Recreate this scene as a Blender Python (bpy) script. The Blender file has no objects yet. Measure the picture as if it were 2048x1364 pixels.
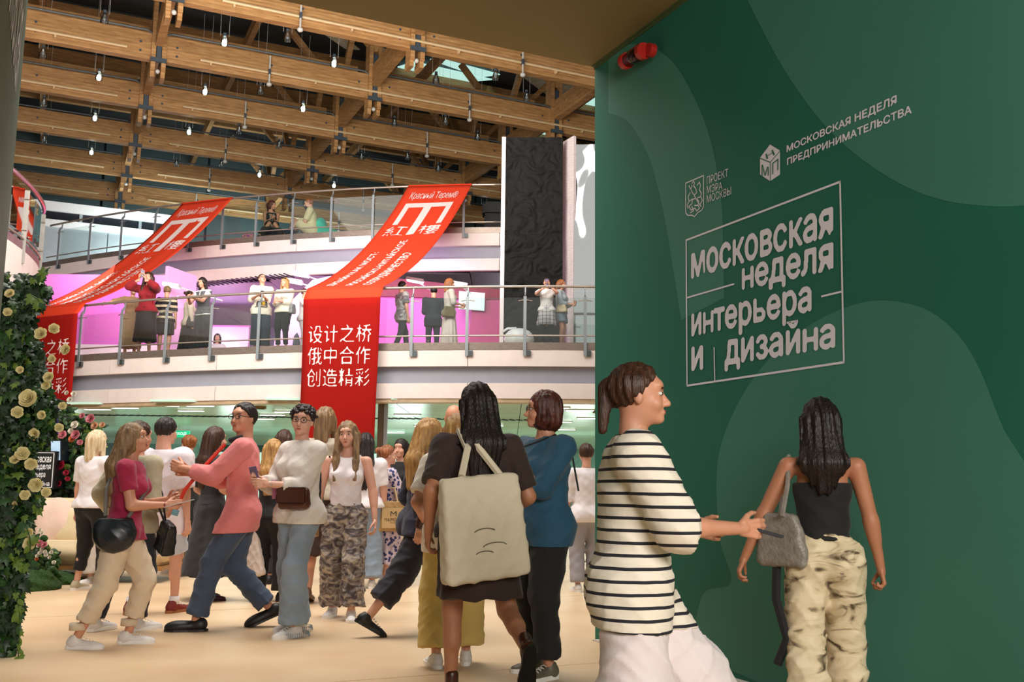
import bpy, bmesh, math, random
import numpy as np
from mathutils import Vector, Matrix, noise

random.seed(7)
SC = bpy.context.scene
COLL = SC.collection
PI = math.pi

# ------------------------------------------------------------------ camera
CH = 1.14                      # eye height of the photographer
FPX = 1991.0                   # focal length in pixels of the 2048 wide frame
PITCH = math.atan(291 / FPX)
ROLL = 0.0117
cam_data = bpy.data.cameras.new('camera')
cam = bpy.data.objects.new('camera', cam_data)
COLL.objects.link(cam)
cam_data.sensor_width = 36.0
cam_data.lens = 36.0 * FPX / 2048.0
cam_data.clip_end = 300
CAMR = Matrix.Rotation(PI / 2 + PITCH, 3, 'X') @ Matrix.Rotation(ROLL, 3, 'Z')
cam.matrix_world = Matrix.Translation((0, 0, CH)) @ CAMR.to_4x4()
SC.camera = cam

# ------------------------------------------------------------------ view, world, lights
SC.view_settings.view_transform = 'Standard'
SC.view_settings.look = 'None'
SC.view_settings.exposure = 0.0
SC.view_settings.gamma = 1.0
SC.view_settings.use_curve_mapping = False
SC.cycles.use_denoising = True
SC.cycles.max_bounces = 6
SC.cycles.transparent_max_bounces = 16
SC.cycles.caustics_reflective = False
SC.cycles.caustics_refractive = False
SC.cycles.sample_clamp_indirect = 4.0

world = bpy.data.worlds.new('hall_daylight')
SC.world = world
world.use_nodes = True
bg = world.node_tree.nodes['Background']
bg.inputs[0].default_value = (1.0, 0.93, 0.86, 1)
bg.inputs[1].default_value = 0.62

# building axes: A runs along the portal walls into the hall, B across it
TH = math.radians(24.9)
AX = Vector((-math.sin(TH), math.cos(TH), 0))
BX = Vector((math.cos(TH), math.sin(TH), 0))
ZX = Vector((0, 0, 1))
def P(a, b, z):
    return AX * a + BX * b + ZX * z
def toab(p):
    p = Vector(p)
    return p.dot(AX), p.dot(BX), p.z

def area_light(name, loc, aim, size, energy, color, sy=None, spread=180):
    l = bpy.data.lights.new(name, 'AREA')
    l.energy = energy; l.color = color; l.size = size
    l.spread = math.radians(spread)
    if sy: l.shape = 'RECTANGLE'; l.size_y = sy
    o = bpy.data.objects.new(name, l); COLL.objects.link(o)
    o.location = loc
    o.rotation_euler = (Vector(aim) - Vector(loc)).to_track_quat('-Z', 'Y').to_euler()
    return o
def point_light(name, loc, energy, color, r=0.1):
    l = bpy.data.lights.new(name, 'POINT')
    l.energy = energy; l.color = color; l.shadow_soft_size = r
    o = bpy.data.objects.new(name, l); COLL.objects.link(o); o.location = loc
    return o
area_light('hall_fill', P(13, 1, 9.3), P(17, 3, 0), 12, 620, (1.0, .94, .86), sy=8)  # unseen area lamp added above the view to brighten hall and floor
area_light('gallery_fill', P(14, 2, 7.5), P(30, 4, 12.5), 8, 1250, (1.0, .93, .82), sy=4)
area_light('foyer_fill_behind', P(-3.5, 1.2, 3.4), P(5, 3.6, 1.4), 4, 500, (1.0, .95, .89), sy=2)  # added behind the camera to lift the portal wall and people
area_light('booth_light_pink', (-9.0, 22.4, 5.7), (-9.5, 23.4, 4.2), 2.5, 85, (1.0, .82, 1.0))
area_light('booth_light_mid', (-4.6, 20.8, 5.6), (-4.4, 22.5, 4.2), 1.5, 50, (.95, .65, 1.0))
area_light('booth_light_magenta', (-2.2, 21.6, 5.7), (-2.4, 23.4, 4.3), 1.6, 75, (1.0, .7, .97))
area_light('lower_hall_light', (-2, 26, 2.6), (-2, 26, 0), 14, 390, (.9, 1.0, .95), sy=8)
area_light('lower_hall_light_far', (-4, 36, 2.6), (-4, 36, 0), 16, 390, (.85, 1.0, .94), sy=8)
for i_ in range(5): point_light('lower_hall_fill', (-13 + i_ * 5, 29, 1.2), 60, (.82, 1.0, .94), .5)  # added point lamps without fixtures, standing in for bounce onto the mint ceiling
for i_ in range(4): point_light('gallery_ceiling_fill', (-12 + i_ * 4, 26.5, 4.6), 90, (.95, .8, 1.0), .4)  # added point lamps without fixtures, to brighten the gallery ceiling
area_light('far_hall_fill', P(38, 6, 9), P(43.5, 4, 12), 10, 500, (.9, 1.0, 1.0), sy=3)  # added lamp without a fixture, lifts the back glazing
area_light('entrance_fill', P(9.0, 1.6, 7.6), P(9.5, 1.6, 0), 5, 280, (1.0, .95, .88), sy=4, spread=120)  # unseen lamp added over the front area for floor and people


# ------------------------------------------------------------------ pixel rays (used once, to read positions off the plan of the hall)
def ray(px, py):
    return CAMR @ Vector(((px - 1024) / FPX, -(py - 682) / FPX, -1.0))
def on_z(px, py, z):
    d = ray(px, py); return Vector((0, 0, CH)) + d * ((z - CH) / d.z)
def at_y(px, py, Y):
    d = ray(px, py); return Vector((0, 0, CH)) + d * (Y / d.y)
def on_b(px, py, b):
    d = ray(px, py); return Vector((0, 0, CH)) + d * (b / d.dot(BX))

# ------------------------------------------------------------------ materials
def lin(c):
    if isinstance(c, str):
        c = c.lstrip('#'); c = [int(c[i:i + 2], 16) / 255 for i in (0, 2, 4)]
        c = [x / 12.92 if x <= 0.04045 else ((x + 0.055) / 1.055) ** 2.4 for x in c]
    return (c[0], c[1], c[2], 1.0)
MATS = {}
def mat(name, color, rough=0.6, metal=0.0, var=0.12, scale=6.0, bump=0.0, bscale=60.0, emit=0.0, stretch=None,
        color2=None, spec=None, alpha=1.0, trans=0.0, sheen=0.0, detail=3.0):
    """one procedural material: noise mottled colour, optional bump, optional stretch of the noise space"""
    if name in MATS: return MATS[name]
    m = bpy.data.materials.new(name); m.use_nodes = True
    nt = m.node_tree; N = nt.nodes; L = nt.links
    b = N['Principled BSDF']
    c1 = lin(color)
    c2 = lin(color2) if color2 else tuple(list(np.clip(np.array(c1[:3]) * (1 - var * 2), 0, 1)) + [1])
    tc = N.new('ShaderNodeTexCoord'); mp = N.new('ShaderNodeMapping')
    L.new(tc.outputs['Object'], mp.inputs[0])
    if stretch: mp.inputs['Scale'].default_value = stretch
    nz = N.new('ShaderNodeTexNoise'); nz.inputs['Scale'].default_value = scale; nz.inputs['Detail'].default_value = detail
    L.new(mp.outputs[0], nz.inputs['Vector'])
    cr = N.new('ShaderNodeValToRGB')
    cr.color_ramp.elements[0].position = 0.32; cr.color_ramp.elements[0].color = c2
    cr.color_ramp.elements[1].position = 0.68; cr.color_ramp.elements[1].color = c1
    L.new(nz.outputs['Fac'], cr.inputs[0]); L.new(cr.outputs[0], b.inputs['Base Color'])
    b.inputs['Roughness'].default_value = rough
    b.inputs['Metallic'].default_value = metal
    if spec is not None: b.inputs['Specular IOR Level'].default_value = spec
    if sheen: b.inputs['Sheen Weight'].default_value = sheen
    if alpha < 1: b.inputs['Alpha'].default_value = alpha
    if trans: b.inputs['Transmission Weight'].default_value = trans
    if emit:
        L.new(cr.outputs[0], b.inputs['Emission Color']); b.inputs['Emission Strength'].default_value = emit
    if bump:
        n2 = N.new('ShaderNodeTexNoise'); n2.inputs['Scale'].default_value = bscale; n2.inputs['Detail'].default_value = 4
        L.new(mp.outputs[0], n2.inputs['Vector'])
        bp = N.new('ShaderNodeBump'); bp.inputs['Strength'].default_value = bump; bp.inputs['Distance'].default_value = 0.01
        L.new(n2.outputs['Fac'], bp.inputs['Height']); L.new(bp.outputs[0], b.inputs['Normal'])
    MATS[name] = m
    return m
def glass_mat(name, tint, alpha=0.18, rough=0.03):
    if name in MATS: return MATS[name]
    m = bpy.data.materials.new(name); m.use_nodes = True
    nt = m.node_tree; N = nt.nodes; L = nt.links
    N.remove(N['Principled BSDF'])
    tr = N.new('ShaderNodeBsdfTransparent'); tr.inputs[0].default_value = lin(tint)
    gl = N.new('ShaderNodeBsdfGlossy'); gl.inputs['Roughness'].default_value = rough; gl.inputs[0].default_value = (0.9, 0.95, 0.95, 1)
    fr = N.new('ShaderNodeFresnel'); fr.inputs[0].default_value = 1.5
    ma = N.new('ShaderNodeMath'); ma.operation = 'MULTIPLY_ADD'; ma.inputs[1].default_value = 1.0; ma.inputs[2].default_value = alpha
    mx = N.new('ShaderNodeMixShader')
    L.new(fr.outputs[0], ma.inputs[0]); L.new(ma.outputs[0], mx.inputs[0])
    L.new(tr.outputs[0], mx.inputs[1]); L.new(gl.outputs[0], mx.inputs[2])
    L.new(mx.outputs[0], N['Material Output'].inputs[0])
    MATS[name] = m
    return m

# ------------------------------------------------------------------ object helpers
ORIG = {}
def tag(o, label=None, cat=None, group=None, kind=None):
    if label: o['label'] = label
    if cat: o['category'] = cat
    if group: o['group'] = group
    if kind: o['kind'] = kind
    return o
def empty(name, loc=(0, 0, 0), rz=0.0, parent=None):
    o = bpy.data.objects.new(name, None); COLL.objects.link(o)
    o.empty_display_size = 0.1
    loc = Vector(loc)
    if parent is not None:
        o.parent = parent; o.location = loc - ORIG[parent.name][0]; ORIG[o.name] = (loc, 0.0)
    else:
        o.location = loc; o.rotation_euler = (0, 0, rz); ORIG[o.name] = (loc, rz)
    return o
def thing(name, label, cat, loc=(0, 0, 0), rz=0.0, group=None):
    return tag(empty(name, loc, rz), label, cat, group)

class MB:
    """collects vertices and faces; build() links them as ONE mesh object"""
    def __init__(s): s.v = []; s.f = []; s.mi = []
    def add(s, vs, fs, m=0):
        n = len(s.v); s.v += [tuple(x) for x in vs]; s.f += [tuple(n + i for i in f) for f in fs]; s.mi += [m] * len(fs)
        return s
    def obox(s, c, x, y, z, m=0):
        """box by centre and three half axes"""
        c = Vector(c); x = Vector(x); y = Vector(y); z = Vector(z)
        vs = [c + i * x + j * y + k * z for i in (-1, 1) for j in (-1, 1) for k in (-1, 1)]
        return s.add(vs, [(0, 1, 3, 2), (4, 6, 7, 5), (0, 4, 5, 1), (2, 3, 7, 6), (0, 2, 6, 4), (1, 5, 7, 3)], m)
    def box(s, x0, x1, y0, y1, z0, z1, m=0):
        return s.obox(((x0 + x1) / 2, (y0 + y1) / 2, (z0 + z1) / 2), ((x1 - x0) / 2, 0, 0), (0, (y1 - y0) / 2, 0), (0, 0, (z1 - z0) / 2), m)
    def abox(s, a0, a1, b0, b1, z0, z1, m=0):
        return s.obox(P((a0 + a1) / 2, (b0 + b1) / 2, (z0 + z1) / 2), AX * (a1 - a0) / 2, BX * (b1 - b0) / 2, ZX * (z1 - z0) / 2, m)
    def bar(s, p, q, w, h, up=(0, 0, 1), m=0):
        p = Vector(p); q = Vector(q); d = (q - p); L = d.length; d.normalize()
        side = d.cross(Vector(up))
        if side.length < 1e-4: side = d.cross(Vector((0, 1, 0)))
        side.normalize(); u = side.cross(d)
        return s.obox((p + q) / 2, d * L / 2, side * w / 2, u * h / 2, m)
    def tube(s, pts, r, n=8, cap=True, m=0):
        pts = [Vector(p) for p in pts]; k = len(pts); rr = r if isinstance(r, (list, tuple)) else [r] * k
        vs = []; prev = None
        for i, p in enumerate(pts):
            t = (pts[min(i + 1, k - 1)] - pts[max(i - 1, 0)]).normalized()
            if prev is None:
                a = Vector((0, 0, 1)) if abs(t.z) < 0.9 else Vector((1, 0, 0)); u = t.cross(a).normalized()
            else:
                u = (prev - t * prev.dot(t)).normalized()
            prev = u; w = t.cross(u)
            for j in range(n):
                an = 2 * PI * j / n; vs.append(p + (u * math.cos(an) + w * math.sin(an)) * rr[i])
        fs = [(i * n + j, i * n + (j + 1) % n, (i + 1) * n + (j + 1) % n, (i + 1) * n + j) for i in range(k - 1) for j in range(n)]
        if cap: fs += [tuple(range(n - 1, -1, -1)), tuple((k - 1) * n + j for j in range(n))]
        return s.add(vs, fs, m)
    def ball(s, c, r, nu=10, nv=7, sc=(1, 1, 1), m=0):
        c = Vector(c); vs = [c + Vector((0, 0, r * sc[2]))]
        for i in range(1, nv):
            th = PI * i / nv
            for j in range(nu):
                ph = 2 * PI * j / nu
                vs.append(c + Vector((r * sc[0] * math.sin(th) * math.cos(ph), r * sc[1] * math.sin(th) * math.sin(ph), r * sc[2] * math.cos(th))))
        vs.append(c - Vector((0, 0, r * sc[2])))
        fs = [(0, 1 + j, 1 + (j + 1) % nu) for j in range(nu)]
        for i in range(nv - 2):
            for j in range(nu):
                a = 1 + i * nu + j; b = 1 + i * nu + (j + 1) % nu
                fs.append((a, a + nu, b + nu, b))
        l = len(vs) - 1; o = 1 + (nv - 2) * nu
        fs += [(l, o + (j + 1) % nu, o + j) for j in range(nu)]
        return s.add(vs, fs, m)
    def prism(s, poly, off, m=0):
        """closed outline extruded along the vector off"""
        n = len(poly); poly = [Vector(p) for p in poly]; off = Vector(off)
        vs = poly + [p + off for p in poly]
        fs = [tuple(range(n - 1, -1, -1)), tuple(range(n, 2 * n))] + [(i, (i + 1) % n, n + (i + 1) % n, n + i) for i in range(n)]
        return s.add(vs, fs, m)
    def build(s, name, material, parent=None, smooth=False, label=None, bevel=0.0, kind=None):
        me = bpy.data.meshes.new(name)
        vs = s.v
        if parent is not None and parent.name in ORIG:
            o0, rz = ORIG[parent.name]
            if rz == 0.0: vs = [(v[0] - o0[0], v[1] - o0[1], v[2] - o0[2]) for v in vs]
            else:
                R = Matrix.Rotation(-rz, 3, 'Z'); vs = [tuple(R @ (Vector(v) - o0)) for v in vs]
        me.from_pydata(vs, [], s.f); me.update()
        ms = material if isinstance(material, (list, tuple)) else [material]
        for m in ms: me.materials.append(m)
        if len(ms) > 1: me.polygons.foreach_set('material_index', s.mi)
        bm = bmesh.new(); bm.from_mesh(me)
        if len(bm.faces) < 30000: bmesh.ops.recalc_face_normals(bm, faces=bm.faces)
        if bevel: bmesh.ops.bevel(bm, geom=bm.edges[:], offset=bevel, segments=2, affect='EDGES', clamp_overlap=True)
        bm.to_mesh(me); bm.free()
        if smooth: me.polygons.foreach_set('use_smooth', [True] * len(me.polygons))
        o = bpy.data.objects.new(name, me); COLL.objects.link(o)
        if parent is not None: o.parent = parent
        if parent is not None and parent.name in ORIG: ORIG[o.name] = ORIG[parent.name]
        else: ORIG[o.name] = (Vector((0, 0, 0)), 0.0)
        if label: o['label'] = label
        if kind: o['kind'] = kind
        return o

def share(o, name, parent, loc=(0, 0, 0), rot=(0, 0, 0), scale=(1, 1, 1)):
    """another object with the same mesh"""
    c = bpy.data.objects.new(name, o.data if hasattr(o, 'data') else o); COLL.objects.link(c)
    if parent is not None: c.parent = parent
    c.location = loc; c.rotation_euler = rot; c.scale = scale
    return c

# text: laid out flat by the font engine, then mapped through fn(u, v) with u, v in 0..1 of the text's own box
TXL = []
def text_geo(s, bold=0.0, shear=0.0, maxlen=None):
    cu = bpy.data.curves.new('txt', 'FONT'); cu.body = s; cu.shear = shear; cu.resolution_u = 3
    if bold >= .01: return text_heavy(s, bold, maxlen)
    o = bpy.data.objects.new('txt', cu); COLL.objects.link(o)
    dg = bpy.context.evaluated_depsgraph_get(); me = bpy.data.meshes.new_from_object(o.evaluated_get(dg))
    bm = bmesh.new(); bm.from_mesh(me)
    if maxlen:
        xs = [v.co.x for v in bm.verts]; ys = [v.co.y for v in bm.verts]
        x = min(xs) + maxlen
        while x < max(xs):
            bmesh.ops.bisect_plane(bm, geom=bm.verts[:] + bm.edges[:] + bm.faces[:], plane_co=(x, 0, 0), plane_no=(1, 0, 0)); x += maxlen
        y = min(ys) + maxlen
        while y < max(ys):
            bmesh.ops.bisect_plane(bm, geom=bm.verts[:] + bm.edges[:] + bm.faces[:], plane_co=(0, y, 0), plane_no=(0, 1, 0)); y += maxlen
    vs = [tuple(v.co) for v in bm.verts]; bm.verts.index_update(); fs = [tuple(v.index for v in f.verts) for f in bm.faces]
    bm.free(); bpy.data.objects.remove(o); bpy.data.curves.remove(cu); bpy.data.meshes.remove(me)
    TXL[:] = [0.0] * len(vs)
    x0 = min(v[0] for v in vs); x1 = max(v[0] for v in vs); y0 = min(v[1] for v in vs); y1 = max(v[1] for v in vs)
    return [((v[0] - x0) / (x1 - x0), (v[1] - y0) / (y1 - y0)) for v in vs], fs, (x1 - x0) / (y1 - y0)

def text_heavy(s, bold, small):
    """heavier lettering: the glyphs are rasterised, grown and traced again into thin solid letters"""
    soft = s.index('ь') if 'ь' in s else -1
    body = s.replace('н', 'h').replace('ь', 'в')               # small-capital forms of the two letters
    def lay_out(t):
        cu = bpy.data.curves.new('txt', 'FONT'); cu.body = t; cu.resolution_u = 4; cu.small_caps_scale = .75
        for i, ch in enumerate(t):
            if ch == 'h': cu.body_format[i].use_small_caps = True
        return cu
    if soft >= 0:
        lim = []
        for t in (body[:soft], body[:soft + 1]):
            c_ = lay_out(t); o_ = bpy.data.objects.new('t', c_); COLL.objects.link(o_); m_ = bpy.data.meshes.new_from_object(o_.evaluated_get(bpy.context.evaluated_depsgraph_get()))
            lim.append(max(v.co.x for v in m_.vertices)); bpy.data.objects.remove(o_); bpy.data.curves.remove(c_); bpy.data.meshes.remove(m_)
    cu = lay_out(body)
    o = bpy.data.objects.new('txt', cu); COLL.objects.link(o)
    dg = bpy.context.evaluated_depsgraph_get(); me = bpy.data.meshes.new_from_object(o.evaluated_get(dg))
    n = len(me.vertices); co = np.empty(n * 3, np.float32); me.vertices.foreach_get('co', co); co = co.reshape(-1, 3)[:, :2]
    me.calc_loop_triangles(); T = np.array([t.vertices[:] for t in me.loop_triangles])
    bpy.data.objects.remove(o); bpy.data.curves.remove(cu); bpy.data.meshes.remove(me)
    h = .030 if small else .0165
    pad = 5
    lo = co.min(0) - pad * h; sz = np.ceil((co.max(0) - lo) / h).astype(int) + pad + 1
    G = np.zeros(sz, np.float32)
    for a, b, c in co[T]:
        m0 = np.floor((np.minimum(np.minimum(a, b), c) - lo) / h).astype(int); m1 = np.ceil((np.maximum(np.maximum(a, b), c) - lo) / h).astype(int) + 1
        X, Y = np.meshgrid(lo[0] + h * np.arange(m0[0], m1[0]), lo[1] + h * np.arange(m0[1], m1[1]), indexing='ij')
        def e(p, q): return (q[0] - p[0]) * (Y - p[1]) - (q[1] - p[1]) * (X - p[0])
        w0, w1, w2 = e(a, b), e(b, c), e(c, a)
        ins = ((w0 >= 0) & (w1 >= 0) & (w2 >= 0)) | ((w0 <= 0) & (w1 <= 0) & (w2 <= 0))
        G[m0[0]:m1[0], m0[1]:m1[1]] = np.maximum(G[m0[0]:m1[0], m0[1]:m1[1]], ins)
    if soft >= 0:          # open the upper bowl
        c0 = int((lim[0] + .02 - lo[0]) / h); c1 = int((lim[1] - lo[0]) / h) + 2; cols = np.where(G[c0:c1].max(1) > 0)[0]
        x0 = c0 + int(cols[0]); G[x0 + int(.085 / h):c1, int((.31 - lo[1]) / h):] = 0
    r = bold / h; k = int(math.ceil(r)); D = G.copy()          # grow by a disc of the asked radius
    for i in range(-k, k + 1):
        for j in range(-k, k + 1):
            if (i or j) and i * i + j * j <= r * r + .3: D = np.maximum(D, np.roll(np.roll(G, i, 0), j, 1))
    for _ in range(2): D = (np.roll(D, 1, 0) + D * 2 + np.roll(D, -1, 0)) / 4; D = (np.roll(D, 1, 1) + D * 2 + np.roll(D, -1, 1)) / 4
    f2 = .5 - D; F = np.stack([np.full_like(f2, .5), np.where(f2 < 0, f2, f2), np.where(f2 < 0, f2, f2), np.full_like(f2, .5)], 2)
    V, Q = surface_nets(F, (0, 0, 0), 1.0)
    keep = [q for q in Q if (V[q, 2] > 1.5).all()]               # the printed face only
    used = sorted({int(i) for q in keep for i in q}); mp = {u: i for i, u in enumerate(used)}
    V = V[used]; fs = [tuple(mp[int(i)] for i in q) for q in keep]
    lo2 = V.min(0); hi2 = V.max(0); TXL[:] = [0.0] * len(V)
    return [((v[0] - lo2[0]) / (hi2[0] - lo2[0]), (v[1] - lo2[1]) / (hi2[1] - lo2[1])) for v in V], fs, 1.0

def surface_nets(f, lo, h):
    """f: values on a grid; returns vertices, quads"""
    nx, ny, nz = f.shape; ins = f < 0
    c = np.zeros((nx - 1, ny - 1, nz - 1), np.int8)
    for i in (0, 1):
        for j in (0, 1):
            for k in (0, 1): c += ins[i:nx - 1 + i, j:ny - 1 + j, k:nz - 1 + k]
    act = (c > 0) & (c < 8); idx = np.argwhere(act)
    if len(idx) == 0: return np.zeros((0, 3)), []
    num = -np.ones(act.shape, np.int64); num[act] = np.arange(len(idx))
    acc = np.zeros((len(idx), 3)); cnt = np.zeros(len(idx))
    X, Y, Z = idx.T
    cr = [(i, j, k) for i in (0, 1) for j in (0, 1) for k in (0, 1)]
    for a in cr:
        for ax in range(3):
            if a[ax] == 1: continue
            b = list(a); b[ax] = 1
            fa = f[X + a[0], Y + a[1], Z + a[2]]; fb = f[X + b[0], Y + b[1], Z + b[2]]
            m = (fa < 0) != (fb < 0); t = np.where(m, fa / np.where(m, fa - fb, 1), 0)
            p = np.zeros((len(idx), 3)); p[:] = a; p[:, ax] += t
            acc[m] += p[m]; cnt[m] += 1
    V = (idx + acc / cnt[:, None]) * h + np.asarray(lo)
    Q = []
    for ax in range(3):
        sl0 = [slice(1, -1)] * 3; sl0[ax] = slice(0, -1); sl1 = [slice(1, -1)] * 3; sl1[ax] = slice(1, None)
        A = ins[tuple(sl0)]; B = ins[tuple(sl1)]
        e = np.argwhere(A != B)
        if len(e) == 0: continue
        o = np.ones(3, int); o[ax] = 0; e = e + o
        u, v = (ax + 1) % 3, (ax + 2) % 3
        du = np.zeros(3, int); du[u] = 1; dv = np.zeros(3, int); dv[v] = 1
        q = [num[tuple((e - du - dv).T)], num[tuple((e - dv).T)], num[tuple(e.T)], num[tuple((e - du).T)]]
        q = np.stack(q, 1); fl = ~ins[tuple(e.T)]
        q[fl] = q[fl][:, ::-1]
        Q.append(q)
    return V, np.concatenate(Q)

# ================================================================== THE SETTING
WB = 3.87          # plane of the green wall (across)
WA = 6.78          # its far end (along)
WZ = 4.57          # height of the portal soffit
LB = None

M_floor = mat('floor_screed', '#dcc09c', rough=0.42, color2='#cfae88', scale=1.3, bump=0.08, bscale=30, detail=8, spec=0.4)
M_joint = mat('floor_joint', '#7a6248', rough=0.8)
M_green = mat('green_print', '#236a57', rough=0.6, color2='#206452', scale=0.7, spec=0.3)
M_green2 = mat('green_print_pale', '#437f6d', rough=0.6, color2='#3e7a68', scale=0.7, spec=0.3)
M_soffit = mat('soffit_paint', '#7d6c42', rough=0.7, color2='#786840', scale=1.0)
M_trimg = mat('green_edge', '#4a5a33', rough=0.6)
M_letter = mat('white_vinyl', '#e6e2ea', rough=0.5, var=0.02)
M_white = mat('white_plaster', '#d9cdca', rough=0.55, var=0.03)
M_greyband = mat('grey_band', '#8f919e', rough=0.6, var=0.03)
M_edge = mat('deck_edge_metal', '#8d8078', rough=0.4, metal=0.6, scale=12, var=0.15, stretch=(1, 1, 6))
M_wood = None

# floor: one screed cut by joints into big slabs
floor = tag(empty('floor'), kind='structure')
ja = [-3.0, 2.2, 5.9, 9.55, 13.2, 16.9, 24.0, 40.0]; jb = [-16.0, -9.0, -1.2, 6.6, 14.5, 20.0]
for i in range(len(ja) - 1):
    for j in range(len(jb) - 1):
        MB().abox(ja[i] + .006, ja[i + 1] - .006, jb[j] + .006, jb[j + 1] - .006, -0.06, 0).build('floor_slab', M_floor, floor)
MB().abox(-3, 40, -16, 20, -0.2, -0.05).build('floor_bed', M_joint, floor)

# the green printed wall of the portal
wall = tag(empty('wall_right', P(3, WB, 0)), kind='structure')
MB().abox(-2.0, WA, WB, WB + 0.25, 0, WZ).build('wall_panel', M_green, wall)
MB().abox(-2.0, WA, WB - .012, WB, WZ - 0.03, WZ).build('wall_trim', M_trimg, wall)
MB().abox(-2.0, WA - 0.05, WB - .05, WB, 0, 0.012).build('floor_strip', mat('pale_strip', '#d8cfc8'), wall)
def W(px, py, lift=0.002):
    p = on_b(px, py, WB - lift); return p
def wall_shape(pts, name, m, lift, parent, cls=True):
    """flat printed patch; outline smoothed with a closed spline"""
    q = [W(x, y, lift) for x, y in pts]
    out = []
    n = len(q)
    for i in range(n):
        p0, p1, p2, p3 = q[(i - 1) % n], q[i], q[(i + 1) % n], q[(i + 2) % n]
        sharp = pts[i][0] in SHARPX or pts[(i + 1) % n][0] in SHARPX
        for k in range(6 if not sharp else 1):
            t = k / 6
            out.append(0.5 * ((2 * p1) + (-p0 + p2) * t + (2 * p0 - 5 * p1 + 4 * p2 - p3) * t * t + (-p0 + 3 * p1 - 3 * p2 + p3) * t ** 3))
    bm = bmesh.new(); vs = [bm.verts.new(p - ORIG[parent.name][0]) for p in out]
    es = [bm.edges.new((vs[i], vs[(i + 1) % len(vs)])) for i in range(len(vs))]
    bmesh.ops.triangle_fill(bm, use_beauty=True, edges=es)
    me = bpy.data.meshes.new(name); bm.to_mesh(me); bm.free(); me.materials.append(m)
    o = bpy.data.objects.new(name, me); COLL.objects.link(o); o.parent = parent
    return o
SHARPX = {1216.5, 2300.5, 1448.5, 1362.5}
def clampa(pts): return pts
wall_shape([(1216.5, 100), (1262, 88), (1306, 94), (1350, 130), (1386, 190), (1415, 260), (1432, 330), (1445, 430), (1448.5, 596), (1362.5, 640), (1350, 560), (1330, 440), (1312, 360), (1292, 300), (1262, 250), (1238, 232), (1216.5, 226)], 'printed_wave', M_green2, .001, wall)
wall_shape([(1410, -220), (1448, -100), (1492, -6), (1530, 70), (1575, 150), (1640, 240), (1710, 308), (1790, 362), (1870, 396), (1960, 411), (2060, 410), (2300.5, 380), (2300.5, -300)], 'printed_wave', M_green2, .001, wall)
wall_shape([(1462, 1165), (1440, 1080), (1433, 960), (1445, 880), (1485, 790), (1545, 710), (1620, 650), (1700, 612), (1770, 601), (1850, 618), (1915, 668), (1960, 740), (2000, 840), (2040, 910), (2300.5, 1300), (2300.5, 1900), (1700, 1460), (1540, 1376), (1400, 1300), (1405, 1190)], 'printed_wave', M_green2, .001, wall)

def wall_text(s, xl, yl0, yl1, xr, yr0, yr1, bold=0.03, lift=.004, m=None, name='lettering'):
    """text whose box has its left end at column xl (rows yl0 top, yl1 bottom) and right end at xr"""
    uv, fs, asp = text_geo(s, bold)
    TL, BL, TR, BR = W(xl, yl0, lift), W(xl, yl1, lift), W(xr, yr0, lift), W(xr, yr1, lift)
    mb = MB(); 
    vs = [(TL * (1 - u) + TR * u) * v + (BL * (1 - u) + BR * u) * (1 - v) - BX * k for (u, v), k in zip(uv, TXL)]
    mb.add(vs, fs); return mb.build(name, m or M_letter, wall)
def cz(X, Y): return 1340 + X / 2.2, 180 + Y / 2.2
def wt(s, XL, YL0, YL1, XR, YR0, YR1, **k):
    a, b = cz(XL, YL0); _, c = cz(XL, YL1); d, e = cz(XR, YR0); _, f = cz(XR, YR1)
    return wall_text(s, a, b, c, d, e, f, **k)
wt('московская', 93, 718, 832, 718, 508, 640, bold=.035)
wt('неделя', 316, 780, 905, 719, 668, 822, bold=.035)
wt('интерьера', 94, 985, 1100 + 22, 623, 858, 985 + 28, bold=.035)
wt('и', 94, 1130, 1238, 146, 1122, 1230, bold=.035)
wt('дизайна', 240, 1062, 1240, 727, 985, 1160, bold=.035)
wt('ПРОЕКТ', 162, 381, 416, 256, 344, 379, bold=.01)
wt('МЭРА', 162, 422, 456, 229, 403, 436, bold=.01)
wt('МОСКВЫ', 162, 463, 497, 269, 424, 459, bold=.01)
wt('МОСКОВСКАЯ НЕДЕЛЯ', 513, 244, 281, 997, 20, 68, bold=.035)
wt('ПРЕДПРИНИМАТЕЛЬСТВА', 515, 300, 338, 1063, 63, 110, bold=.035)
def wall_line(pts, w, closed=False, lift=.004, m=None, name='printed_line'):
    q = [toab(W(*cz(x, y), lift)) for x, y in pts]
    if closed: q = q + [q[0]]
    mb = MB()
    for (a0, _, z0), (a1, _, z1) in zip(q, q[1:]):
        d = Vector((a1 - a0, z1 - z0)); L = d.length
        if L < 1e-5: continue
        d /= L; n = Vector((-d.y, d.x)) * w / 2; e = d * w / 2
        c = [(a0 - e.x + n.x, z0 - e.y + n.y), (a0 - e.x - n.x, z0 - e.y - n.y), (a1 + e.x - n.x, z1 + e.y - n.y), (a1 + e.x + n.x, z1 + e.y + n.y)]
        mb.add([P(x, WB - lift, y) for x, y in c], [(0, 1, 2, 3)])
    return mb.build(name, m or M_letter, wall)
wall_line([(71, 661), (748, 404), (765, 1198), (75, 1301)], .013, True)
wall_line([(75, 914), (280, 854)], .011); wall_line([(668, 908), (755, 887)], .011); wall_line([(194, 1135), (197, 1281)], .010)
wall_line([(517, 1024), (560, 1016)], .012)
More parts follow.
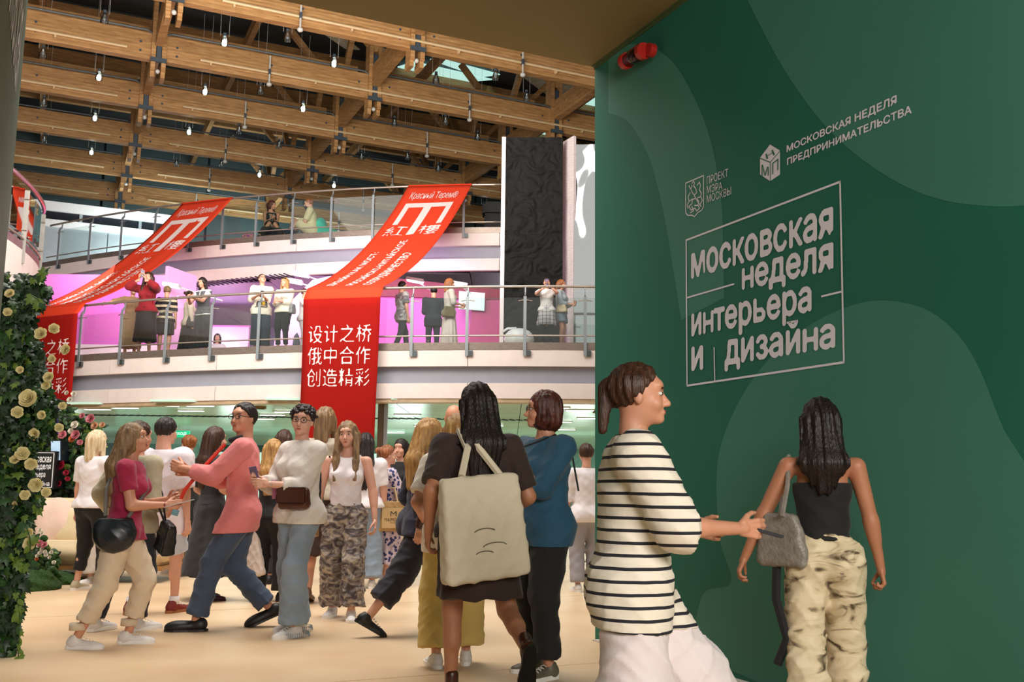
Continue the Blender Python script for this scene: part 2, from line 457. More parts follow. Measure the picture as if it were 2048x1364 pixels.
# coat of arms: shield outline with a rider and a lance
wall_line([(69, 410), (148, 376), (148, 512), (140, 528), (122, 540), (108, 557), (96, 551), (78, 552), (69, 540)], .008, True)
crest = [[(97, 410), (103, 400), (108, 410), (104, 422), (112, 432), (118, 450), (108, 462), (98, 452), (92, 436), (97, 420)], [(84, 422), (100, 452), (122, 492), (136, 512)],
         [(120, 418), (130, 405), (134, 420), (130, 440), (138, 455), (134, 470), (122, 474)], [(88, 452), (80, 470), (84, 490), (100, 480), (118, 478), (128, 492), (122, 505)],
         [(84, 490), (76, 505), (80, 520)], [(100, 480), (96, 500), (84, 512), (92, 528), (110, 520), (118, 532), (130, 520), (124, 508), (108, 508)], [(96, 512), (104, 530), (90, 540)], [(136, 470), (142, 486), (134, 500)]]
for c in crest: wall_line(c, .008, name='printed_rider')
# cube emblem with three letters
hexa = [(440, 240), (484, 266), (484, 372), (441, 401), (396, 372), (396, 298)]
q = [W(*cz(x, y), .003) for x, y in hexa]
MB().add(q, [tuple(range(6))]).build('cube_emblem', M_letter, wall)
for ln in ([(396, 300), (441, 318), (484, 268)], [(441, 318), (441, 400)]): wall_line(ln, .005, lift=.005, m=M_green, name='emblem_edge')
for s, c in (('М', ((403, 328), (403, 378), (434, 338), (434, 388 - 12))), ('П', ((450, 322), (450, 372), (477, 300), (477, 350))), ('Н', ((420, 282), (426, 304), (452, 262), (462, 284)))):
    uv, fs, _ = text_geo(s, .004); TL, BL, TR, BR = [W(*cz(*k), .006) for k in c]
    MB().add([(TL * (1 - u) + TR * u) * v + (BL * (1 - u) + BR * u) * (1 - v) for u, v in uv], fs).build('emblem_letter', M_green, wall)

# soffit of the portal and the left jamb
LBp = None
def left_jamb_b():
    d = ray(30, 300); s = WA / d.dot(AX); return s * d.dot(BX)
LB = left_jamb_b()
sof = tag(empty('ceiling_portal', P(3, 2, WZ)), kind='structure')
MB().abox(-2.0, WA + .02, LB - .3, WB + .25, WZ, WZ + 0.5).build('soffit_panel', M_soffit, sof)
MB().abox(-2.0, WA, WB - .03, WB - .012, WZ - .012, WZ).build('shadow_trim', M_trimg, sof)
wl = tag(empty('wall_left', P(3, LB, 0)), kind='structure')
MB().abox(-0.3, WA, LB - .2, LB, 0, WZ).build('wall_panel', mat('jamb_print', '#4a6350', rough=0.55), wl)
# grazing white letters on the left jamb
for s, z0, z1, a0, a1 in (('московская', 3.35, 3.9, 4.6, 6.3),):
    uv, fs, _ = text_geo(s, .004)
    MB().add([P(a0 + (a1 - a0) * u, LB + .003, z0 + (z1 - z0) * v) for u, v in uv], fs).build('lettering', M_letter, wl)

# red wall sounder bolted high on the green wall
snd = thing('alarm_sounder', 'small red alarm fitting with dark tube high on the green wall', 'alarm', W(1275, 110, .03))
M_red = mat('red_plastic', '#b3241c', rough=0.35); M_redd = mat('dark_red_plastic', '#7c0e10', rough=0.4)
s0, s1 = W(1249, 124, .10), W(1289, 101, .10)
dv = (s1 - s0)
back = [W(x, y, .0) for x, y in ((1242, 120), (1284, 89), (1303, 91), (1303, 103), (1262, 131), (1248, 132))]
MB().prism(back, -BX * .035).build('mounting_plate', M_redd, snd)
MB().tube([s0, s0 + dv * .16], .062, 14).build('end_cap', M_red, snd, smooth=False)
MB().tube([s0 + dv * .84, s1 + dv * .0], .062, 14).build('end_cap', M_red, snd)
MB().tube([s0 + dv * .16, s0 + dv * .84], .052, 14).build('dark_tube', mat('dark_glossy', '#2a0a10', rough=0.12), snd, smooth=True)
MB().tube([s1 + dv * .1 + BX * .06, s1 + dv * .1 + BX * .01], .05, 14).build('hinge', M_red, snd)

# ------------------------------------------------------------------ the two curved galleries
Z2, Z3 = 3.72, 7.12
def edge2(x): return 17.87 + 0.023 * (x - 1.7) ** 2 if x < 1.7 else 17.87
def edge3(x): return 22.62 + 0.0225 * (x - 1.0) ** 2 if x < 1.0 else 22.62
def curve_pts(fn, x0, x1, n, off=0.0):
    out = []
    for i in range(n + 1):
        x = x0 + (x1 - x0) * i / n; y = fn(x)
        d = Vector((1, (fn(x + .01) - fn(x - .01)) / .02, 0)).normalized(); nrm = Vector((-d.y, d.x, 0))
        out.append(Vector((x, y, 0)) + nrm * off)
    return out
def strip(name, fn, x0, x1, n, prof, m, parent, smooth=True):
    """sweeps a closed profile [(outward, z)] along the gallery edge"""
    mb = MB(); k = len(prof); rows = []
    for i in range(n + 1):
        x = x0 + (x1 - x0) * i / n
        d = Vector((1, (fn(x + .01) - fn(x - .01)) / .02, 0)).normalized(); nrm = Vector((d.y, -d.x, 0))
        for o, z in prof: rows.append(Vector((x, fn(x), 0)) + nrm * o + ZX * z)
    fs = [(i * k + j, i * k + (j + 1) % k, (i + 1) * k + (j + 1) % k, (i + 1) * k + j) for i in range(n) for j in range(k)]
    fs += [tuple(range(k)), tuple(n * k + j for j in range(k - 1, -1, -1))]
    mb.add(rows, fs); return mb.build(name, m, parent, smooth=False)
def find_x(fn, z, px, lo=-16, hi=6):
    """the place on the gallery edge that stands at picture column px"""
    def f(x):
        q = CAMR.transposed() @ (Vector((x, fn(x), z)) - Vector((0, 0, CH))); return 1024 + FPX * q.x / -q.z
    for _ in range(40):
        mid = (lo + hi) / 2
        if f(mid) < px: lo = mid
        else: hi = mid
    return (lo + hi) / 2

def gallery(name, fn, Z, x0, x1, seam):
    g = tag(empty(name, (0, fn(0), Z)), kind='structure')
    n = 48
    strip('deck', fn, x0, x1, n, [(0, Z), (0, Z - .06), (-9.5, Z - .06), (-9.5, Z)], M_floor, g)
    strip('deck_edge', fn, x0, x1, n, [(0.03, Z + .015), (0.03, Z - .12), (0.0, Z - .12), (0.0, Z + .015)], M_edge, g)
    # fascia panels: white, recessed grey band, white
    W3 = x1 - x0; k = max(1, int(W3 / seam))
    for i in range(k):
        a = x0 + W3 * i / k + .006; b = x0 + W3 * (i + 1) / k - .006
        strip('fascia_panel', fn, a, b, 3, [(0.02, Z - .12), (0.02, Z - .42), (-.1, Z - .42), (-.1, Z - .12)], M_white, g)
        strip('fascia_panel', fn, a, b, 3, [(0.02, Z - .73), (0.02, Z - 1.01), (-.1, Z - 1.01), (-.1, Z - .73)], M_white, g)
    strip('recess_band', fn, x0, x1, n, [(-.1, Z - .40), (-.1, Z - .75), (-.25, Z - .75), (-.25, Z - .40)], M_greyband, g)
    return g
g2 = gallery('floor_gallery_lower', edge2, Z2, -15.5, 9.0, 2.4)
g3 = gallery('floor_gallery_upper', edge3, Z3, -17.5, 9.5, 2.4)

M_post = mat('balustrade_steel', '#868e94', rough=0.5, metal=0.3, var=0.04)
M_rail = mat('handrail_steel', '#b5a9a0', rough=0.3, metal=0.7, var=0.03)
M_bracket = mat('bracket_steel', '#5c6468', rough=0.4, metal=0.7)
M_glass = glass_mat('balustrade_glass', '#e3edea', 0.05)
def balustrade(name, label, fn, Z, pxs, x0, x1):
    t = thing(name, label, 'balustrade', (fn and (0, fn(0), Z)))
    H = 1.06
    hr = [Vector((p.x, p.y, Z + H)) for p in curve_pts(fn, x0, x1, 60, .03)]
    MB().tube(hr, .026, 10).build('handrail', M_rail, t, smooth=True)
    lr = [Vector((p.x, p.y, Z + .14)) for p in curve_pts(fn, x0, x1, 60, -.02)]
    MB().tube(lr, .016, 8).build('lower_rail', M_rail, t, smooth=True)
    xs = [find_x(fn, Z + .3, p) for p in pxs] if pxs else []
    step = (xs[-1] - xs[0]) / (len(xs) - 1)
    while xs[0] - step > x0: xs.insert(0, xs[0] - step)
    while xs[-1] + step < x1: xs.append(xs[-1] + step)
    for x in xs:
        y = fn(x); d = Vector((1, (fn(x + .01) - fn(x - .01)) / .02, 0)).normalized(); nr = Vector((d.y, -d.x, 0))
        b = Vector((x, y, 0)) + nr * .055
        mb = MB()
        mb.obox(b + ZX * (Z + .31), d * .028, nr * .012, ZX * .55)              # flat bar from under the deck edge up
        mb.bar(b + ZX * (Z + .86), b - nr * .06 + ZX * (Z + .93), .05, .02, up=d)
        mb.bar(b - nr * .06 + ZX * (Z + .92), b - nr * .08 + ZX * (Z + H - .01), .022, .022, up=d)
        post = mb.build('post', M_post, t)
        MB().obox(b + d * .07 - nr * .02 + ZX * (Z - .19), d * .04, nr * .03, ZX * .05).build('bracket', M_bracket, post)
        MB().tube([b - d * .12 - nr * .03 + ZX * (Z + .78), b - d * .03 + ZX * (Z + .79), b + d * .03 + ZX * (Z + .79), b + d * .13 - nr * .03 + ZX * (Z + .78)], .010, 6).build('glass_clamp', M_rail, post)
    for xa, xb in zip(xs, xs[1:]):
        mb = MB(); q = []
        for x in (xa + .03, (xa + xb) / 2, xb - .03):
            d = Vector((1, (fn(x + .01) - fn(x - .01)) / .02, 0)).normalized(); nr = Vector((d.y, -d.x, 0))
            q.append(Vector((x, fn(x), 0)) + nr * .03)
        vs = [p + ZX * z for p in q for z in (Z + .02, Z + .84)]
        mb.add(vs, [(0, 2, 3, 1), (2, 4, 5, 3)]).build('glass_pane', M_glass, t)
    return t
balustrade('balustrade', 'steel and glass balustrade along the lower gallery, banners folded over its rail', edge2, Z2, [245, 335, 425, 520, 620, 720, 825, 935, 1050, 1170], -14.0, 8.5)
balustrade('balustrade', 'steel and glass balustrade along the upper gallery under the timber beams', edge3, Z3, [120, 182, 245, 312, 380, 447, 514, 587, 664, 747, 838, 928], -12.9, find_x(edge3, Z3, 1003))

# ================================================================== TIMBER ROOF
def wood_mat(name, c1, c2, rough=0.55):
    m = bpy.data.materials.new(name); m.use_nodes = True
    N = m.node_tree.nodes; L = m.node_tree.links; b = N['Principled BSDF']
    tc = N.new('ShaderNodeTexCoord'); mp = N.new('ShaderNodeMapping'); mp.inputs['Rotation'].default_value = (0, 0, -TH)
    mp.inputs['Scale'].default_value = (0.25, 3, 9)
    L.new(tc.outputs['Object'], mp.inputs[0])
    nz = N.new('ShaderNodeTexNoise'); nz.inputs['Scale'].default_value = 2.2; nz.inputs['Detail'].default_value = 6
    L.new(mp.outputs[0], nz.inputs[0])
    sp = N.new('ShaderNodeSeparateXYZ'); L.new(tc.outputs['Object'], sp.inputs[0])
    fr = N.new('ShaderNodeMath'); fr.operation = 'MULTIPLY'; fr.inputs[1].default_value = 1 / .045; L.new(sp.outputs[2], fr.inputs[0])
    fl = N.new('ShaderNodeMath'); fl.operation = 'FLOOR'; L.new(fr.outputs[0], fl.inputs[0])
    wn = N.new('ShaderNodeTexWhiteNoise'); wn.noise_dimensions = '1D'; L.new(fl.outputs[0], wn.inputs['W'])
    cr = N.new('ShaderNodeValToRGB'); cr.color_ramp.elements[0].color = lin(c2); cr.color_ramp.elements[1].color = lin(c1)
    cr.color_ramp.elements[0].position = .3; cr.color_ramp.elements[1].position = .7
    L.new(nz.outputs['Fac'], cr.inputs[0])
    mx = N.new('ShaderNodeMixRGB'); mx.blend_type = 'MULTIPLY'; mx.inputs[0].default_value = 0.25
    L.new(cr.outputs[0], mx.inputs[1]); L.new(wn.outputs['Value'], mx.inputs[2])
    # knots
    kz = N.new('ShaderNodeTexVoronoi'); kz.inputs['Scale'].default_value = 5.5; mp2 = N.new('ShaderNodeMapping'); mp2.inputs['Scale'].default_value = (.6, .6, 1.2)
    L.new(tc.outputs['Object'], mp2.inputs[0]); L.new(mp2.outputs[0], kz.inputs[0])
    lt = N.new('ShaderNodeMath'); lt.operation = 'LESS_THAN'; lt.inputs[1].default_value = .07; L.new(kz.outputs['Distance'], lt.inputs[0])
    mk = N.new('ShaderNodeMixRGB'); mk.inputs[2].default_value = lin('#5a3416'); ms = N.new('ShaderNodeMath'); ms.operation = 'MULTIPLY'; ms.inputs[1].default_value = .7
    L.new(lt.outputs[0], ms.inputs[0]); L.new(ms.outputs[0], mk.inputs[0]); L.new(mx.outputs[0], mk.inputs[1])
    L.new(mk.outputs[0], b.inputs['Base Color']); b.inputs['Roughness'].default_value = rough
    return m
M_wood = wood_mat('glulam', '#cfa26c', '#a87c4c')
M_steel = mat('plate_steel', '#4d5a66', rough=0.5, metal=0.3, var=.05)
M_roof = mat('roof_metal_deck', '#2e3436', rough=0.6, scale=2)
M_sky = mat('skylight_pane', '#bfeee4', rough=0.3, emit=0.9, var=.03)
M_pipe = mat('cream_pipe', '#dcc298', rough=0.5, var=.03)
M_drop = mat('white_pipe', '#cfd2d0', rough=0.35, var=.03)
M_conduit = mat('grey_conduit', '#5b656c', rough=0.5, var=.05)

ceil = tag(empty('ceiling', P(22, 8, 11.5)), kind='structure')
ROWS = [22.62 + 3.62 * i for i in range(-1, 6)]
NB = [-9.7, -3.88, 1.92, 7.72, 13.52, 19.3, 25.1]
ZB, HB = 11.96, 0.72            # underside and depth of the big beams
TILT = 0.0
bolt_me = MB().tube([(0, 0, 0), (0, .03, 0)], .035, 6).build('bolt', M_steel).data
bpy.data.objects.remove(bpy.data.objects['bolt'])
for ri, a in enumerate(ROWS):
    for j in range(len(NB) - 1):
        b0, b1 = NB[j], NB[j + 1]
        bm_ = MB().abox(a - .11, a + .11, b0 + .16, b1 - .16, ZB, ZB + HB).build('glulam_beam', M_wood, ceil)
        if b0 < 14:
            for bb in (b0 + .45, b1 - .45, (b0 + b1) / 2):
                for zz in (.2, .44):
                    p = P(a - .12, bb, ZB + zz) - ORIG['ceiling'][0]
                    share(bolt_me, 'bolt', bm_, p, (0, 0, TH))
        # darker upper beam behind it
        if ri < 4: MB().abox(a + .95, a + 1.15, b0 + .2, b1 - .2, ZB + .82, ZB + 1.35).build('upper_beam', M_wood, ceil)
        # conduit along the top edge
        if b0 < 14:
            MB().tube([P(a - .14, b0 + .14, ZB - .05), P(a - .14, b0 + .14, ZB + .68), P(a - .14, b0 + .3, ZB + .77), P(a - .14, b1 - .3, ZB + .77), P(a - .14, b1 - .14, ZB + .68), P(a - .14, b1 - .14, ZB - .05)], .028, 6).build('conduit', M_conduit, ceil)
    for b in NB[:6]:
        # node: twin posts with steel plate and hanging stepped ends
        for s in (-1, 1):
            MB().abox(a - .2, a + .2, b + s * .13 - .055, b + s * .13 + .055, ZB - .30, ZB + 1.9).build('timber_post', M_wood, ceil)
            MB().abox(a - .14, a + .26, b + s * .13 - .052, b + s * .13 + .052, ZB - .47, ZB - .30).build('post_end', M_wood, ceil)
        MB().abox(a - .22, a - .12, b - .06, b + .06, ZB - .05, ZB + 1.3).build('steel_plate', M_steel, ceil)
        MB().abox(a - .25, a - .18, b - .2, b + .2, ZB - .08, ZB + .03).build('steel_shoe', M_steel, ceil)
        MB().ball(P(a - .12, b, ZB - .3), .06).build('node_pin', M_drop, ceil, smooth=True)
for b in NB[:6]:
    for a0, a1 in zip(ROWS, ROWS[1:]):
        MB().abox(a0 + .22, a1 - .22, b - .1, b + .1, ZB + .35, ZB + .95).build('cross_beam', M_wood, ceil)
# raking struts and upper structure (right part of the roof)
for b in NB[3:6]:
    for a in ROWS:
        for db, da in ((1.7, 0), (-1.7, 0), (0, 1.5), (0, -1.5)):
            MB().bar(P(a, b, ZB + 1.5), P(a + da, b + db, 15.3), .16, .2, up=AX).build('raking_strut', M_wood, ceil)
for a in ROWS:
    MB().abox(a + 1.7, a + 1.9, -10, 26, 15.0, 15.5).build('roof_beam', M_wood, ceil)
for b in [-6.8, -1, 4.8, 10.6, 16.4]:
    MB().abox(17, 43.4, b - .08, b + .08, 14.6, 14.95).build('roof_beam', M_wood, ceil)
for i in range(12):
    a0 = 16.1 + i * 2.3
    MB().abox(a0, a0 + 2.28, -16, 30, 15.6, 15.75).build('roof_deck', M_roof, ceil)
# sky light panes and pale panels beneath the roof deck
def roofquad(pts, z, m, name):
    q = [on_z(x, y, z) for x, y in pts]
    MB().prism(q, (0, 0, .04)).build(name, m, ceil)
roofquad([(795, 135), (830, 125), (985, 160), (925, 165)], 15.5, M_sky, 'skylight')
roofquad([(860, 120), (880, 118), (1000, 150), (960, 155)], 15.5, M_sky, 'skylight')
roofquad([(1160, 208), (1192, 184), (1218, 190), (1190, 214)], 15.5, M_sky, 'skylight')
roofquad([(1073, 278), (1080, 262), (1102, 264), (1090, 280)], 15.5, M_sky, 'skylight')
roofquad([(1150, 178), (1175, 170), (1185, 180), (1160, 195)], 15.5, M_sky, 'skylight')
M_pale = mat('pale_roof_panel', '#e6dcc4', rough=.7)
roofquad([(738, 88), (760, 92), (800, 118), (770, 112)], 15.5, M_pale, 'roof_panel')
roofquad([(1040, 150), (1120, 150), (1190, 200), (1100, 195)], 15.55, M_pale, 'roof_panel')
roofquad([(650, 70), (690, 76), (720, 100), (690, 98)], 15.5, M_pale, 'roof_panel')
# cream sprinkler pipes along the beams
ORD = ['first', 'second', 'third', 'fourth', 'fifth', 'sixth', 'seventh', 'eighth', 'ninth', 'tenth', 'eleventh', 'twelfth', 'thirteenth', 'fourteenth', 'fifteenth', 'sixteenth', 'seventeenth', 'eighteenth', 'nineteenth', 'twentieth']
for ri, a in enumerate(ROWS[1:]):
    for b0, b1 in ((-12, 1.15), (2.95, 24)):
        t = thing('sprinkler_pipe', 'cream sprinkler pipe along the %s timber beam from the front, its %s run' % (ORD[ri], 'short left' if b0 < 0 else 'long right'), 'pipe', P(a - .16, b0, ZB + .2), group='cream pipes along the timber beams')
        MB().tube([P(a - .20, b0, ZB + .19), P(a - .20, b1, ZB + .19)], .038, 6).build('pipe', M_pipe, t)
        bb = b0 + .25
        while bb < b1:
            MB().abox(a - .2, a - .12, bb, bb + .05, ZB + .1, ZB + .2).build('pipe_clip', M_pipe, t); bb += 2.8
    for bi, b in enumerate((-2.0, 4.75, 10.6, 16.4)):
        t = thing('smoke_detector', 'white detector head on drop pipe, %s from the left under the %s timber beam' % (ORD[bi], ORD[ri]), 'detector', P(a - .2, b, ZB + .6), group='detector heads hanging below the beams')
        MB().tube([P(a - .12, b, ZB + .66), P(a - .26, b, ZB + .64), P(a - .26, b, ZB - .12)], .024, 6).build('drop_pipe', M_drop, t)
        MB().ball(P(a - .26, b, ZB - .17), .075, sc=(1, 1, .8)).build('detector_head', M_drop, t, smooth=True)
        MB().abox(a - .3, a - .22, b - .03, b + .03, ZB + .12, ZB + .26).build('junction_box', M_steel, t)

# pendant spotlights
M_lamp_on = mat('lamp_glow', '#fff2dd', emit=40, var=0)
M_lamp_off = mat('lamp_dim', '#cfd4d8', emit=0.25, rough=.2, var=.05)
M_lampglass = glass_mat('lamp_glass_shade', '#cfd6d8', .25)
LAMPS_ON = [(449, 82), (668, 124), (198, 152), (410, 181), (190, 234), (519, 348), (183, 303), (668, 370), (968, 415), (606, 215), (378, 262)]
LAMPS_DIM = [(209, 37), (575, 74), (86, 106), (521, 180), (88, 205), (558, 290), (478, 260), (353, 327), (443, 328), (872, 158), (991, 152), (1053, 194), (891, 242), (789, 245), (955, 274), (723, 313), (815, 313), (876, 337), (89, 279)]
LAMPS_ON.sort(key=lambda q: q[1]); LAMPS_DIM.sort(key=lambda q: q[1])
for i, (x, y) in enumerate(LAMPS_ON + LAMPS_DIM):
    on = i < len(LAMPS_ON); k_ = ORD[i if on else i - len(LAMPS_ON)]; p = on_z(x, y, 11.75)
    t = thing('pendant_spotlight', ('lit round spotlight hanging on wires, %s from the top of the lit ones' if on else 'unlit glass spotlight hanging on wires, %s from the top of the unlit ones') % k_, 'spotlight', p,
              group='lit pendant spotlights under the roof' if on else 'unlit pendant spotlights under the roof')
    MB().tube([p + ZX * .16, p + ZX * .1, p - ZX * .02, p - ZX * .1], [.03, .05, .085, .09], 12, cap=False).build('shade', M_lampglass, t, smooth=True)
    MB().ball(p - ZX * .02, .055 if on else .035).build('bulb', M_lamp_on if on else M_lamp_off, t, smooth=True)
    MB().tube([p + ZX * .12, p + ZX * .2], .04, 8).build('housing', M_steel, t)
    for s in (-1, 1):
        MB().tube([p + BX * s * .1 + ZX * .12, p + BX * s * .12 + ZX * 2.2], .0035, 4).build('wire', M_drop, t)

# ------------------------------------------------------------------ walls far behind
fw = tag(empty('wall_back', P(43.5, 5, 0)), kind='structure')
M_back = mat('back_glazing', '#64797a', rough=.4, scale=.6, color2='#566c6f')
for i in range(14):
    b0 = -28 + i * 4.2
    MB().abox(43.5, 43.7, b0, b0 + 4.1, 0, 15.6).build('glazing_panel', M_back, fw)
MB().abox(43.7, 43.9, -28, 31, 0, 15.6).build('backing', M_steel, fw)
ws = tag(empty('wall_far_side', P(30, 26, 0)), kind='structure')
MB().abox(10, 43.5, 27, 27.2, 0, 15.7).build('wall_panel', M_back, ws)
wf = tag(empty('wall_far_left', P(30, -22, 0)), kind='structure')
MB().abox(14, 43.5, -22.2, -22, 0, 15.7).build('wall_panel', M_back, wf)
# far upper gallery: white parapets with dark glazing (seen left above the banner)
fg = tag(empty('floor_gallery_far', P(38, -5, 8.6)), kind='structure')
M_dark = mat('dark_glazing', '#262a33', rough=.15)
M_silver = mat('silver_panel', '#a9b2bb', rough=.35, metal=.3, scale=2, var=.06)
def yz(px, py, a):     # height above the floor of a picture row on the plane along = a
    d = ray(px, py); s = a / d.dot(AX); return CH + s * d.z
zt = [yz(120, y, 38) for y in (404, 423, 440, 455, 500, 540)]
MB().abox(38, 38.3, -16, 4.0, zt[1], zt[0]).build('parapet', mat('white_parapet', '#f2f2f4', rough=.5, var=.02), fg)
MB().abox(38.1, 38.2, -16, 4.0, zt[2], zt[1]).build('dark_window_band', M_dark, fg)
for i in range(10): MB().abox(38.05, 38.1, -15.5 + i * 2, -15.4 + i * 2, zt[2], zt[1]).build('mullion', M_silver, fg)
MB().abox(38, 38.3, -16, 4.0, zt[3], zt[2]).build('parapet', MATS['white_parapet'], fg)
for i in range(8): MB().abox(38.1, 38.25, -16 + i * 2.5, -13.53 + i * 2.5, zt[5] - 1.2, zt[3]).build('silver_panel', M_silver, fg)

# ------------------------------------------------------------------ nearer rounded landing at the left edge
def spline(pts, n=8):
    out = []
    for i in range(len(pts) - 1):
        p0 = pts[max(i - 1, 0)]; p1 = pts[i]; p2 = pts[i + 1]; p3 = pts[min(i + 2, len(pts) - 1)]
        for k in range(n):
            t = k / n
            out.append(0.5 * ((2 * p1) + (-p0 + p2) * t + (2 * p0 - 5 * p1 + 4 * p2 - p3) * t * t + (-p0 + 3 * p1 - 3 * p2 + p3) * t ** 3))
    out.append(pts[-1]); return out
ZL = on_z  # alias
lt_ = thing('landing_balustrade', 'curved glass balustrade with pink-tinted rail on the rounded landing beside the ivy', 'balustrade', at_y(60, 600, 15.2))
ZN = 6.35                      # height of that handrail
ctrl = [on_z(-40, 318, ZN), on_z(10, 330, ZN), on_z(45, 357, ZN), on_z(72, 386, ZN), on_z(87, 412, ZN), on_z(84, 430, ZN), on_z(62, 447, ZN), on_z(20, 466, ZN), on_z(-30, 478, ZN)]
cs = spline(ctrl, 8)
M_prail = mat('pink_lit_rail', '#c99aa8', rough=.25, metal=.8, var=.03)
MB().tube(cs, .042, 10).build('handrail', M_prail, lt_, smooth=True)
MB().tube([p - ZX * 1.0 for p in cs], .02, 8).build('lower_rail', M_rail, lt_, smooth=True)
for px, top in ((56, 372), (89, 414)):
    k = min(range(len(cs)), key=lambda i: abs((CAMR.transposed() @ (cs[i] - Vector((0, 0, CH)))).x / -(CAMR.transposed() @ (cs[i] - Vector((0, 0, CH)))).z * FPX + 1024 - px) + (100 if i > 34 else 0))
    c = cs[k] - ZX * .06; d = (cs[min(k + 1, len(cs) - 1)] - cs[k - 1]).normalized(); nr = Vector((d.y, -d.x, 0))
    po = MB().obox(c - ZX * .72, BX * .045, AX * .012, ZX * .66).build('post', mat('landing_post', '#6f6a66', rough=.5, metal=.2), lt_)
    for dz in (-.22, -.78): MB().tube([c + ZX * dz - BX * .14 - AX * .03, c + ZX * dz + BX * .04 - AX * .03], .014, 6).build('glass_clamp', M_rail, po)
for i in range(0, len(cs) - 6, 6):
    q = [cs[i], cs[i + 3], cs[i + 6]]
    MB().add([p - ZX * z for p in q for z in (.92, .14)], [(0, 2, 3, 1), (2, 4, 5, 3)]).build('glass_pane', M_glass, lt_)
ld = tag(empty('floor_landing', cs[20] - ZX * 1.1), kind='structure')
bot = [Vector((p.x, p.y, ZN - 1.06)) for p in cs]
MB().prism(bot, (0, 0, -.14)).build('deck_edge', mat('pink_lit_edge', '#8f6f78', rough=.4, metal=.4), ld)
MB().prism([Vector((p.x, p.y, ZN - 1.2)) for p in cs], (0, 0, -.75)).build('fascia', M_white, ld)
# small red banner behind that landing
rb = thing('red_flag', 'small red cloth banner behind the rounded landing, mostly cut off', 'banner', at_y(22, 420, 17.5))
MB().prism([at_y(x, y, 17.5) for x, y in ((-10, 366), (34, 378), (33, 392), (30, 430), (-10, 440))], (0, .01, 0)).build('cloth', mat('banner_red', '#8f1915', rough=.95, var=.02, scale=3, spec=.05), rb)

# ------------------------------------------------------------------ lower hall seen under the gallery
M_mint = mat('mint_ceiling', '#bfe3d6', rough=.22, scale=.8, color2='#a9d2c3', spec=.7)
lc = tag(empty('ceiling_lower_hall', (0, 26, Z2 - 1.03)), kind='structure')
ZC = Z2 - 1.03
strip('front_trim', edge2, -15.5, 9, 40, [(.0, ZC + .02), (.0, ZC - .05), (-.3, ZC - .05), (-.3, ZC + .02)], mat('beige_trim', '#b9a184', rough=.5), lc)
for i in range(12):
    for j in range(16):
        x0 = -19 + j * 2.4; y0 = 18.2 + i * 1.95
        if y0 < edge2(x0 + 1.2) - .2: y0 = edge2(x0 + 1.2) + .1
        y1 = 18.2 + (i + 1) * 1.95 - .02
        if y1 - y0 < .2: continue
        MB().box(x0, x0 + 2.385, y0, y1, ZC, ZC + .04).build('ceiling_panel', M_mint, lc)
MB().box(-20, 20, 22.5, 41.5, ZC + .1, ZC + .16).build('ceiling_void', M_dark, lc)
# black slotted grille line across that ceiling
for k in range(110):
    x = -16 + k * .17
    MB().bar((x, 23.2, ZC - .012), (x + .1, 23.45, ZC - .012), .07, .02).build('grille_slot', M_dark, lc) if k < 100 else None
M_strip = mat('strip_glow', '#e8fff8', emit=5.0, var=0)
for i, (x, y) in enumerate(sorted([(400, 813), (382, 823), (545, 831), (575, 825), (525, 839), (250, 817), (330, 813), (195, 820), (815, 831), (935, 819), (790, 866), (1110, 817), (1160, 822), (1120, 845), (985, 852), (850, 853), (1180, 838), (1130, 860)])):
    p = on_z(x, y, ZC - .03)
    t = thing('strip_light', 'short glowing strip light in the mint ceiling, %s from the left' % ORD[i], 'ceiling light', p, group='strip lights in the mint ceiling')
    MB().box(p.x - .30, p.x + .30, p.y - .06, p.y + .06, ZC - .02, ZC + .02).build('frame', M_drop, t)
    MB().box(p.x - .27, p.x + .27, p.y - .045, p.y + .045, ZC - .03, ZC - .018).build('diffuser', M_strip, t)
for (x, y) in [(521, 818), (1197, 826)]:
    p = on_z(x, y, ZC - .05); t = thing('ceiling_speaker', 'small round brass speaker in the mint ceiling ' + ('behind the man in pink' if x < 600 else 'beside the green wall'), 'speaker', p)
    MB().tube([p, p + ZX * .06], .12, 12).build('body', mat('brass', '#8a6a3c', metal=.6, rough=.4), t)
    MB().tube([p - ZX * .012, p], .08, 12).build('grille', M_dark, t)
# back wall of the lower hall: mint and teal glazing, doors, shelves
bw = tag(empty('wall_lower_hall', (0, 41, 0)), kind='structure')
cols = ['#7db0a2', '#4f8a84', '#8cc4b6', '#356b66', '#74a79a', '#9ad0c4', '#2f5a52', '#6fb0a8']
for i in range(20):
    x0 = -26 + i * 2.3
    MB().box(x0, x0 + 2.25, 41, 41.1, 0, ZC).build('glazing_panel', mat('lower_glazing_%d' % (i % 8), cols[i % 8], rough=.25), bw)
    MB().box(x0 + 2.25, x0 + 2.3, 40.95, 41.1, 0, ZC).build('mullion', M_silver, bw)
lt1 = [(-11.5, '#a6dcd0'), (-8.3, '#bfe6dd'), (-5.6, '#8cc9c4'), (-3.4, '#cfeef0')]
for i, (x, c) in enumerate(lt1):
    t = thing('lit_display_case', ['pale mint lit display case far behind the woman in black', 'bright mint display case in the depth of the lower hall', 'teal lit showcase behind the young woman in white vest', 'pale blue lit showcase far behind the floral dress'][i], 'showcase', (x, 31, 0))
    MB().box(x - .9, x + .9, 31, 31.5, 0, .5).build('plinth', M_silver, t)
    MB().box(x - .85, x + .85, 31.1, 31.5, .5, 2.1).build('lit_panel', mat('case_glow_%d' % i, c, emit=.35), t)
    for sx in (-.9, .86): MB().box(x + sx, x + sx + .04, 31, 31.5, .5, 2.15).build('frame_upright', M_steel, t)
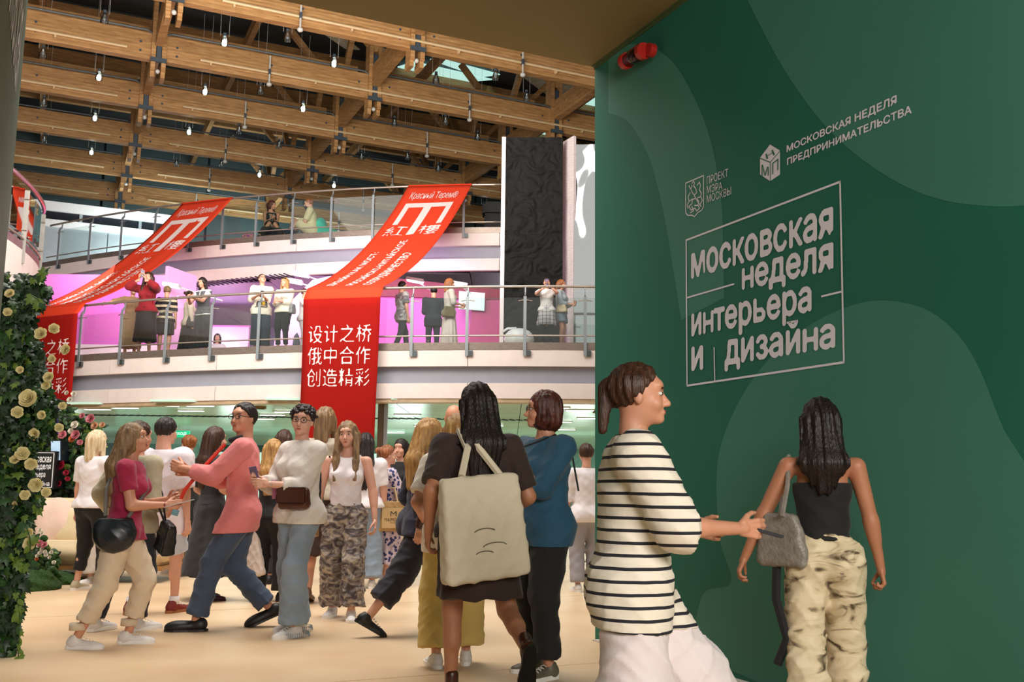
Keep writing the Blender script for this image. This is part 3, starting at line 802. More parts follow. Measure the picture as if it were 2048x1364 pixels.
# exit sign
p = at_y(357, 868, 27.5)
ex = thing('exit_sign', 'small glowing green exit sign hanging from the mint ceiling', 'sign', p)
MB().box(p.x - .30, p.x + .30, p.y, p.y + .06, p.z - .09, p.z + .09).build('housing', mat('exit_green', '#16b07c', emit=.9, var=0), ex)
uv, fs, _ = text_geo('ВЫХОД', .02)
MB().add([(p.x - .22 + .44 * u, p.y - .004, p.z - .04 + .09 * v) for u, v in uv], fs).build('lettering', mat('exit_white', '#eafff6', emit=1.2, var=0), ex)
MB().tube([(p.x, p.y + .03, p.z + .09), (p.x, p.y + .03, ZC)], .01, 5).build('stem', M_drop, ex)
# pillar beside the right banner
pl = tag(empty('pillar', on_z(764, 1030, 0)), kind='structure')
pp = at_y(763, 900, 19.0)
MB().box(pp.x - .09, pp.x + .03, 19.0, 19.4, 0, ZC).build('pillar_core', mat('brown_stone', '#6b5a46', rough=.5), pl)
MB().box(pp.x + .03, pp.x + .10, 18.98, 19.02, 0, ZC).build('glass_edge', M_silver, pl)

# ------------------------------------------------------------------ booths on the lower gallery
Zf = Z2
def pxq(pts, Y): return [at_y(x, y, Y) for x, y in pts]
M_pink = mat('pink_booth', '#dc7fcb', rough=.8, color2='#d672c2', scale=.5, spec=.1)
M_hot = mat('pale_pink_booth', '#f4b9ee', rough=.6, var=.02)
M_mag = mat('magenta_booth', '#a81a6c', rough=.45, color2='#9a1460', scale=.5)
M_crim = mat('crimson_booth', '#7c0b34', rough=.5)
M_lilac = mat('lilac_ceiling', '#b9a2cf', rough=.4, scale=.5, var=.05)
bo = tag(empty('ceiling_gallery', (0, 27, Z3 - 1.02)), kind='structure')
ZG = Z3 - 1.02
for j in range(12):
    x0 = -21 + j * 2.5
    y0 = edge3(x0 + 1.2) + .25
    for k in range(3):
        ya = y0 + k * 2.9
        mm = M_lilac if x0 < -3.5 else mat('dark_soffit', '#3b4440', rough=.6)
        MB().box(x0, x0 + 2.48, ya, ya + 2.88, ZG, ZG + .04).build('ceiling_panel', mm, bo)
for k in range(26):
    p = on_z(330 + k * 9.5, 572 - k * 1.0, ZG - .02)
    MB().bar(p, p + Vector((.15, .45, 0)), .035, .02).build('ceiling_slot', M_dark, bo)
gw = tag(empty('wall_gallery', (0, 31, Zf)), kind='structure')
MB().box(-24, 10, 31.6, 31.8, Zf, Z3).build('wall_panel', M_lilac, gw)
for i in range(9): MB().box(-20 + i * 2.2, -19.9 + i * 2.2, 31.5, 31.6, Zf, Z3 - 1).build('mullion', M_silver, gw)

b1 = thing('pink_booth', 'glowing pink and white exhibition booth behind the woman in the red blouse', 'booth', (-8, 23.5, Zf))
q = at_y(165, 600, 22.6); q2 = at_y(360, 600, 23.2)
MB().bar((q.x - 1.5, 23.3, Zf + 1.15), (q2.x, 23.3, Zf + 1.15), .1, 2.3).build('back_wall', M_pink, b1)
MB().bar((q.x - 1.5, 23.15, Zf + .3), (q.x + 2.4, 23.15, Zf + .3), .1, .6).build('white_base', mat('booth_white', '#f2eef4', rough=.4, var=.01), b1)
MB().bar((q2.x, 22.2, Zf + 1.15), (q2.x + .3, 23.3, Zf + 1.15), .08, 2.3).build('side_wall', M_hot, b1)
uv, fs, _ = text_geo('ФОРМА', .02)
YC = 27.0
b2 = thing('pink_counter', 'low glowing pink counter behind the leaning woman with a phone', 'counter', at_y(450, 680, YC))
pa, pb = at_y(418, 655, YC), at_y(498, 655, YC)
MB().box(pa.x, pb.x, YC, YC + .2, Zf, pa.z + .02).build('front_panel', M_hot, b2)
MB().box(pa.x - .05, pb.x + .05, YC - .05, YC + .6, pa.z + .02, pa.z + .06).build('counter_top', M_pink, b2)
b3 = thing('white_pink_panel', 'tall slanted pale pink panel between the blonde woman and the right banner', 'panel', at_y(590, 680, 21.5))
MB().prism(pxq([(545, 704), (560, 625), (625, 560), (680, 548), (680, 704)], 21.6), (0, .1, 0)).build('panel_face', M_hot, b3)
MB().prism(pxq([(583, 700), (588, 672), (594, 665), (598, 672), (600, 686), (597, 700)], 21.5), (0, .02, 0)).build('round_mirror', M_dark, b3)
b4 = thing('magenta_booth', 'large magenta booth wall behind the man in the grey shirt', 'booth', at_y(850, 690, 22.6))
MB().prism([p for p in pxq([(640, 575), (760, 562), (1012, 584), (1012, 705), (640, 710)], 23.4)], (0, .15, 0)).build('wall_face', M_pink, b4)
MB().prism([p for p in pxq([(700, 553), (800, 557), (1012, 580), (1012, 600), (700, 590)], 23.3)], (0, .08, 0)).build('crimson_header', M_crim, b4)
MB().prism([p for p in pxq([(945, 600), (1010, 600), (1010, 705), (935, 705)], 22.9)], (0, .1, 0)).build('side_screen', M_mag, b4)
lb = thing('lit_poster', 'pale mint backlit poster on the magenta booth wall', 'poster', at_y(943, 601, 22.8))
MB().prism(pxq([(918, 582), (970, 586), (969, 622), (917, 618)], 22.8), (0, .05, 0)).build('frame', M_silver, lb)
MB().prism(pxq([(919, 583), (969, 587), (968, 621), (918, 617)], 22.78), (0, .02, 0)).build('lit_sheet', mat('poster_mint', '#b8efdc', emit=.55, scale=9, var=.06), lb)
# booth arm lights
for i, (x, y, s) in enumerate([(343, 570, 1), (830, 560, 0), (918, 568, 0), (602, 548, 1), (588, 562, 1)]):
    p = at_y(x, y, 22.0 if s else 21.5)
    t = thing('booth_floodlight', ['white arm floodlight above the striped-top visitor', 'white floodlight just above the grey-shirt man', 'white floodlight above the dark-suited man', 'white arm floodlight nearest the right banner, upper of two', 'white arm floodlight beside the right banner, lower of two'][i], 'floodlight', p)
    MB().obox(p, (.19, 0, -.03), (0, .1, 0), (.01, 0, .035)).build('housing', mat('white_metal', '#e4e6ec', rough=.3), t, bevel=.01)
    MB().obox(p - ZX * .04, (.17, 0, -.03), (0, .09, 0), (0, 0, .008)).build('lens', mat('flood_glow', '#ffffff', emit=7, var=0), t)
    MB().tube([p, p + Vector((.9, .9, -.18)) if s else p + Vector((.25, 1.6, .06))], .018, 5).build('arm', MATS['white_metal'], t)

# ------------------------------------------------------------------ tall sample panels (black fabric, perforated white, mirror, glitter)
YP = 19.6
def slab_from(pts, Y0, name, label, cat, m, th=.12, frame=None, extra=None):
    q = pxq(pts, Y0); t = thing(name, label, cat, (q[0].x, Y0, Zf))
    zs = Zf
    return t, q
t = thing('black_fabric_panel', 'tall crinkled black cloth panel rising past both galleries', 'panel', at_y(1065, 690, YP))
pa, pb, pt = at_y(1009, 500, YP), at_y(1125, 500, YP), at_y(1065, 276, YP)
mb = MB(); nx, nz = 60, 180; vs = []
for i in range(nx + 1):
    for j in range(nz + 1):
        x = pa.x + (pb.x - pa.x) * i / nx; z = Zf + (pt.z - Zf) * j / nz
        wx = x + .25 * noise.noise(Vector((x * 3, 9, z * 3))); wz = z + .25 * noise.noise(Vector((x * 3, 19, z * 3)))
        n1 = noise.noise(Vector((wx * 1.6, 0, wz * 2.4))); n2 = noise.noise(Vector((wx * 5, 7, wz * 9))); n3 = noise.noise(Vector((wx * 12, 3, wz * 20)))
        vs.append((x, YP - .07 * abs(n1) - .05 * abs(n2) - .02 * abs(n3) - (.02 if abs(z - (Zf + (pt.z - Zf) * .55)) > .04 else 0), z))
mb.add(vs, [(i * (nz + 1) + j, (i + 1) * (nz + 1) + j, (i + 1) * (nz + 1) + j + 1, i * (nz + 1) + j + 1) for i in range(nx) for j in range(nz)])
mb.build('crinkled_cloth', mat('black_cloth', '#0b0a0b', rough=.75, var=.2, scale=8, spec=.25), t, smooth=True)
MB().box(pa.x - .08, pa.x, YP - .05, YP + .6, Zf, pt.z + .0).build('white_side', mat('lilac_white', '#dccdd3', rough=.5, var=.02), t)
MB().box(pa.x - .02, pb.x, YP + .02, YP + .1, Zf, pt.z - .01).build('backing', M_dark, t)
t = thing('perforated_panel', 'tall narrow white perforated panel beside the black cloth panel', 'panel', at_y(1134, 690, YP))
c0, c1 = at_y(1125, 500, YP + .3), at_y(1147, 500, YP - .25)
zt0 = at_y(1125, 284, YP + .3).z; zt1 = at_y(1147, 271, YP - .25).z
mb = MB(); mb.add([(c0.x, YP + .3, Zf), (c1.x, YP - .25, Zf), (c1.x, YP - .25, zt1), (c0.x, YP + .3, zt0), (c0.x + .05, YP + .34, Zf), (c1.x + .05, YP - .21, Zf), (c1.x + .05, YP - .21, zt1), (c0.x + .05, YP + .34, zt0)],
   [(0, 1, 2, 3), (7, 6, 5, 4), (0, 4, 5, 1), (3, 2, 6, 7), (0, 3, 7, 4), (1, 5, 6, 2)])
pm = mat('perforated_white', '#d9cccf', rough=.5, var=.02)
N = pm.node_tree.nodes; L = pm.node_tree.links
br = N.new('ShaderNodeTexBrick'); br.inputs['Scale'].default_value = 9; br.inputs['Color1'].default_value = lin('#dccfd2'); br.inputs['Color2'].default_value = lin('#cfc3c8'); br.inputs['Mortar'].default_value = lin('#9a8f96'); br.inputs['Mortar Size'].default_value = .012
tc = N.new('ShaderNodeTexCoord'); mpp = N.new('ShaderNodeMapping'); mpp.inputs['Rotation'].default_value = (PI / 2, 0, 0); L.new(tc.outputs['Object'], mpp.inputs[0]); L.new(mpp.outputs[0], br.inputs[0]); L.new(br.outputs[0], N['Principled BSDF'].inputs['Base Color'])
mb.build('perforated_sheet', pm, t)
t = thing('mirror_panel', 'tall rippled mirror foil panel between perforated and glitter panels', 'panel', at_y(1170, 690, YP))
m0, m1, mt = at_y(1148, 500, YP - .25), at_y(1194, 500, YP - .25), at_y(1170, 279, YP - .25)
mb = MB(); nx, nz = 12, 80; vs = []
for i in range(nx + 1):
    for j in range(nz + 1):
        x = m0.x + (m1.x - m0.x) * i / nx; z = Zf + (mt.z - Zf) * j / nz; f = min(1, max(0, (z - Zf - 1.5) / 1.5))
        vs.append((x, YP - .25 + max(0, z - Zf - 2.6) * .16 - f * .035 * noise.noise(Vector((x * 2.5, 1, z * 1.3))) * 1.6, z))
mb.add(vs, [(i * (nz + 1) + j, (i + 1) * (nz + 1) + j, (i + 1) * (nz + 1) + j + 1, i * (nz + 1) + j + 1) for i in range(nx) for j in range(nz)])
mb.build('mirror_foil', mat('mirror_foil', '#dfe6ea', rough=.06, metal=1.0, var=.01), t, smooth=True)
MB().box(m0.x, m1.x, YP + .5, YP + .55, Zf, mt.z - .03).build('backing', M_silver, t)
t = thing('glitter_panel', 'tall silver glitter panel partly hidden by the green wall', 'panel', at_y(1205, 690, YP))
g0, g1_, gt = at_y(1195, 500, YP - .2), at_y(1250, 500, YP - .2), at_y(1200, 300, YP - .2)
gm = mat('silver_glitter', '#e8eaec', rough=.25, metal=.85, scale=90, color2='#5b6066', bump=1.0, bscale=70, detail=1)
MB().box(g0.x, g1_.x, YP - .2, YP - .1, Zf, gt.z).build('glitter_sheet', gm, t)
MB().box(g0.x, g1_.x, YP - .08, YP - .03, Zf, gt.z - .02).build('backing', M_silver, t)
# black speaker under cloth on the upper gallery by the panel
p = at_y(992, 440, 23.4)
t = thing('covered_loudspeaker', 'black covered loudspeaker on the upper gallery beside the black cloth panel', 'loudspeaker', (p.x, 23.4, Z3))
MB().box(p.x - .28, p.x + .28, 23.2, 23.7, Z3, Z3 + .5).build('body', mat('black_cover', '#101012', rough=.8), t, bevel=.05)
MB().box(p.x - .33, p.x + .3, 23.15, 23.75, Z3 + .45, Z3 + .8).build('cloth_top', MATS['black_cover'], t, bevel=.07)
# white pod and its black screen behind the balustrade, right
p = at_y(1038, 680, 18.9)
t = thing('white_pod', 'rounded white pod standing in front of the black cloth panel', 'pod', (p.x, 18.95, Zf))
MB().ball((p.x, 18.95, Zf + .22), .3, 14, 8, (1, .8, .75)).build('shell', mat('white_gloss', '#eceaf0', rough=.2), t, smooth=True)
MB().tube([(p.x - .32, 18.95, Zf + .36), (p.x - .22, 18.95, Zf + .43), (p.x - .05, 18.95, Zf + .44)], .025, 8).build('handle', MATS['white_gloss'], t, smooth=True)

# ------------------------------------------------------------------ red banners between the galleries
M_ban_shade = mat('banner_red', '#c6241c', rough=.9)  # hanging part of the same cloth, its shade put into a darker red
M_ban_lit = mat('banner_cloth_lit', '#cf4029', rough=.95, var=.02, scale=3, spec=.02)  # slanting part and fold, the light on them put into a brighter red
M_btxt = mat('banner_print', '#ddcccd', rough=.95, var=.01, spec=.02)
def banner(label, topL, topR, railL, railR, bandh, zbot, seed, hang_text=True):
    TLp = [on_z(*topL, Z3 + 1.05), on_z(*topR, Z3 + 1.05)]
    RLp = [on_z(*railL, Z2 + 1.08), on_z(*railR, Z2 + 1.08)]
    for lst, fn_, off, zz, pxl in ((TLp, edge3, .04, Z3, (topL[0], topR[0])), (RLp, edge2, .09, Z2, (railL[0], railR[0]))):
        for v, c in zip(lst, pxl): x = find_x(fn_, zz + 1.08, c); v.x = x; v.y = fn_(x) - off
    t = thing('hanging_banner', label, 'banner', (RLp[0] + RLp[1]) / 2)
    def upper(u, v):     # v 0 at the upper rail, 1 at the lower rail
        a = TLp[0].lerp(TLp[1], u); b = RLp[0].lerp(RLp[1], u); p = a.lerp(b, v)
        p.z -= .40 * 4 * v * (1 - v) * (1 + .04 * math.sin(u * 5)); p.z += .012 * math.sin(u * 19 + seed) * math.sin(PI * v)
        return p
    out = Vector(((RLp[1] - RLp[0]).y, -(RLp[1] - RLp[0]).x, 0)).normalized()
    def lower(u, v):     # v in metres below the rail
        p = RLp[0].lerp(RLp[1], u).copy()
        if v < bandh: p += out * (.16 * v / bandh) - ZX * v
        else: p += out * (.16 + .012 * math.sin(u * 7 + v * 2 + seed)) - ZX * v
        # slight narrowing
        c = (RLp[0] + RLp[1]) / 2; p.x = c.x + (p.x - c.x) * (1 - .015 * v)
        return p
    def sheet(fn, nu, v0, v1, nv, name, m, back=.006):
        mb = MB(); vs = [fn(i / nu, v0 + (v1 - v0) * j / nv) for j in range(nv + 1) for i in range(nu + 1)]
        fs = [(j * (nu + 1) + i, j * (nu + 1) + i + 1, (j + 1) * (nu + 1) + i + 1, (j + 1) * (nu + 1) + i) for j in range(nv) for i in range(nu)]
        mb.add(vs, fs); o = mb.build(name, m, t, smooth=True)
        md = o.modifiers.new('thick', 'SOLIDIFY'); md.thickness = back; md.offset = 0
        return o
    drop = RLp[0].z - zbot
    sheet(upper, 16, 0, 1, 40, 'upper_cloth', M_ban_lit)
    sheet(lower, 12, 0, bandh, 4, 'fold_strip', M_ban_lit)
    sheet(lower, 12, bandh, drop, 20, 'hanging_cloth', M_ban_shade)
    MB().tube([TLp[0], TLp[1]], .02, 6).build('top_hem', M_ban_lit, t)
    def put(s, fn, u0, u1, v0, v1, bold, side=-1, name='lettering', ml=.25, lift=.008):
        uv, fs, _ = text_geo(s, bold, maxlen=ml)
        vs = []
        for (a, b), kk in zip(uv, TXL):
            u = u0 + (u1 - u0) * a; v = v0 + (v1 - v0) * (1 - b)
            p = fn(u, v); du = fn(min(u + .01, 1), v) - fn(max(u - .01, 0), v); dvv = fn(u, v + .01) - fn(u, max(v - .01, 0.0))
            n = du.cross(dvv).normalized()
            if n.z * 0 + n.y > 0 or (abs(n.y) < .05 and n.z < 0): n = -n
            vs.append(p + n * (lift + kk))
        return MB().add(vs, fs).build(name, M_btxt, t)
    def putv(s, u0, u1, v0, v1, bold):   # text running along the length of the slanting cloth, read upwards
        uv, fs, _ = text_geo(s, bold, maxlen=.3)
        vs = []
        for (a, b), kk in zip(uv, TXL):
            v = v1 + (v0 - v1) * a; u = u0 + (u1 - u0) * (1 - b)
            p = upper(u, v); du = upper(u + .01, v) - upper(u - .01, v); dvv = upper(u, v + .01) - upper(u, v - .01)
            n = du.cross(dvv).normalized()
            if n.z < 0: n = -n
            if n.dot(Vector((0, 0, CH)) - p) < 0: n = -n
            vs.append(p + n * (.01 + kk))
        return MB().add(vs, fs).build('lettering', M_btxt, t)
    def putu(s, u0, u1, v0, v1, bold):
        uv, fs, _ = text_geo(s, bold, maxlen=.25)
        vs = []
        for (a, b), kk in zip(uv, TXL):
            u = u0 + (u1 - u0) * a; v = v0 + (v1 - v0) * (1 - b)
            p = upper(u, v); du = upper(u + .01, v) - upper(u - .01, v); dvv = upper(u, v + .01) - upper(u, v - .01)
            n = du.cross(dvv).normalized()
            if n.dot(Vector((0, 0, CH)) - p) < 0: n = -n
            vs.append(p + n * (.01 + kk))
        return MB().add(vs, fs).build('lettering', M_btxt, t)
    putu('Красный Терем®', .13, .86, .045, .105, .001)
    # gate emblem: bar with three legs, built as strips on the cloth
    def patch(pts):
        mb = MB()
        for (u0, u1, v0, v1) in pts:
            n = 6; vs = []
            for j in range(n + 1):
                for u in (u0, (u0 + u1) / 2, u1):
                    v = v0 + (v1 - v0) * j / n; p = upper(u, v); nn = (upper(u + .01, v) - upper(u - .01, v)).cross(upper(u, v + .01) - upper(u, v - .01)).normalized()
                    if nn.dot(Vector((0, 0, CH)) - p) < 0: nn = -nn
                    vs.append(p + nn * .01)
            mb.add(vs, [(j * 3 + i, j * 3 + i + 1, j * 3 + i + 4, j * 3 + i + 3) for j in range(n) for i in range(2)])
        mb.build('gate_emblem', M_btxt, t)
    patch([(.13, .86, .125, .155), (.13, .21, .155, .285), (.78, .86, .155, .285), (.44, .56, .155, .37)])
    putu('紅', .10, .40, .30, .375, .012); putu('樓', .60, .89, .30, .375, .012)
    putv('ДИЗАЙН КАК МОСТ:', .15, .30, .53, .965, .03)
    putv('РОССИЙСКО-КИТАЙСКОЕ', .41, .55, .42, .965, .03)
    putv('СОТРУДНИЧЕСТВО', .66, .80, .55, .965, .03)
    for k, s in enumerate(('设计之桥', '俄中合作', '创造精彩')):
        v0 = bandh + .50 + k * .405
        put(s, lower, .08, .90, v0, v0 + .33, .012)
    return t
banner('red hanging banner over both rails beside the flower arch, printed with white lettering', (366, 414), (466, 403), (61, 612), (175, 606), .24, 2.2, 1.0)
banner('red hanging banner over both rails at the middle of the galleries, with white lettering', (817, 371), (944, 376), (617, 583), (769, 577), .24, 1.75, 2.3)

# ================================================================== FIGURES
# Every figure is modelled from rounded limb shapes blended into one skin and turned into a mesh by surface nets.
def smin(a, b, k):
    h = np.clip(.5 + .5 * (b - a) / k, 0, 1); return b * (1 - h) + a * h - k * h * (1 - h)
def cone(Pt, a, b, ra, rb):
    a = np.asarray(a, np.float32); b = np.asarray(b, np.float32); ab = b - a; L2 = max(float(ab @ ab), 1e-9)
    pa = Pt - a; t = np.clip((pa @ ab) / L2, 0, 1)
    d = pa - t[..., None] * ab
    return np.sqrt(np.einsum('...i,...i', d, d)) - (ra + (rb - ra) * t)
def ell(Pt, c, r):
    q = (Pt - np.asarray(c, np.float32)); r = np.asarray(r, np.float32)
    k0 = np.sqrt(np.einsum('...i,...i', q / r, q / r)); k1 = np.sqrt(np.einsum('...i,...i', q / (r * r), q / (r * r))) + 1e-6
    return k0 * (k0 - 1) / k1
def field_mesh(fn, lo, hi, h):
    lo = np.asarray(lo, np.float32) - 2 * h; hi = np.asarray(hi, np.float32) + 2 * h
    n = np.ceil((hi - lo) / h).astype(int) + 1
    g = np.stack(np.meshgrid(*[lo[i] + h * np.arange(n[i], dtype=np.float32) for i in range(3)], indexing='ij'), -1).astype(np.float32)
    return surface_nets(fn(g), lo, h)
def np_mesh(name, VQ, material, parent, smooth=True, label=None, kind=None):
    V = []; F = []; n = 0
    for v, q in VQ:
        if len(v) == 0: continue
        V.append(v); F.append(np.asarray(q) + n); n += len(v)
    if not V: return None
    V = np.concatenate(V); F = np.concatenate(F)
    me = bpy.data.meshes.new(name); me.vertices.add(len(V)); me.vertices.foreach_set('co', V.astype(np.float32).ravel())
    me.loops.add(len(F) * 4); me.polygons.add(len(F))
    me.loops.foreach_set('vertex_index', F.astype(np.int32).ravel()); me.polygons.foreach_set('loop_start', np.arange(0, len(F) * 4, 4, dtype=np.int32))
    me.update(calc_edges=True)
    me.polygons.foreach_set('use_smooth', [smooth] * len(F)); me.materials.append(material)
    o = bpy.data.objects.new(name, me); COLL.objects.link(o); o.parent = parent
    if label: o['label'] = label
    if kind: o['kind'] = kind
    return o

def v3(*a): return np.array(a, float)
def unit(v): return v / (np.linalg.norm(v) + 1e-9)
def ik(a, b, l1, l2, pole):
    d = b - a; L = np.linalg.norm(d); L = min(L, (l1 + l2) * .999); dn = unit(d)
    x = (l1 * l1 - l2 * l2 + L * L) / (2 * L); y = math.sqrt(max(l1 * l1 - x * x, 0))
    p = pole - dn * (pole @ dn); return a + dn * x + unit(p) * y, a + dn * L
def rotx(t): c, s = math.cos(t), math.sin(t); return np.array([[1, 0, 0], [0, c, -s], [0, s, c]])
def rotz_(t): c, s = math.cos(t), math.sin(t); return np.array([[c, -s, 0], [s, c, 0], [0, 0, 1]])
def roty_(t): c, s = math.cos(t), math.sin(t); return np.array([[c, 0, s], [0, 1, 0], [-s, 0, c]])

SKIN = {'a': mat('skin_fair', '#d8a088', rough=.5, var=.05, scale=9), 'b': mat('skin_warm', '#c98d70', rough=.5, var=.05, scale=9), 'c': mat('skin_tan', '#b67a5a', rough=.5, var=.05, scale=9)}
M_lip = mat('lips', '#b2544c', rough=.4); M_eye = mat('eye_white', '#d9d4d0', rough=.25, var=.02); M_iris = mat('iris_dark', '#2a1c16', rough=.2)
def hair_mat(name, c1, c2):
    return mat(name, c1, color2=c2, rough=.42, scale=14, stretch=(3, 3, .35), bump=.5, bscale=60, spec=.4)
HAIR = {'blonde': hair_mat('hair_blonde', '#c79a5e', '#8f6433'), 'ash': hair_mat('hair_ash', '#9a7a55', '#5e452c'), 'brown': hair_mat('hair_brown', '#4a2c1c', '#2b170e'),
        'dark': hair_mat('hair_dark', '#241510', '#120a08'), 'black': hair_mat('hair_black', '#15100e', '#080606'), 'white': hair_mat('hair_white', '#e2cfae', '#b99b70'),
        'copper': hair_mat('hair_copper', '#a8673a', '#6b3a1e'), 'auburn': hair_mat('hair_auburn', '#5b2a20', '#33130d')}

def cloth_mat(name, c, **k):
    d = dict(rough=.85, var=.07, scale=7, bump=.35, bscale=22, sheen=.1); d.update(k)
    return mat(name, c, **d)

class Fig:
    """one standing, walking or sitting figure. Local frame: faces +Y, right hand +X, z up, feet on z = 0"""
    def __init__(s, label, pos, H=1.68, face=180, sex='f', skin='a', res=.016, lean=0, twist=0, head=(0, 0, 0), feet=None, hands=None, elbows=None,
                 pelvis=None, build=1.0, group=None, curl=(.45, .45), name='person', handdir=(None, None), shift=(0, 0)):
        s.sc = H / 1.70; s.res = res / s.sc if res else .016; s.sex = sex; s.bd = build; s.label = label
        rz = -math.radians(face)
        s.root = thing(name, label, 'person', pos, rz, group); s.root['kind'] = 'thing'
        s.skin = SKIN[skin]; s.rz = rz; s.pos = Vector(pos)
        fL, fR = feet or ((-.10, 0, 0), (.10, .02, 0))
        fL = v3(*fL); fR = v3(*fR)
        s.ank = {'L': fL + v3(0, 0, .085), 'R': fR + v3(0, 0, .085)}
        LT, LS = .415, .405
        hw = .092
        if pelvis is None:
            z = .93
            for k, sx in (('L', -hw), ('R', hw)):
                d = s.ank[k] - v3(sx, 0, 0); r = math.hypot(d[0], d[1] - shift[1])
                z = min(z, d[2] + math.sqrt(max((LT + LS - .006) ** 2 - r * r, .01)))
            pelvis = (shift[0], shift[1], z)
        s.pel = v3(*pelvis)
        R = rotx(-math.radians(lean)); s.R = R; s.Rs = R @ rotz_(math.radians(twist))
        T = lambda x, y, z: s.pel + R @ v3(x, y, z)
        TS = lambda x, y, z: s.pel + R @ v3(0, 0, z) + s.Rs @ v3(x, y, 0)
        s.T = T; s.TS = TS
        sw = (.172 if sex == 'f' else .205) * (1 + (build - 1) * .5)
        s.sw = sw
        s.sh = {'L': TS(-sw, -.01, .460), 'R': TS(sw, -.01, .460)}
        s.hip = {'L': s.pel + v3(-hw, 0, 0), 'R': s.pel + v3(hw, 0, 0)}
        s.knee = {}
        for k, sx in (('L', -1), ('R', 1)):
            kn, an = ik(s.hip[k], s.ank[k], LT, LS, v3(sx * .12, 1, .05)); s.knee[k] = kn; s.ank[k] = an
        s.el = {}; s.wr = {}
        hands = hands or ((-.24, .06, .80), (.24, .06, .80)); elbows = elbows or (v3(-.5, -1, -.3), v3(.5, -1, -.3))
        for i, k in enumerate('LR'):
            e, w = ik(s.sh[k], v3(*hands[i]), .285, .245, np.array(elbows[i], float)); s.el[k] = e; s.wr[k] = w
        s.nb = T(0, -.015, .53); s.hp = T(0, .012, .60)          # neck base, head pivot
        yaw, pit, rol = [math.radians(a) for a in head]
        s.Rh = R @ rotz_(-yaw) @ rotx(-pit) @ roty_(rol) if abs(lean) < 12 else rotx(-math.radians(lean) * .4) @ rotz_(-yaw) @ rotx(-pit) @ roty_(rol)
        s.curl = curl; s.handdir = handdir
        s.parts = {}
    # --- transforms
    def hd(s, x, y, z): return s.hp + s.Rh @ v3(x, y, z)
    def world(s, p):
        p = Vector([float(a) * s.sc for a in p]); return s.pos + Matrix.Rotation(s.rz, 3, 'Z') @ p
    def hloc(s, g): return ((g - s.hp.astype(np.float32)) @ s.Rh.astype(np.float32))
    def tloc(s, g): return ((g - s.pel.astype(np.float32)) @ s.R.astype(np.float32))
    def emit(s, name, fn, lo, hi, h, m, parent=None, label=None, smooth=True):
        VQ = fn if isinstance(fn, list) else [field_mesh(fn, lo, hi, h)]
        VQ = [(v * s.sc, q) for v, q in VQ if len(v)]
        return np_mesh(name, VQ, m, parent or s.root, label=label, smooth=smooth)
    # --- torso field, grown by g
    def torso(s, Pt, g=0.0, k=.04, hips=True, aniso=True):
        q = s.tloc(Pt); b = s.bd; f = s.sex == 'f'
        def el(c, r): return ell(q, c, tuple(x + g for x in r))
        d = el((0, -.005, .0), (.165 * b if f else .155 * b, .115 * b, .13))
        d = smin(d, el((0, .005, .17), (.128 * b if f else .145 * b, .098 * b, .16)), k)
        d = smin(d, el((0, 0, .345), (.145 * b if f else .168 * b, .105 * b, .165)), k)
        d = smin(d, el((0, -.012, .45), (.145 if f else .17, .075, .06)), k)
        if f:
            d = smin(d, el((-.068, .075 * b, .33), (.062 * b, .06 * b, .06)), .03); d = smin(d, el((.068, .075 * b, .33), (.062 * b, .06 * b, .06)), .03)
            d = smin(d, el((-.08, -.05, -.03), (.085, .085, .10)), .04); d = smin(d, el((.08, -.05, -.03), (.085, .085, .10)), .04)
        for kx in 'LR':
            d = smin(d, cone(Pt, s.T(0, -.012, .515), s.sh[kx], .036 + g, .046 + g), .035)
        return d
    def arm(s, Pt, k, g=0.0, upto=1.0, rad=1.0):
        """upto 1: shoulder to wrist, less: cut along the arm"""
        a, e, w = s.sh[k], s.el[k], s.wr[k]; b = .85 + .15 * s.bd
        m = 1.0 if s.sex == 'f' else 1.18
        d = cone(Pt, a, e, .048 * m * b * rad + g, .038 * m * b * rad + g)
        d2 = cone(Pt, e, w, .038 * m * b * rad + g, .024 * m * rad + g)
        d2 = smin(d2, cone(Pt, e + (w - e) * .12, e + (w - e) * .4, (.038 * m * b + g) * rad, .030 * m * rad + g), .02)
        L1, L2 = .285, .245; L = L1 + L2; cut = upto * L
        if cut < L1:
            n = unit(e - a); p = a + n * cut; d = np.maximum(d, (Pt - p) @ n.astype(np.float32)); return d
        if cut < L:
            n = unit(w - e); p = e + n * (cut - L1); d2 = np.maximum(d2, (Pt - p) @ n.astype(np.float32))
        return smin(d, d2, .02)
    def leg(s, Pt, k, g=0.0, prof=None, upto=1.0, ks=.03):
        h, kn, an = s.hip[k], s.knee[k], s.ank[k]; b = .8 + .2 * s.bd
        r = prof or (.092 * b, .055, .056 * b, .036)
        d = cone(Pt, h + v3(0, 0, -.02), kn, r[0] + g, r[1] + g)
        d2 = cone(Pt, kn, an, r[1] * .98 + g, r[3] + g)
        if not prof:
            c1 = kn + (an - kn) * .12 + v3(0, -.012, 0); c2 = kn + (an - kn) * .42 + v3(0, -.018, 0)
            d2 = smin(d2, cone(Pt, c1, c2, r[1] * .9 + g, r[2] * .92 + g), .02)
        else:
            d2 = cone(Pt, kn, an, r[2] + g, r[3] + g)
        L1, L2 = .415, .405; L = L1 + L2; cut = upto * L
        if cut < L1:
            n = unit(kn - h); p = h + n * cut; return np.maximum(d, (Pt - p) @ n.astype(np.float32))
        if cut < L:
            n = unit(an - kn); p = kn + n * (cut - L1); d2 = np.maximum(d2, (Pt - p) @ n.astype(np.float32))
        return smin(d, d2, ks)
    def bounds(s, pts, pad):
        pts = np.array(pts); return pts.min(0) - pad, pts.max(0) + pad
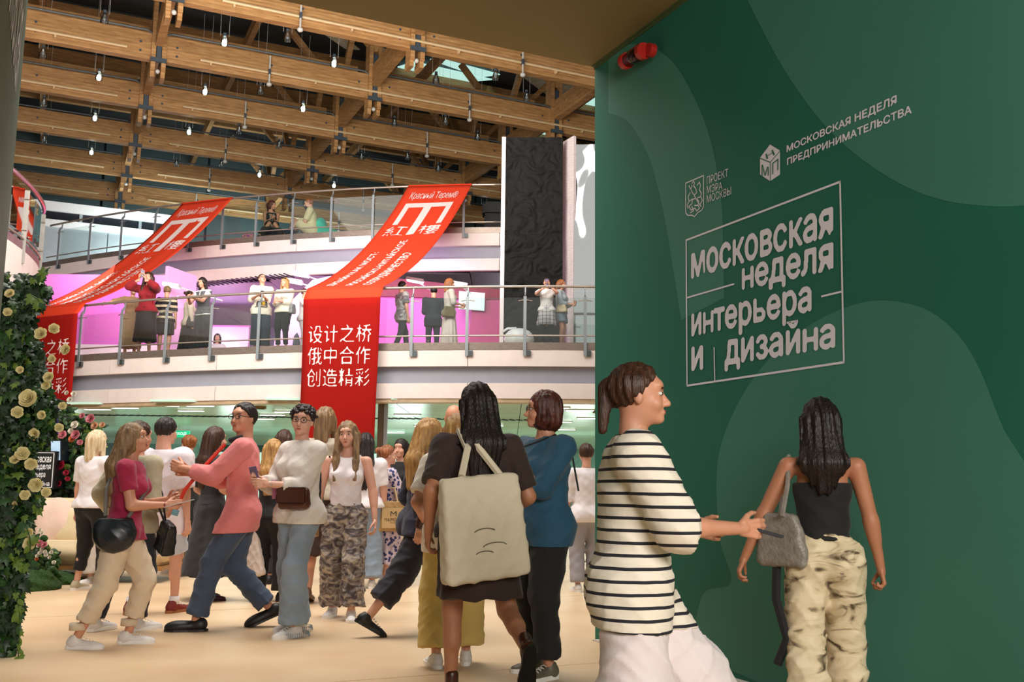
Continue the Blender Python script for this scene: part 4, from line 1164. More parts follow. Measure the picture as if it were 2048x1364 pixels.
    # --- skin: torso and limbs at body resolution, head and hands finer, all one mesh
    def skin_mesh(s, legs=True, bare=True, head_h=.0085, hand_h=.006, face=True):
        def body(Pt):
            d = s.torso(Pt, -.012)
            d = smin(d, cone(Pt, s.nb + v3(0, 0, -.03), s.hd(0, -.022, .0), .054 if s.sex == 'f' else .064, .046 if s.sex == 'f' else .056), .035)
            for k in 'LR':
                d = smin(d, s.arm(Pt, k), .02); d = smin(d, s.leg(Pt, k, -.004), .03)
            return d
        pts = [s.pel, s.nb, s.hp] + [x[k] for x in (s.sh, s.el, s.wr, s.hip, s.knee, s.ank) for k in 'LR']
        lo, hi = s.bounds(pts, .13)
        VQ = [field_mesh(body, lo, hi, s.res * 1.05)]
        VQ.append(s.head_net(head_h)); 
        for i, k in enumerate('LR'): VQ.append(s.hand_net(k, i, hand_h))
        s.emit('body', VQ, None, None, None, s.skin)
    def head_net(s, h):
        f = s.sex == 'f'
        def fn(Pt):
            q = s.hloc(Pt); m = q * np.array([1, 1, 1], np.float32); ax = np.abs(q[..., 0]); qs = q.copy(); qs[..., 0] = ax
            d = ell(q, (0, -.012, .118), (.074, .093, .092))
            d = smin(d, ell(q, (0, .018, .052), (.056 if f else .062, .066, .072)), .03)           # jaw block
            d = smin(d, ell(q, (0, .066, .002), (.024 if f else .032, .020, .018)), .022)           # chin
            d = smin(d, ell(qs, (.038, .056, .058), (.022, .022, .022)), .02)                          # cheeks
            d = smin(d, ell(q, (0, .072, .128), (.05, .018, .02)), .02)                                # brow
            d = -smin(-d, ell(qs, (.031, .098, .096), (.021, .017, .014)), .014)                       # eye sockets
            d = smin(d, cone(q, (0, .080, .098), (0, .103, .058), .008, .0125), .010)                  # nose
            d = smin(d, ell(qs, (.009, .092, .053), (.009, .010, .007)), .006)
            d = smin(d, ell(q, (0, .083, .027), (.022, .010, .0095)), .008)                            # lips
            d = smin(d, ell(qs, (.075, -.008, .085), (.010, .019, .029)), .008)                        # ears
            d = smin(d, cone(q, (0, -.03, .03), (0, -.038, -.05), .050 if f else .06, .052 if f else .062), .03)
            return d
        c = s.hd(0, 0, .08); return field_mesh(fn, c - .17, c + .17, h)
    def hand_frame(s, k, i):
        d = unit(s.wr[k] - s.el[k]) if s.handdir[i] is None else unit(v3(*s.handdir[i]))
        side = v3(1, 0, 0) if k == 'R' else v3(-1, 0, 0)
        up = v3(0, 0, 1)
        # palm faces inwards for hanging arms, and towards the other hand for raised ones
        inward = -side
        n = unit(inward - d * (inward @ d)) if abs(d @ inward) < .85 else unit(up - d * (up @ d)) * -1
        w = np.cross(d, n)                        # across the knuckles
        fwd = v3(0, 1, 0) if abs(d[2]) > .6 else up
        if w @ fwd < 0: w = -w                    # w points to the thumb side
        return d, n, w
    def hand_net(s, k, i, h):
        d, n, w = s.hand_frame(k, i); o = s.wr[k]; cu = s.curl[i]; m = 1.0 if s.sex == 'f' else 1.12
        segs = []
        for j, (off, ln, base) in enumerate(((.030, .072, .088), (.010, .080, .092), (-.010, .074, .088), (-.028, .058, .080))):
            p = o + (d * base + w * off) * m; segs.append((o + (d * .02 + w * off * .55) * m, p, .0125 * m, .0098 * m))
            a = 0.15; L = ln * m
            for t in range(3):
                a += cu * (1.25 if t else .75) * (1 + .08 * j); dr = d * math.cos(a) + n * math.sin(a)
                q = p + dr * L * (.42, .32, .26)[t]; segs.append((p, q, (.0095, .0086, .0078)[t] * m, (.0086, .0078, .0066)[t] * m)); p = q
        p = o + (d * .025 + w * .020) * m; a = .75
        for t in range(3):
            dr = unit(d * math.cos(a * .8) + w * math.sin(a) + n * (.35 + .4 * cu)); q = p + dr * (.042, .032, .025)[t] * m
            segs.append((p, q, (.0145, .0105, .009)[t] * m, (.0105, .009, .0075)[t] * m)); p = q; a -= .35
        def fn(Pt):
            r = cone(Pt, o - d * .03, o + d * .03, .024 * m, .021 * m)
            for a_, b_, r0, r1 in segs: r = smin(r, cone(Pt, a_, b_, r0, r1), .0045)
            return r
        pts = [x for sg in segs for x in sg[:2]] + [o - d * .04]
        lo, hi = s.bounds(pts, .02); return field_mesh(fn, lo, hi, h)
    def face_parts(s, brow='brown', glasses=False, lip=True, small=False):
        E = []; I = []
        def ball(c, r, n=8, sc=(1, 1, 1)):
            mb = MB(); mb.ball((0, 0, 0), r, n, 6, sc); V = np.array([s.hd(*(np.array(c) + np.array(v))) for v in mb.v]) * s.sc
            return V, mb.f
        def put(name, items, m, parent=None):
            mb = MB()
            for V, F in items: mb.add([tuple(v) for v in V], F)
            me = mb; o = bpy.data.meshes.new(name); o.from_pydata(mb.v, [], mb.f); o.update(); o.polygons.foreach_set('use_smooth', [True] * len(o.polygons)); o.materials.append(m)
            ob = bpy.data.objects.new(name, o); COLL.objects.link(ob); ob.parent = parent or s.root; return ob
        for sx in (-1, 1):
            e = put('eye', [ball((sx * .031, .0735, .096), .0118, 8, (1.1, 1, .66))], M_eye)
            put('iris', [ball((sx * .031, .0828, .0955), .0072, 8, (1, .55, 1))], M_iris, e)
            put('eyebrow', [ball((sx * .032, .0865, .117), .011, 8, (1.7, .45, .34))], HAIR[brow])
        if lip: put('lips', [ball((0, .0895, .0305), .011, 8, (1.75, .45, .36)), ball((0, .089, .0235), .010, 8, (1.5, .5, .42))], M_lip)
        if glasses:
            mb = MB()
            for sx in (-1, 1):
                ring = [s.hd(sx * .033 + .024 * math.cos(t), .098, .096 + .019 * math.sin(t)) * s.sc for t in np.linspace(0, 2 * PI, 13)]
                mb.tube([Vector(p) for p in ring], .0022 * s.sc, 5, cap=False)
                mb.tube([Vector(s.hd(sx * .057, .096, .100) * s.sc), Vector(s.hd(sx * .074, .02, .098) * s.sc), Vector(s.hd(sx * .077, -.02, .09) * s.sc)], .002, 4)
            mb.tube([Vector(s.hd(-.009, .099, .1) * s.sc), Vector(s.hd(.009, .099, .1) * s.sc)], .0022, 4)
            me = bpy.data.meshes.new('glasses'); me.from_pydata(mb.v, [], mb.f); me.update(); me.materials.append(mat('spectacle_frame', '#1d1512', rough=.3))
            ob = bpy.data.objects.new('glasses', me); COLL.objects.link(ob); ob.parent = s.root
    # --- hair
    def hair(s, style, colour, length=.35, h=.010, front=0.0, part='hair', width=.10, label=None, fringe=False):
        m = HAIR[colour]
        back = s.T(0, -.115 * s.bd, .52 - length + .08); 
        mid = s.T(0, -.105 * s.bd, .47)
        def fn(Pt):
            q = s.hloc(Pt); d = ell(q, (0, -.020, .124), (.088, .104, .100))
            ang = np.arctan2(q[..., 0], -q[..., 1] - .0)
            if style in ('long', 'bob', 'medium'):
                d = smin(d, ell(q, (0, -.042, .06), (.096, .082, .10)), .03)
            if style == 'bob': d = smin(d, ell(q, (0, -.03, .025), (.104, .085, .062)), .03)
            # open the face
            cut = ell(q, (0, .115, .045), (.068, .095, .100 if not fringe else .088))
            d = np.maximum(d, -cut)
            if style == 'short' or style == 'bun' or style == 'pony':
                d = np.maximum(d, -(q[..., 2] - (.055 + np.clip(q[..., 1] + .03, 0, 1) * 1.1)))
                d = np.maximum(d, q[..., 1] - .062)
            if style == 'bun': d = smin(d, ell(q, (0, -.128, .15), (.045, .045, .04)), .012)
            if style == 'pony': d = smin(smin(d, ell(q, (0, -.112, .13), (.034, .03, .034)), .015), cone(Pt, s.hd(0, -.128, .13), s.hd(0, -.15, -.03), .026, .014), .015)
            if style == 'long':
                c = cone(Pt * np.array([.62, 1, 1], np.float32), (s.hd(0, -.065, .10)) * v3(.62, 1, 1), mid * v3(.62, 1, 1), .062, .062 * width / .1)
                c = smin(c, cone(Pt * np.array([.62, 1, 1], np.float32), mid * v3(.62, 1, 1), back * v3(.62, 1, 1), .062 * width / .1, .030), .03)
                d = smin(d, c, .03)
                if front:
                    for sx in (-1, 1):
                        a = s.hd(sx * .080, .015, .09); b = s.T(sx * .088, .075 * s.bd, .46); cc = s.T(sx * .085, .135 * s.bd, .50 - front)
                        d = smin(d, cone(Pt, a, b, .028, .030), .02); d = smin(d, cone(Pt, b, cc, .030, .015), .02)
            if style == 'medium':
                for sx in (-1, 1):
                    d = smin(d, cone(Pt, s.hd(sx * .078, .0, .10), s.hd(sx * .085, -.005, -.06), .028, .026), .02)
                d = smin(d, cone(Pt, s.hd(0, -.07, .1), s.hd(0, -.09, -.09), .075, .06), .03)
            d = d - .0035 * np.sin(ang * 19 + 6 * q[..., 2]) - .002 * np.sin(ang * 43 - 9 * q[..., 2]) - .003 * np.sin(q[..., 0] * 160 + 5 * q[..., 2])
            return d
        pts = [s.hd(0, 0, .22), s.hd(-.1, -.1, 0), s.hd(.1, .1, 0), s.hd(0, -.17, .1)]
        if style == 'long': pts += [mid, back, s.T(0, .1, .50 - front)]
        if style == 'pony': pts += [s.hd(0, -.17, -.06)]
        if style in ('bob', 'medium'): pts += [s.hd(0, 0, -.15)]
        lo, hi = s.bounds(pts, .085); return s.emit('hair', fn, lo, hi, max(h, s.res * .75), m, label=label)
    # --- clothes
    def folds(s, Pt, amp, f=1.0):
        x, y, z = Pt[..., 0], Pt[..., 1], Pt[..., 2]
        w1 = np.sin((z * 24 + 2.2 * np.sin(x * 11 + 1) + 2.0 * np.sin(y * 13)) * f + x * 9)
        w2 = np.sin((x * 26 - z * 19 + 1.6 * np.sin(z * 9 + y * 7)) * f)
        w3 = np.sin((y * 29 + z * 27 + 1.5 * np.sin(x * 15)) * f + 2)
        return amp * (1.1 - 1.2 * ((1 - np.abs(w1)) ** 2 + .8 * (1 - np.abs(w2)) ** 2 + .7 * (1 - np.abs(w3)) ** 2))
    def top(s, m, sleeve=.3, hem=-.06, loose=.02, neck=.53, name='top', sleeve_g=None, rad=1.0, box=0.0, strap=False, vee=0, scoop=.0, label=None, cuff=False):
        """hem and neck in torso height; sleeve as share of the arm; box: straight falling body"""
        def fn(Pt):
            q = s.tloc(Pt)
            d = s.torso(Pt, loose)
            if box:
                bb = np.stack([q[..., 0] / 1.0, q[..., 1] * 1.35, q[..., 2]], -1).astype(np.float32)
                c = cone(bb, (0, 0, .36), (0, 0, hem - .1), .112 * s.bd + .02 + box * .4, .125 * s.bd + box * .9)
                d = smin(d, c, .03)
            if hem < .02:
                for k in 'LR': d = smin(d, s.leg(Pt, k, loose * .9 + .004, (.108, .09, .08, .08), .5), .05)
            d = d + s.folds(Pt, .0045)
            d = np.maximum(d, hem - q[..., 2]); d = np.maximum(d, q[..., 2] - neck)
            if scoop: d = np.maximum(d, -ell(q, (0, .05, .545), (.085, .09, scoop)))
            if vee: d = np.maximum(d, -cone(q, (0, .12, .56), (0, .14, .56 - vee), .06, .005))
            if strap: d = np.maximum(d, -np.minimum(ell(q, (-.235, 0, .50), (.115, .3, .13)), ell(q, (.235, 0, .50), (.115, .3, .13))))
            if sleeve > 0:
                for k in 'LR':
                    a = s.arm(Pt, k, loose if sleeve_g is None else sleeve_g, sleeve, rad) + s.folds(Pt, .004, 1.3)
                    d = smin(d, a, .025)
            return d
        pts = [s.T(0, 0, hem), s.T(0, 0, .54)] + [s.T(sx * (.2 * s.bd + box), sy * .17, zz) for sx in (-1, 1) for sy in (-1, 1) for zz in (hem, .4)]
        if sleeve > 0: pts += [s.sh['L'], s.sh['R'], s.el['L'], s.el['R']]
        if sleeve > .54: pts += [s.wr['L'], s.wr['R']]
        lo, hi = s.bounds(pts, .09 + loose); return s.emit(name, fn, lo, hi, s.res, m, label=label)
    def trousers(s, m, prof=(.105, .075, .07, .062), upto=.97, waist=.10, loose=.012, name='trousers', label=None, amp=.005):
        def fn(Pt):
            q = s.tloc(Pt); d = s.torso(Pt, loose * .55)
            for k in 'LR': d = smin(d, s.leg(Pt, k, 0, prof, upto), .035)
            d = d + s.folds(Pt, amp, .9); d = np.maximum(d, q[..., 2] - waist)
            return d
        pts = [s.pel + v3(0, 0, .12)] + [x[k] for x in (s.hip, s.knee, s.ank) for k in 'LR']
        lo, hi = s.bounds(pts, .10 + prof[3] * .6); return s.emit(name, fn, lo, hi, s.res, m, label=label)
    def skirt(s, m, z0=.10, z1=.30, r0=.15, r1=.26, folds=9, amp=.03, name='skirt', squash=.8, label=None, sway=(0, 0)):
        """z0 waist in torso height, z1 hem height above the floor"""
        top = s.T(0, 0, z0)
        def fn(Pt):
            t = (top[2] - Pt[..., 2]) / max(top[2] - z1, .05); tc = np.clip(t, 0, 1)
            cx = top[0] + (sway[0]) * tc; cy = top[1] + (s.pel[1] - top[1] + sway[1]) * tc
            x = Pt[..., 0] - cx; y = (Pt[..., 1] - cy) / squash; a = np.arctan2(y, x)
            hipb = np.exp(-((tc - .28) / .2) ** 2) * max(0.0, .185 * s.bd - (r0 + (r1 - r0) * .28))
            r = r0 + (r1 - r0) * tc ** .9 + hipb + amp * tc * np.sin(a * folds + 1.0 + 2 * np.sin(a * 2)) 
            d = (np.sqrt(x * x + y * y) - r) * .8
            d = smin(d, s.torso(Pt, .012) + np.clip(-Pt[..., 2] + z1, 0, 1), .02)
            for k in 'LR': d = smin(d, s.leg(Pt, k, .012), .05)
            d = np.maximum(d, Pt[..., 2] - top[2]); d = np.maximum(d, z1 + .008 * np.sin(a * folds) - Pt[..., 2])
            return d + s.folds(Pt, .003)
        R = max(r0, r1, .2) + amp + .02
        c = np.array([top, v3(top[0] + sway[0], s.pel[1] + sway[1], z1)])
        lo = c.min(0) - v3(R, R, .03); hi = c.max(0) + v3(R, R, .03)
        lo = np.minimum(lo, np.array([s.knee['L'], s.knee['R']]).min(0) - v3(.09, .09, 0)); hi = np.maximum(hi, np.array([s.knee['L'], s.knee['R']]).max(0) + v3(.09, .09, 0))
        lo[2] = z1 - .03
        return s.emit(name, fn, lo, hi, s.res, m, label=label)
    # --- shoes
    def shoes(s, m, sole=None, kind='sneaker', yaw=(8, -8), pitch=(0, 0), only='LR', h=.011, label=None):
        for i, k in enumerate('LR'):
            if k not in only: continue
            an = s.ank[k]; R = rotz_(math.radians(yaw[i] if k == 'R' else yaw[i])) @ rotx(math.radians(pitch[i]))
            base = an - R @ v3(0, 0, .085)
            mscale = 1.0 if s.sex == 'f' else 1.1
            def loc(Pt): return ((Pt - base.astype(np.float32)) @ R.astype(np.float32)) / mscale
            def fn(Pt):
                q = loc(Pt)
                d = ell(q, (0, -.025, .045), (.036, .05, .045)); 
                d = smin(d, cone(q, (0, -.03, .04), (0, .12, .022), .036, .030), .02)
                d = smin(d, ell(q, (0, .135, .022), (.042, .062, .026)), .02)
                if kind in ('sneaker', 'boot'): d = smin(d, cone(q, (0, -.015, .04), (0, -.012, .085 if kind == 'sneaker' else .15), .036, .036), .02)
                if kind == 'clog': d = smin(d, ell(q, (0, .10, .035), (.05, .09, .035)), .02)
                d = np.maximum(d, .012 - q[..., 2])
                if kind in ('sneaker', 'clog'): d = np.maximum(d, -ell(q, (0, -.012, .115), (.028, .035, .035)))
                return d * mscale
            c = base + R @ v3(0, .05, .05); o = s.emit('shoe', fn, c - .20, c + .20, h, m, label=label)
            if kind == 'sneaker' and h < .0125:      # laces across the vamp
                lm = MB()
                for j in range(5):
                    y = .045 + j * .022; z = .086 - j * .0085
                    pts_ = [base + R @ (v3(sx_ * .021, y, z - abs(sx_) * .008) * mscale) for sx_ in (-1, 0, 1)]
                    lm.tube([Vector(v * s.sc) for v in pts_], .0032 * s.sc, 4)
                me = bpy.data.meshes.new('laces'); me.from_pydata(lm.v, [], lm.f); me.update(); me.materials.append(mat('lace_white', '#f4f2f0', rough=.8))
                if o is not None: ob = bpy.data.objects.new('laces', me); COLL.objects.link(ob); ob.parent = o
            # sole: outline prism following the foot
            out = [(0, .195), (.022, .188), (.038, .165), (.045, .13), (.042, .09), (.034, .04), (.034, -.02), (.030, -.055), (.015, -.075), (0, -.08)]
            ol = out + [(-x, y) for x, y in out[1:-1][::-1]]
            mb = MB(); th = .026 if kind in ('sneaker',) else .016
            if kind == 'heel':
                vs = [base + R @ v3(x * .9, y * .95, 0.001) for x, y in ol]
                mb.prism([Vector(v * s.sc) for v in vs], Vector(R @ v3(0, 0, .012)) * s.sc)
                mb.tube([Vector((base + R @ v3(0, -.055, .02)) * s.sc), Vector((base + R @ v3(0, -.06, -.045)) * s.sc)], [.02, .008], 6)
            else:
                vs = [base + R @ (v3(x * 1.04, y * 1.02, 0) * mscale) for x, y in ol]
                mb.prism([Vector(v * s.sc) for v in vs], Vector(R @ v3(0, 0, th)) * s.sc)
            if o is not None:
                me = bpy.data.meshes.new('sole'); me.from_pydata(mb.v, [], mb.f); me.update(); me.materials.append(sole or m)
                ob = bpy.data.objects.new('sole', me); COLL.objects.link(ob); ob.parent = o
    # --- extras
    def tube_part(s, pts, r, name, m, local=True, parent=None, n=6, label=None):
        mb = MB().tube([Vector([float(c) * s.sc for c in p]) for p in pts], [x * s.sc for x in r] if isinstance(r, (list, tuple)) else r * s.sc, n)
        me = bpy.data.meshes.new(name); me.from_pydata(mb.v, [], mb.f); me.update(); me.polygons.foreach_set('use_smooth', [True] * len(me.polygons)); me.materials.append(m)
        ob = bpy.data.objects.new(name, me); COLL.objects.link(ob); ob.parent = parent or s.root
        if label: ob['label'] = label
        return ob
    def palm(s, k):
        i = 'LR'.index(k); d, n, w = s.hand_frame(k, i); return s.wr[k] + d * .085 + n * .03, d, n, w
    def surf(s, x, z, side=1, g=.02):
        """point on the clothed torso surface at local x, z; side +1 front, -1 back"""
        ys = np.linspace(0, .35, 60).astype(np.float32) * side
        pts = np.stack([s.T(x, float(y), z) for y in ys]).astype(np.float32)
        d = s.torso(pts, g); k = int(np.argmax(d > 0)); return pts[k]

def blob_item(name, label, cat, fig, fn, lo, hi, h, m, part, group=None, pos=None):
    """a carried thing modelled in the carrier's local space, but top-level"""
    c = fig.world((np.asarray(lo) + np.asarray(hi)) / 2); 
    t = thing(name, label, cat, fig.pos, fig.rz, group)
    V, Q = field_mesh(fn, lo, hi, h); np_mesh(part, [(V * fig.sc, Q)], m, t); return t
def box_sdf(Pt, c, ax, half, r):
    """rounded box with axes ax (3x3 rows)"""
    q = np.abs((Pt - np.asarray(c, np.float32)) @ np.asarray(ax, np.float32).T) - np.asarray(half, np.float32) + r
    return np.sqrt(np.einsum('...i,...i', np.maximum(q, 0), np.maximum(q, 0))) + np.minimum(q.max(-1), 0) - r
def phone(fig, k, label, m=None, up=None, both=False, tilt=0):
    p, d, n, w = fig.palm(k)
    if both: p = (fig.palm('L')[0] + fig.palm('R')[0]) / 2
    u = unit(v3(*up)) if up is not None else unit(d * .6 + v3(0, 0, 1) * .6)
    c = p + u * .03
    sd = unit(np.cross(u, n if up is None else v3(0, 1, 0))); t_ = np.cross(sd, u)
    th = thing('phone', label, 'phone', fig.pos, fig.rz)
    R = Matrix.Rotation(0, 3, 'Z')
    mb = MB(); S = fig.sc
    mb.obox([x * S for x in c], [x * .037 * S for x in sd], [x * .006 * S for x in t_], [x * .077 * S for x in u])
    me = bpy.data.meshes.new('case'); me.from_pydata(mb.v, [], mb.f); me.update(); me.materials.append(m or mat('phone_black', '#15161a', rough=.25)); ob = bpy.data.objects.new('case', me); COLL.objects.link(ob); ob.parent = th
    mb = MB(); mb.obox([x * S for x in c - t_ * .0068], [x * .033 * S for x in sd], [x * .0006 * S for x in t_], [x * .072 * S for x in u])
    me = bpy.data.meshes.new('screen'); me.from_pydata(mb.v, [], mb.f); me.update(); me.materials.append(mat('phone_screen', '#0a0c10', rough=.08)); ob = bpy.data.objects.new('screen', me); COLL.objects.link(ob); ob.parent = th
    return th
def strap_item(fig, th, pts, r, name, m, flat=None):
    mb = MB().tube([Vector([float(c) * fig.sc for c in p]) for p in pts], r * fig.sc, 6)
    me = bpy.data.meshes.new(name); me.from_pydata(mb.v, [], mb.f); me.update(); me.materials.append(m); ob = bpy.data.objects.new(name, me); COLL.objects.link(ob); ob.parent = th; return ob
def bag(fig, label, c, half, m, round_=False, yaw=0, tiltx=0, tilty=0, name='shoulder_bag', soft=.02, sag=0.0, h=.011, strap=None, strap_r=.008, strap_m=None, flap=False, cat='bag', handles=False, part='pouch'):
    """bag modelled as a soft rounded box centred at c in the carrier's local space"""
    R = rotz_(math.radians(yaw)) @ rotx(math.radians(tiltx)) @ roty_(math.radians(tilty)); axs = R.T; c = np.asarray(c, float)
    def fn(Pt):
        q = (Pt - c.astype(np.float32)) @ R.astype(np.float32)
        P2 = q.copy(); t = np.clip(.5 - q[..., 2] / (2 * half[2]), 0, 1)
        P2[..., 1] = q[..., 1] / (.72 + .5 * np.sin(t * PI * .62)); P2[..., 0] = q[..., 0] / (.93 + .10 * t)
        if round_: return np.maximum(ell(P2, (0, 0, 0), (half[0] * 1.08, half[1] * 1.3, half[2] * 1.12)), P2[..., 2] - half[2] * .72) + fig.folds(Pt, .003, 1.2)
        return box_sdf(P2, (0, 0, 0), np.eye(3), half, soft) + fig.folds(Pt, .004, 1.2)
    rr = np.linalg.norm(half) + .03
    t = blob_item(name, label, cat, fig, fn, c - rr, c + rr, h, m, part)
    if strap is not None: strap_item(fig, t, strap, strap_r, 'strap', strap_m or m)
    if flap:
        mb = MB(); S = fig.sc
        o = c + R @ v3(0, half[1] + .012, half[2] * .25)
        mb.obox([x * S for x in o], [x * half[0] * .93 * S for x in R[:, 0]], [x * .006 * S for x in R[:, 1]], [x * half[2] * .7 * S for x in R[:, 2]])
        me = bpy.data.meshes.new('flap'); me.from_pydata(mb.v, [], mb.f); me.update()
        b_ = bmesh.new(); b_.from_mesh(me); bmesh.ops.bevel(b_, geom=b_.edges[:], offset=.012, segments=2, affect='EDGES', clamp_overlap=True); b_.to_mesh(me); b_.free()
        me.materials.append(m); ob = bpy.data.objects.new('flap', me); COLL.objects.link(ob); ob.parent = t
    return t, R
def bag_text(fig, t, R, c, half, s_, u0, u1, z, hh, side, m, bold=.01, name='lettering'):
    uv, fs, _ = text_geo(s_, bold); vs = []
    for u, v in uv:
        x = (u0 + (u1 - u0) * u) * (1 if side < 0 else -1); p = np.asarray(c) + R @ v3(x, side * (half[1] * 1.25 + .012), z + hh * v); vs.append(tuple(p * fig.sc))
    me = bpy.data.meshes.new(name); me.from_pydata(vs, [], fs); me.update(); me.materials.append(m); ob = bpy.data.objects.new(name, me); COLL.objects.link(ob); ob.parent = t; return ob

# ================================================================== PEOPLE AND WHAT THEY CARRY
def foot(px, py, z=0): return on_z(px, py, z)
def H_at(p, px, py): return at_y(px, py, p.y).z - p.z
def pattern_mat(name, kind, c1, c2, c3=None, scale=20, rough=.85, period=.05, duty=.35):
    m = bpy.data.materials.new(name); m.use_nodes = True; N = m.node_tree.nodes; L = m.node_tree.links; b = N['Principled BSDF']; b.inputs['Roughness'].default_value = rough
    tc = N.new('ShaderNodeTexCoord'); sp = N.new('ShaderNodeSeparateXYZ'); L.new(tc.outputs['Object'], sp.inputs[0])
    def M(op, a, bb=None):
        n = N.new('ShaderNodeMath'); n.operation = op
        for i, v in enumerate((a, bb)):
            if v is None: continue
            if isinstance(v, (int, float)): n.inputs[i].default_value = v
            else: L.new(v, n.inputs[i])
        return n.outputs[0]
    def mix(f, a, bb):
        n = N.new('ShaderNodeMixRGB'); L.new(f, n.inputs[0])
        for i, v in ((1, a), (2, bb)):
            if isinstance(v, tuple): n.inputs[i].default_value = v
            else: L.new(v, n.inputs[i])
        return n.outputs[0]
    A, B = lin(c1), lin(c2); C = lin(c3 or c2)
    nz = N.new('ShaderNodeTexNoise'); nz.inputs['Scale'].default_value = scale; nz.inputs['Detail'].default_value = 3; L.new(tc.outputs['Object'], nz.inputs[0])
    if kind == 'stripe':
        z = M('ADD', sp.outputs[2], M('MULTIPLY', nz.outputs['Fac'], .008))
        f = M('LESS_THAN', M('FRACT', M('DIVIDE', z, period)), duty); out = mix(f, A, B)
    elif kind == 'plaid':
        f1 = M('LESS_THAN', M('FRACT', M('DIVIDE', sp.outputs[2], period)), duty); f2 = M('LESS_THAN', M('FRACT', M('DIVIDE', sp.outputs[0], period)), duty)
        out = mix(M('MULTIPLY', M('ADD', f1, f2), .5), A, B)
    elif kind == 'floral':
        vo = N.new('ShaderNodeTexVoronoi'); vo.inputs['Scale'].default_value = scale; L.new(tc.outputs['Object'], vo.inputs[0])
        f = M('LESS_THAN', vo.outputs['Distance'], .42); f2 = M('LESS_THAN', vo.outputs['Distance'], .17)
        out = mix(f2, mix(f, A, B), C)
    else:     # blotches
        mp = N.new('ShaderNodeMapping'); mp.inputs['Scale'].default_value = (1, 1, 1.5 if kind == 'blotch' else 2.6); L.new(tc.outputs['Object'], mp.inputs[0]); L.new(mp.outputs[0], nz.inputs[0]); nz.inputs['Distortion'].default_value = 1.6
        cr = N.new('ShaderNodeValToRGB'); e = cr.color_ramp.elements; e[0].position = .34 if kind == 'bark' else .38; e[0].color = B; e[1].position = .46 if kind == 'bark' else .54; e[1].color = A
        x = cr.color_ramp.elements.new(.62); x.color = C if c3 else A
        L.new(nz.outputs['Fac'], cr.inputs[0]); out = cr.outputs[0]
    L.new(out, b.inputs['Base Color'])
    bp = N.new('ShaderNodeBump'); bp.inputs['Strength'].default_value = .3; bp.inputs['Distance'].default_value = .01
    n2 = N.new('ShaderNodeTexNoise'); n2.inputs['Scale'].default_value = 22; L.new(tc.outputs['Object'], n2.inputs[0]); L.new(n2.outputs['Fac'], bp.inputs['Height']); L.new(bp.outputs[0], b.inputs['Normal'])
    return m
C = cloth_mat
c_white = C('cotton_white', '#e9e2e6', var=.03); c_cream = C('linen_cream', '#e2d6c8', var=.04); c_black = C('cloth_black', '#141315', var=.2); c_navy = C('cloth_navy', '#20232f')
c_beigetr = C('beige_trousers', '#d6c2a8', var=.05); c_jean = C('jeans_mid', '#414f66', scale=5, var=.14); c_jeanl = C('jeans_light', '#8b9bad', scale=4, var=.13, bump=.5); c_char = C('charcoal', '#26252a')
s_white = mat('shoe_white', '#ded9d6', rough=.5, var=.03); s_sole = mat('sole_white', '#f0eeec', rough=.6, var=.02); s_black = mat('shoe_black', '#121113', rough=.5); s_red = mat('shoe_red', '#7d1f18', rough=.6); s_tan = mat('sole_gum', '#a8693c', rough=.6); s_beige = mat('shoe_beige', '#c7b89c', rough=.7)
l_black = mat('leather_black', '#101216', rough=.35); l_brown = mat('leather_brown', '#4a2314', rough=.3, scale=12); l_dark = mat('strap_dark', '#17181c', rough=.6)

# --- woman in raspberry T-shirt, front left
p = foot(222, 1292)
F = Fig('woman in raspberry T-shirt and rolled cream trousers holding a leaflet, long hair', p, H=H_at(p, 245, 838), face=80, res=.011, feet=((-.10, .10, 0), (.11, -.22, 0)),
        hands=((-.06, .33, 1.09), (.10, .34, 1.05)), shift=(0, .03), head=(10, -14, 0), curl=(.5, .35), lean=4, skin='b')
F.skin_mesh(); F.face_parts(brow='ash'); F.hair('long', 'ash', .42, width=.13); F.top(C('raspberry', '#a01843', var=.08), sleeve=.33, hem=-.07, loose=.022, neck=.525)
F.trousers(c_beigetr, (.115, .088, .085, .072), upto=.86, loose=.014, amp=.007); F.shoes(s_white, s_sole, yaw=(6, -6))
for k in 'LR': F.tube_part([F.ank[k] + v3(0, 0, .05), F.ank[k] + v3(0, 0, .10)], .062, 'rolled_cuff', c_beigetr, n=12)
t, R = bag(F, 'black round-bottomed crossbody bag on the hip of the woman in raspberry T-shirt', F.T(.20, -.02, -.01), (.15, .06, .14), mat('navy_leather', '#141a22', rough=.35), round_=True, yaw=-90, soft=.05,
           strap=[F.T(.2, -.10, .10), F.T(.16, -.13, .3), F.T(.0, -.12, .47), F.T(-.1, -.04, .545), F.T(-.1, .07, .50), F.T(.06, .15, .32), F.T(.2, .06, .10)], strap_r=.014, strap_m=mat('strap_grey', '#6f6a66', rough=.8))
th = thing('leaflet', 'pale leaflet in the hands of the woman in raspberry T-shirt', 'leaflet', p, F.rz)
pp = F.wr['R'] + v3(-.04, .10, .01); S = F.sc
th_o = MB().obox([x * S for x in pp], (.07 * S, .0, 0), (0, .10 * S, .03 * S), (0, -.0006, .002)); me = bpy.data.meshes.new('sheet'); me.from_pydata(th_o.v, [], th_o.f); me.update(); me.materials.append(mat('paper', '#cfd3da', rough=.7)); ob = bpy.data.objects.new('sheet', me); COLL.objects.link(ob); ob.parent = th
F.tube_part([F.wr['R'] + v3(-.028, 0, 0), F.wr['R'] + v3(0, 0, .028), F.wr['R'] + v3(.028, 0, 0), F.wr['R'] + v3(0, 0, -.028), F.wr['R'] + v3(-.028, 0, 0)], .006, 'bead_bracelet', mat('red_beads', '#7a1717', rough=.3))

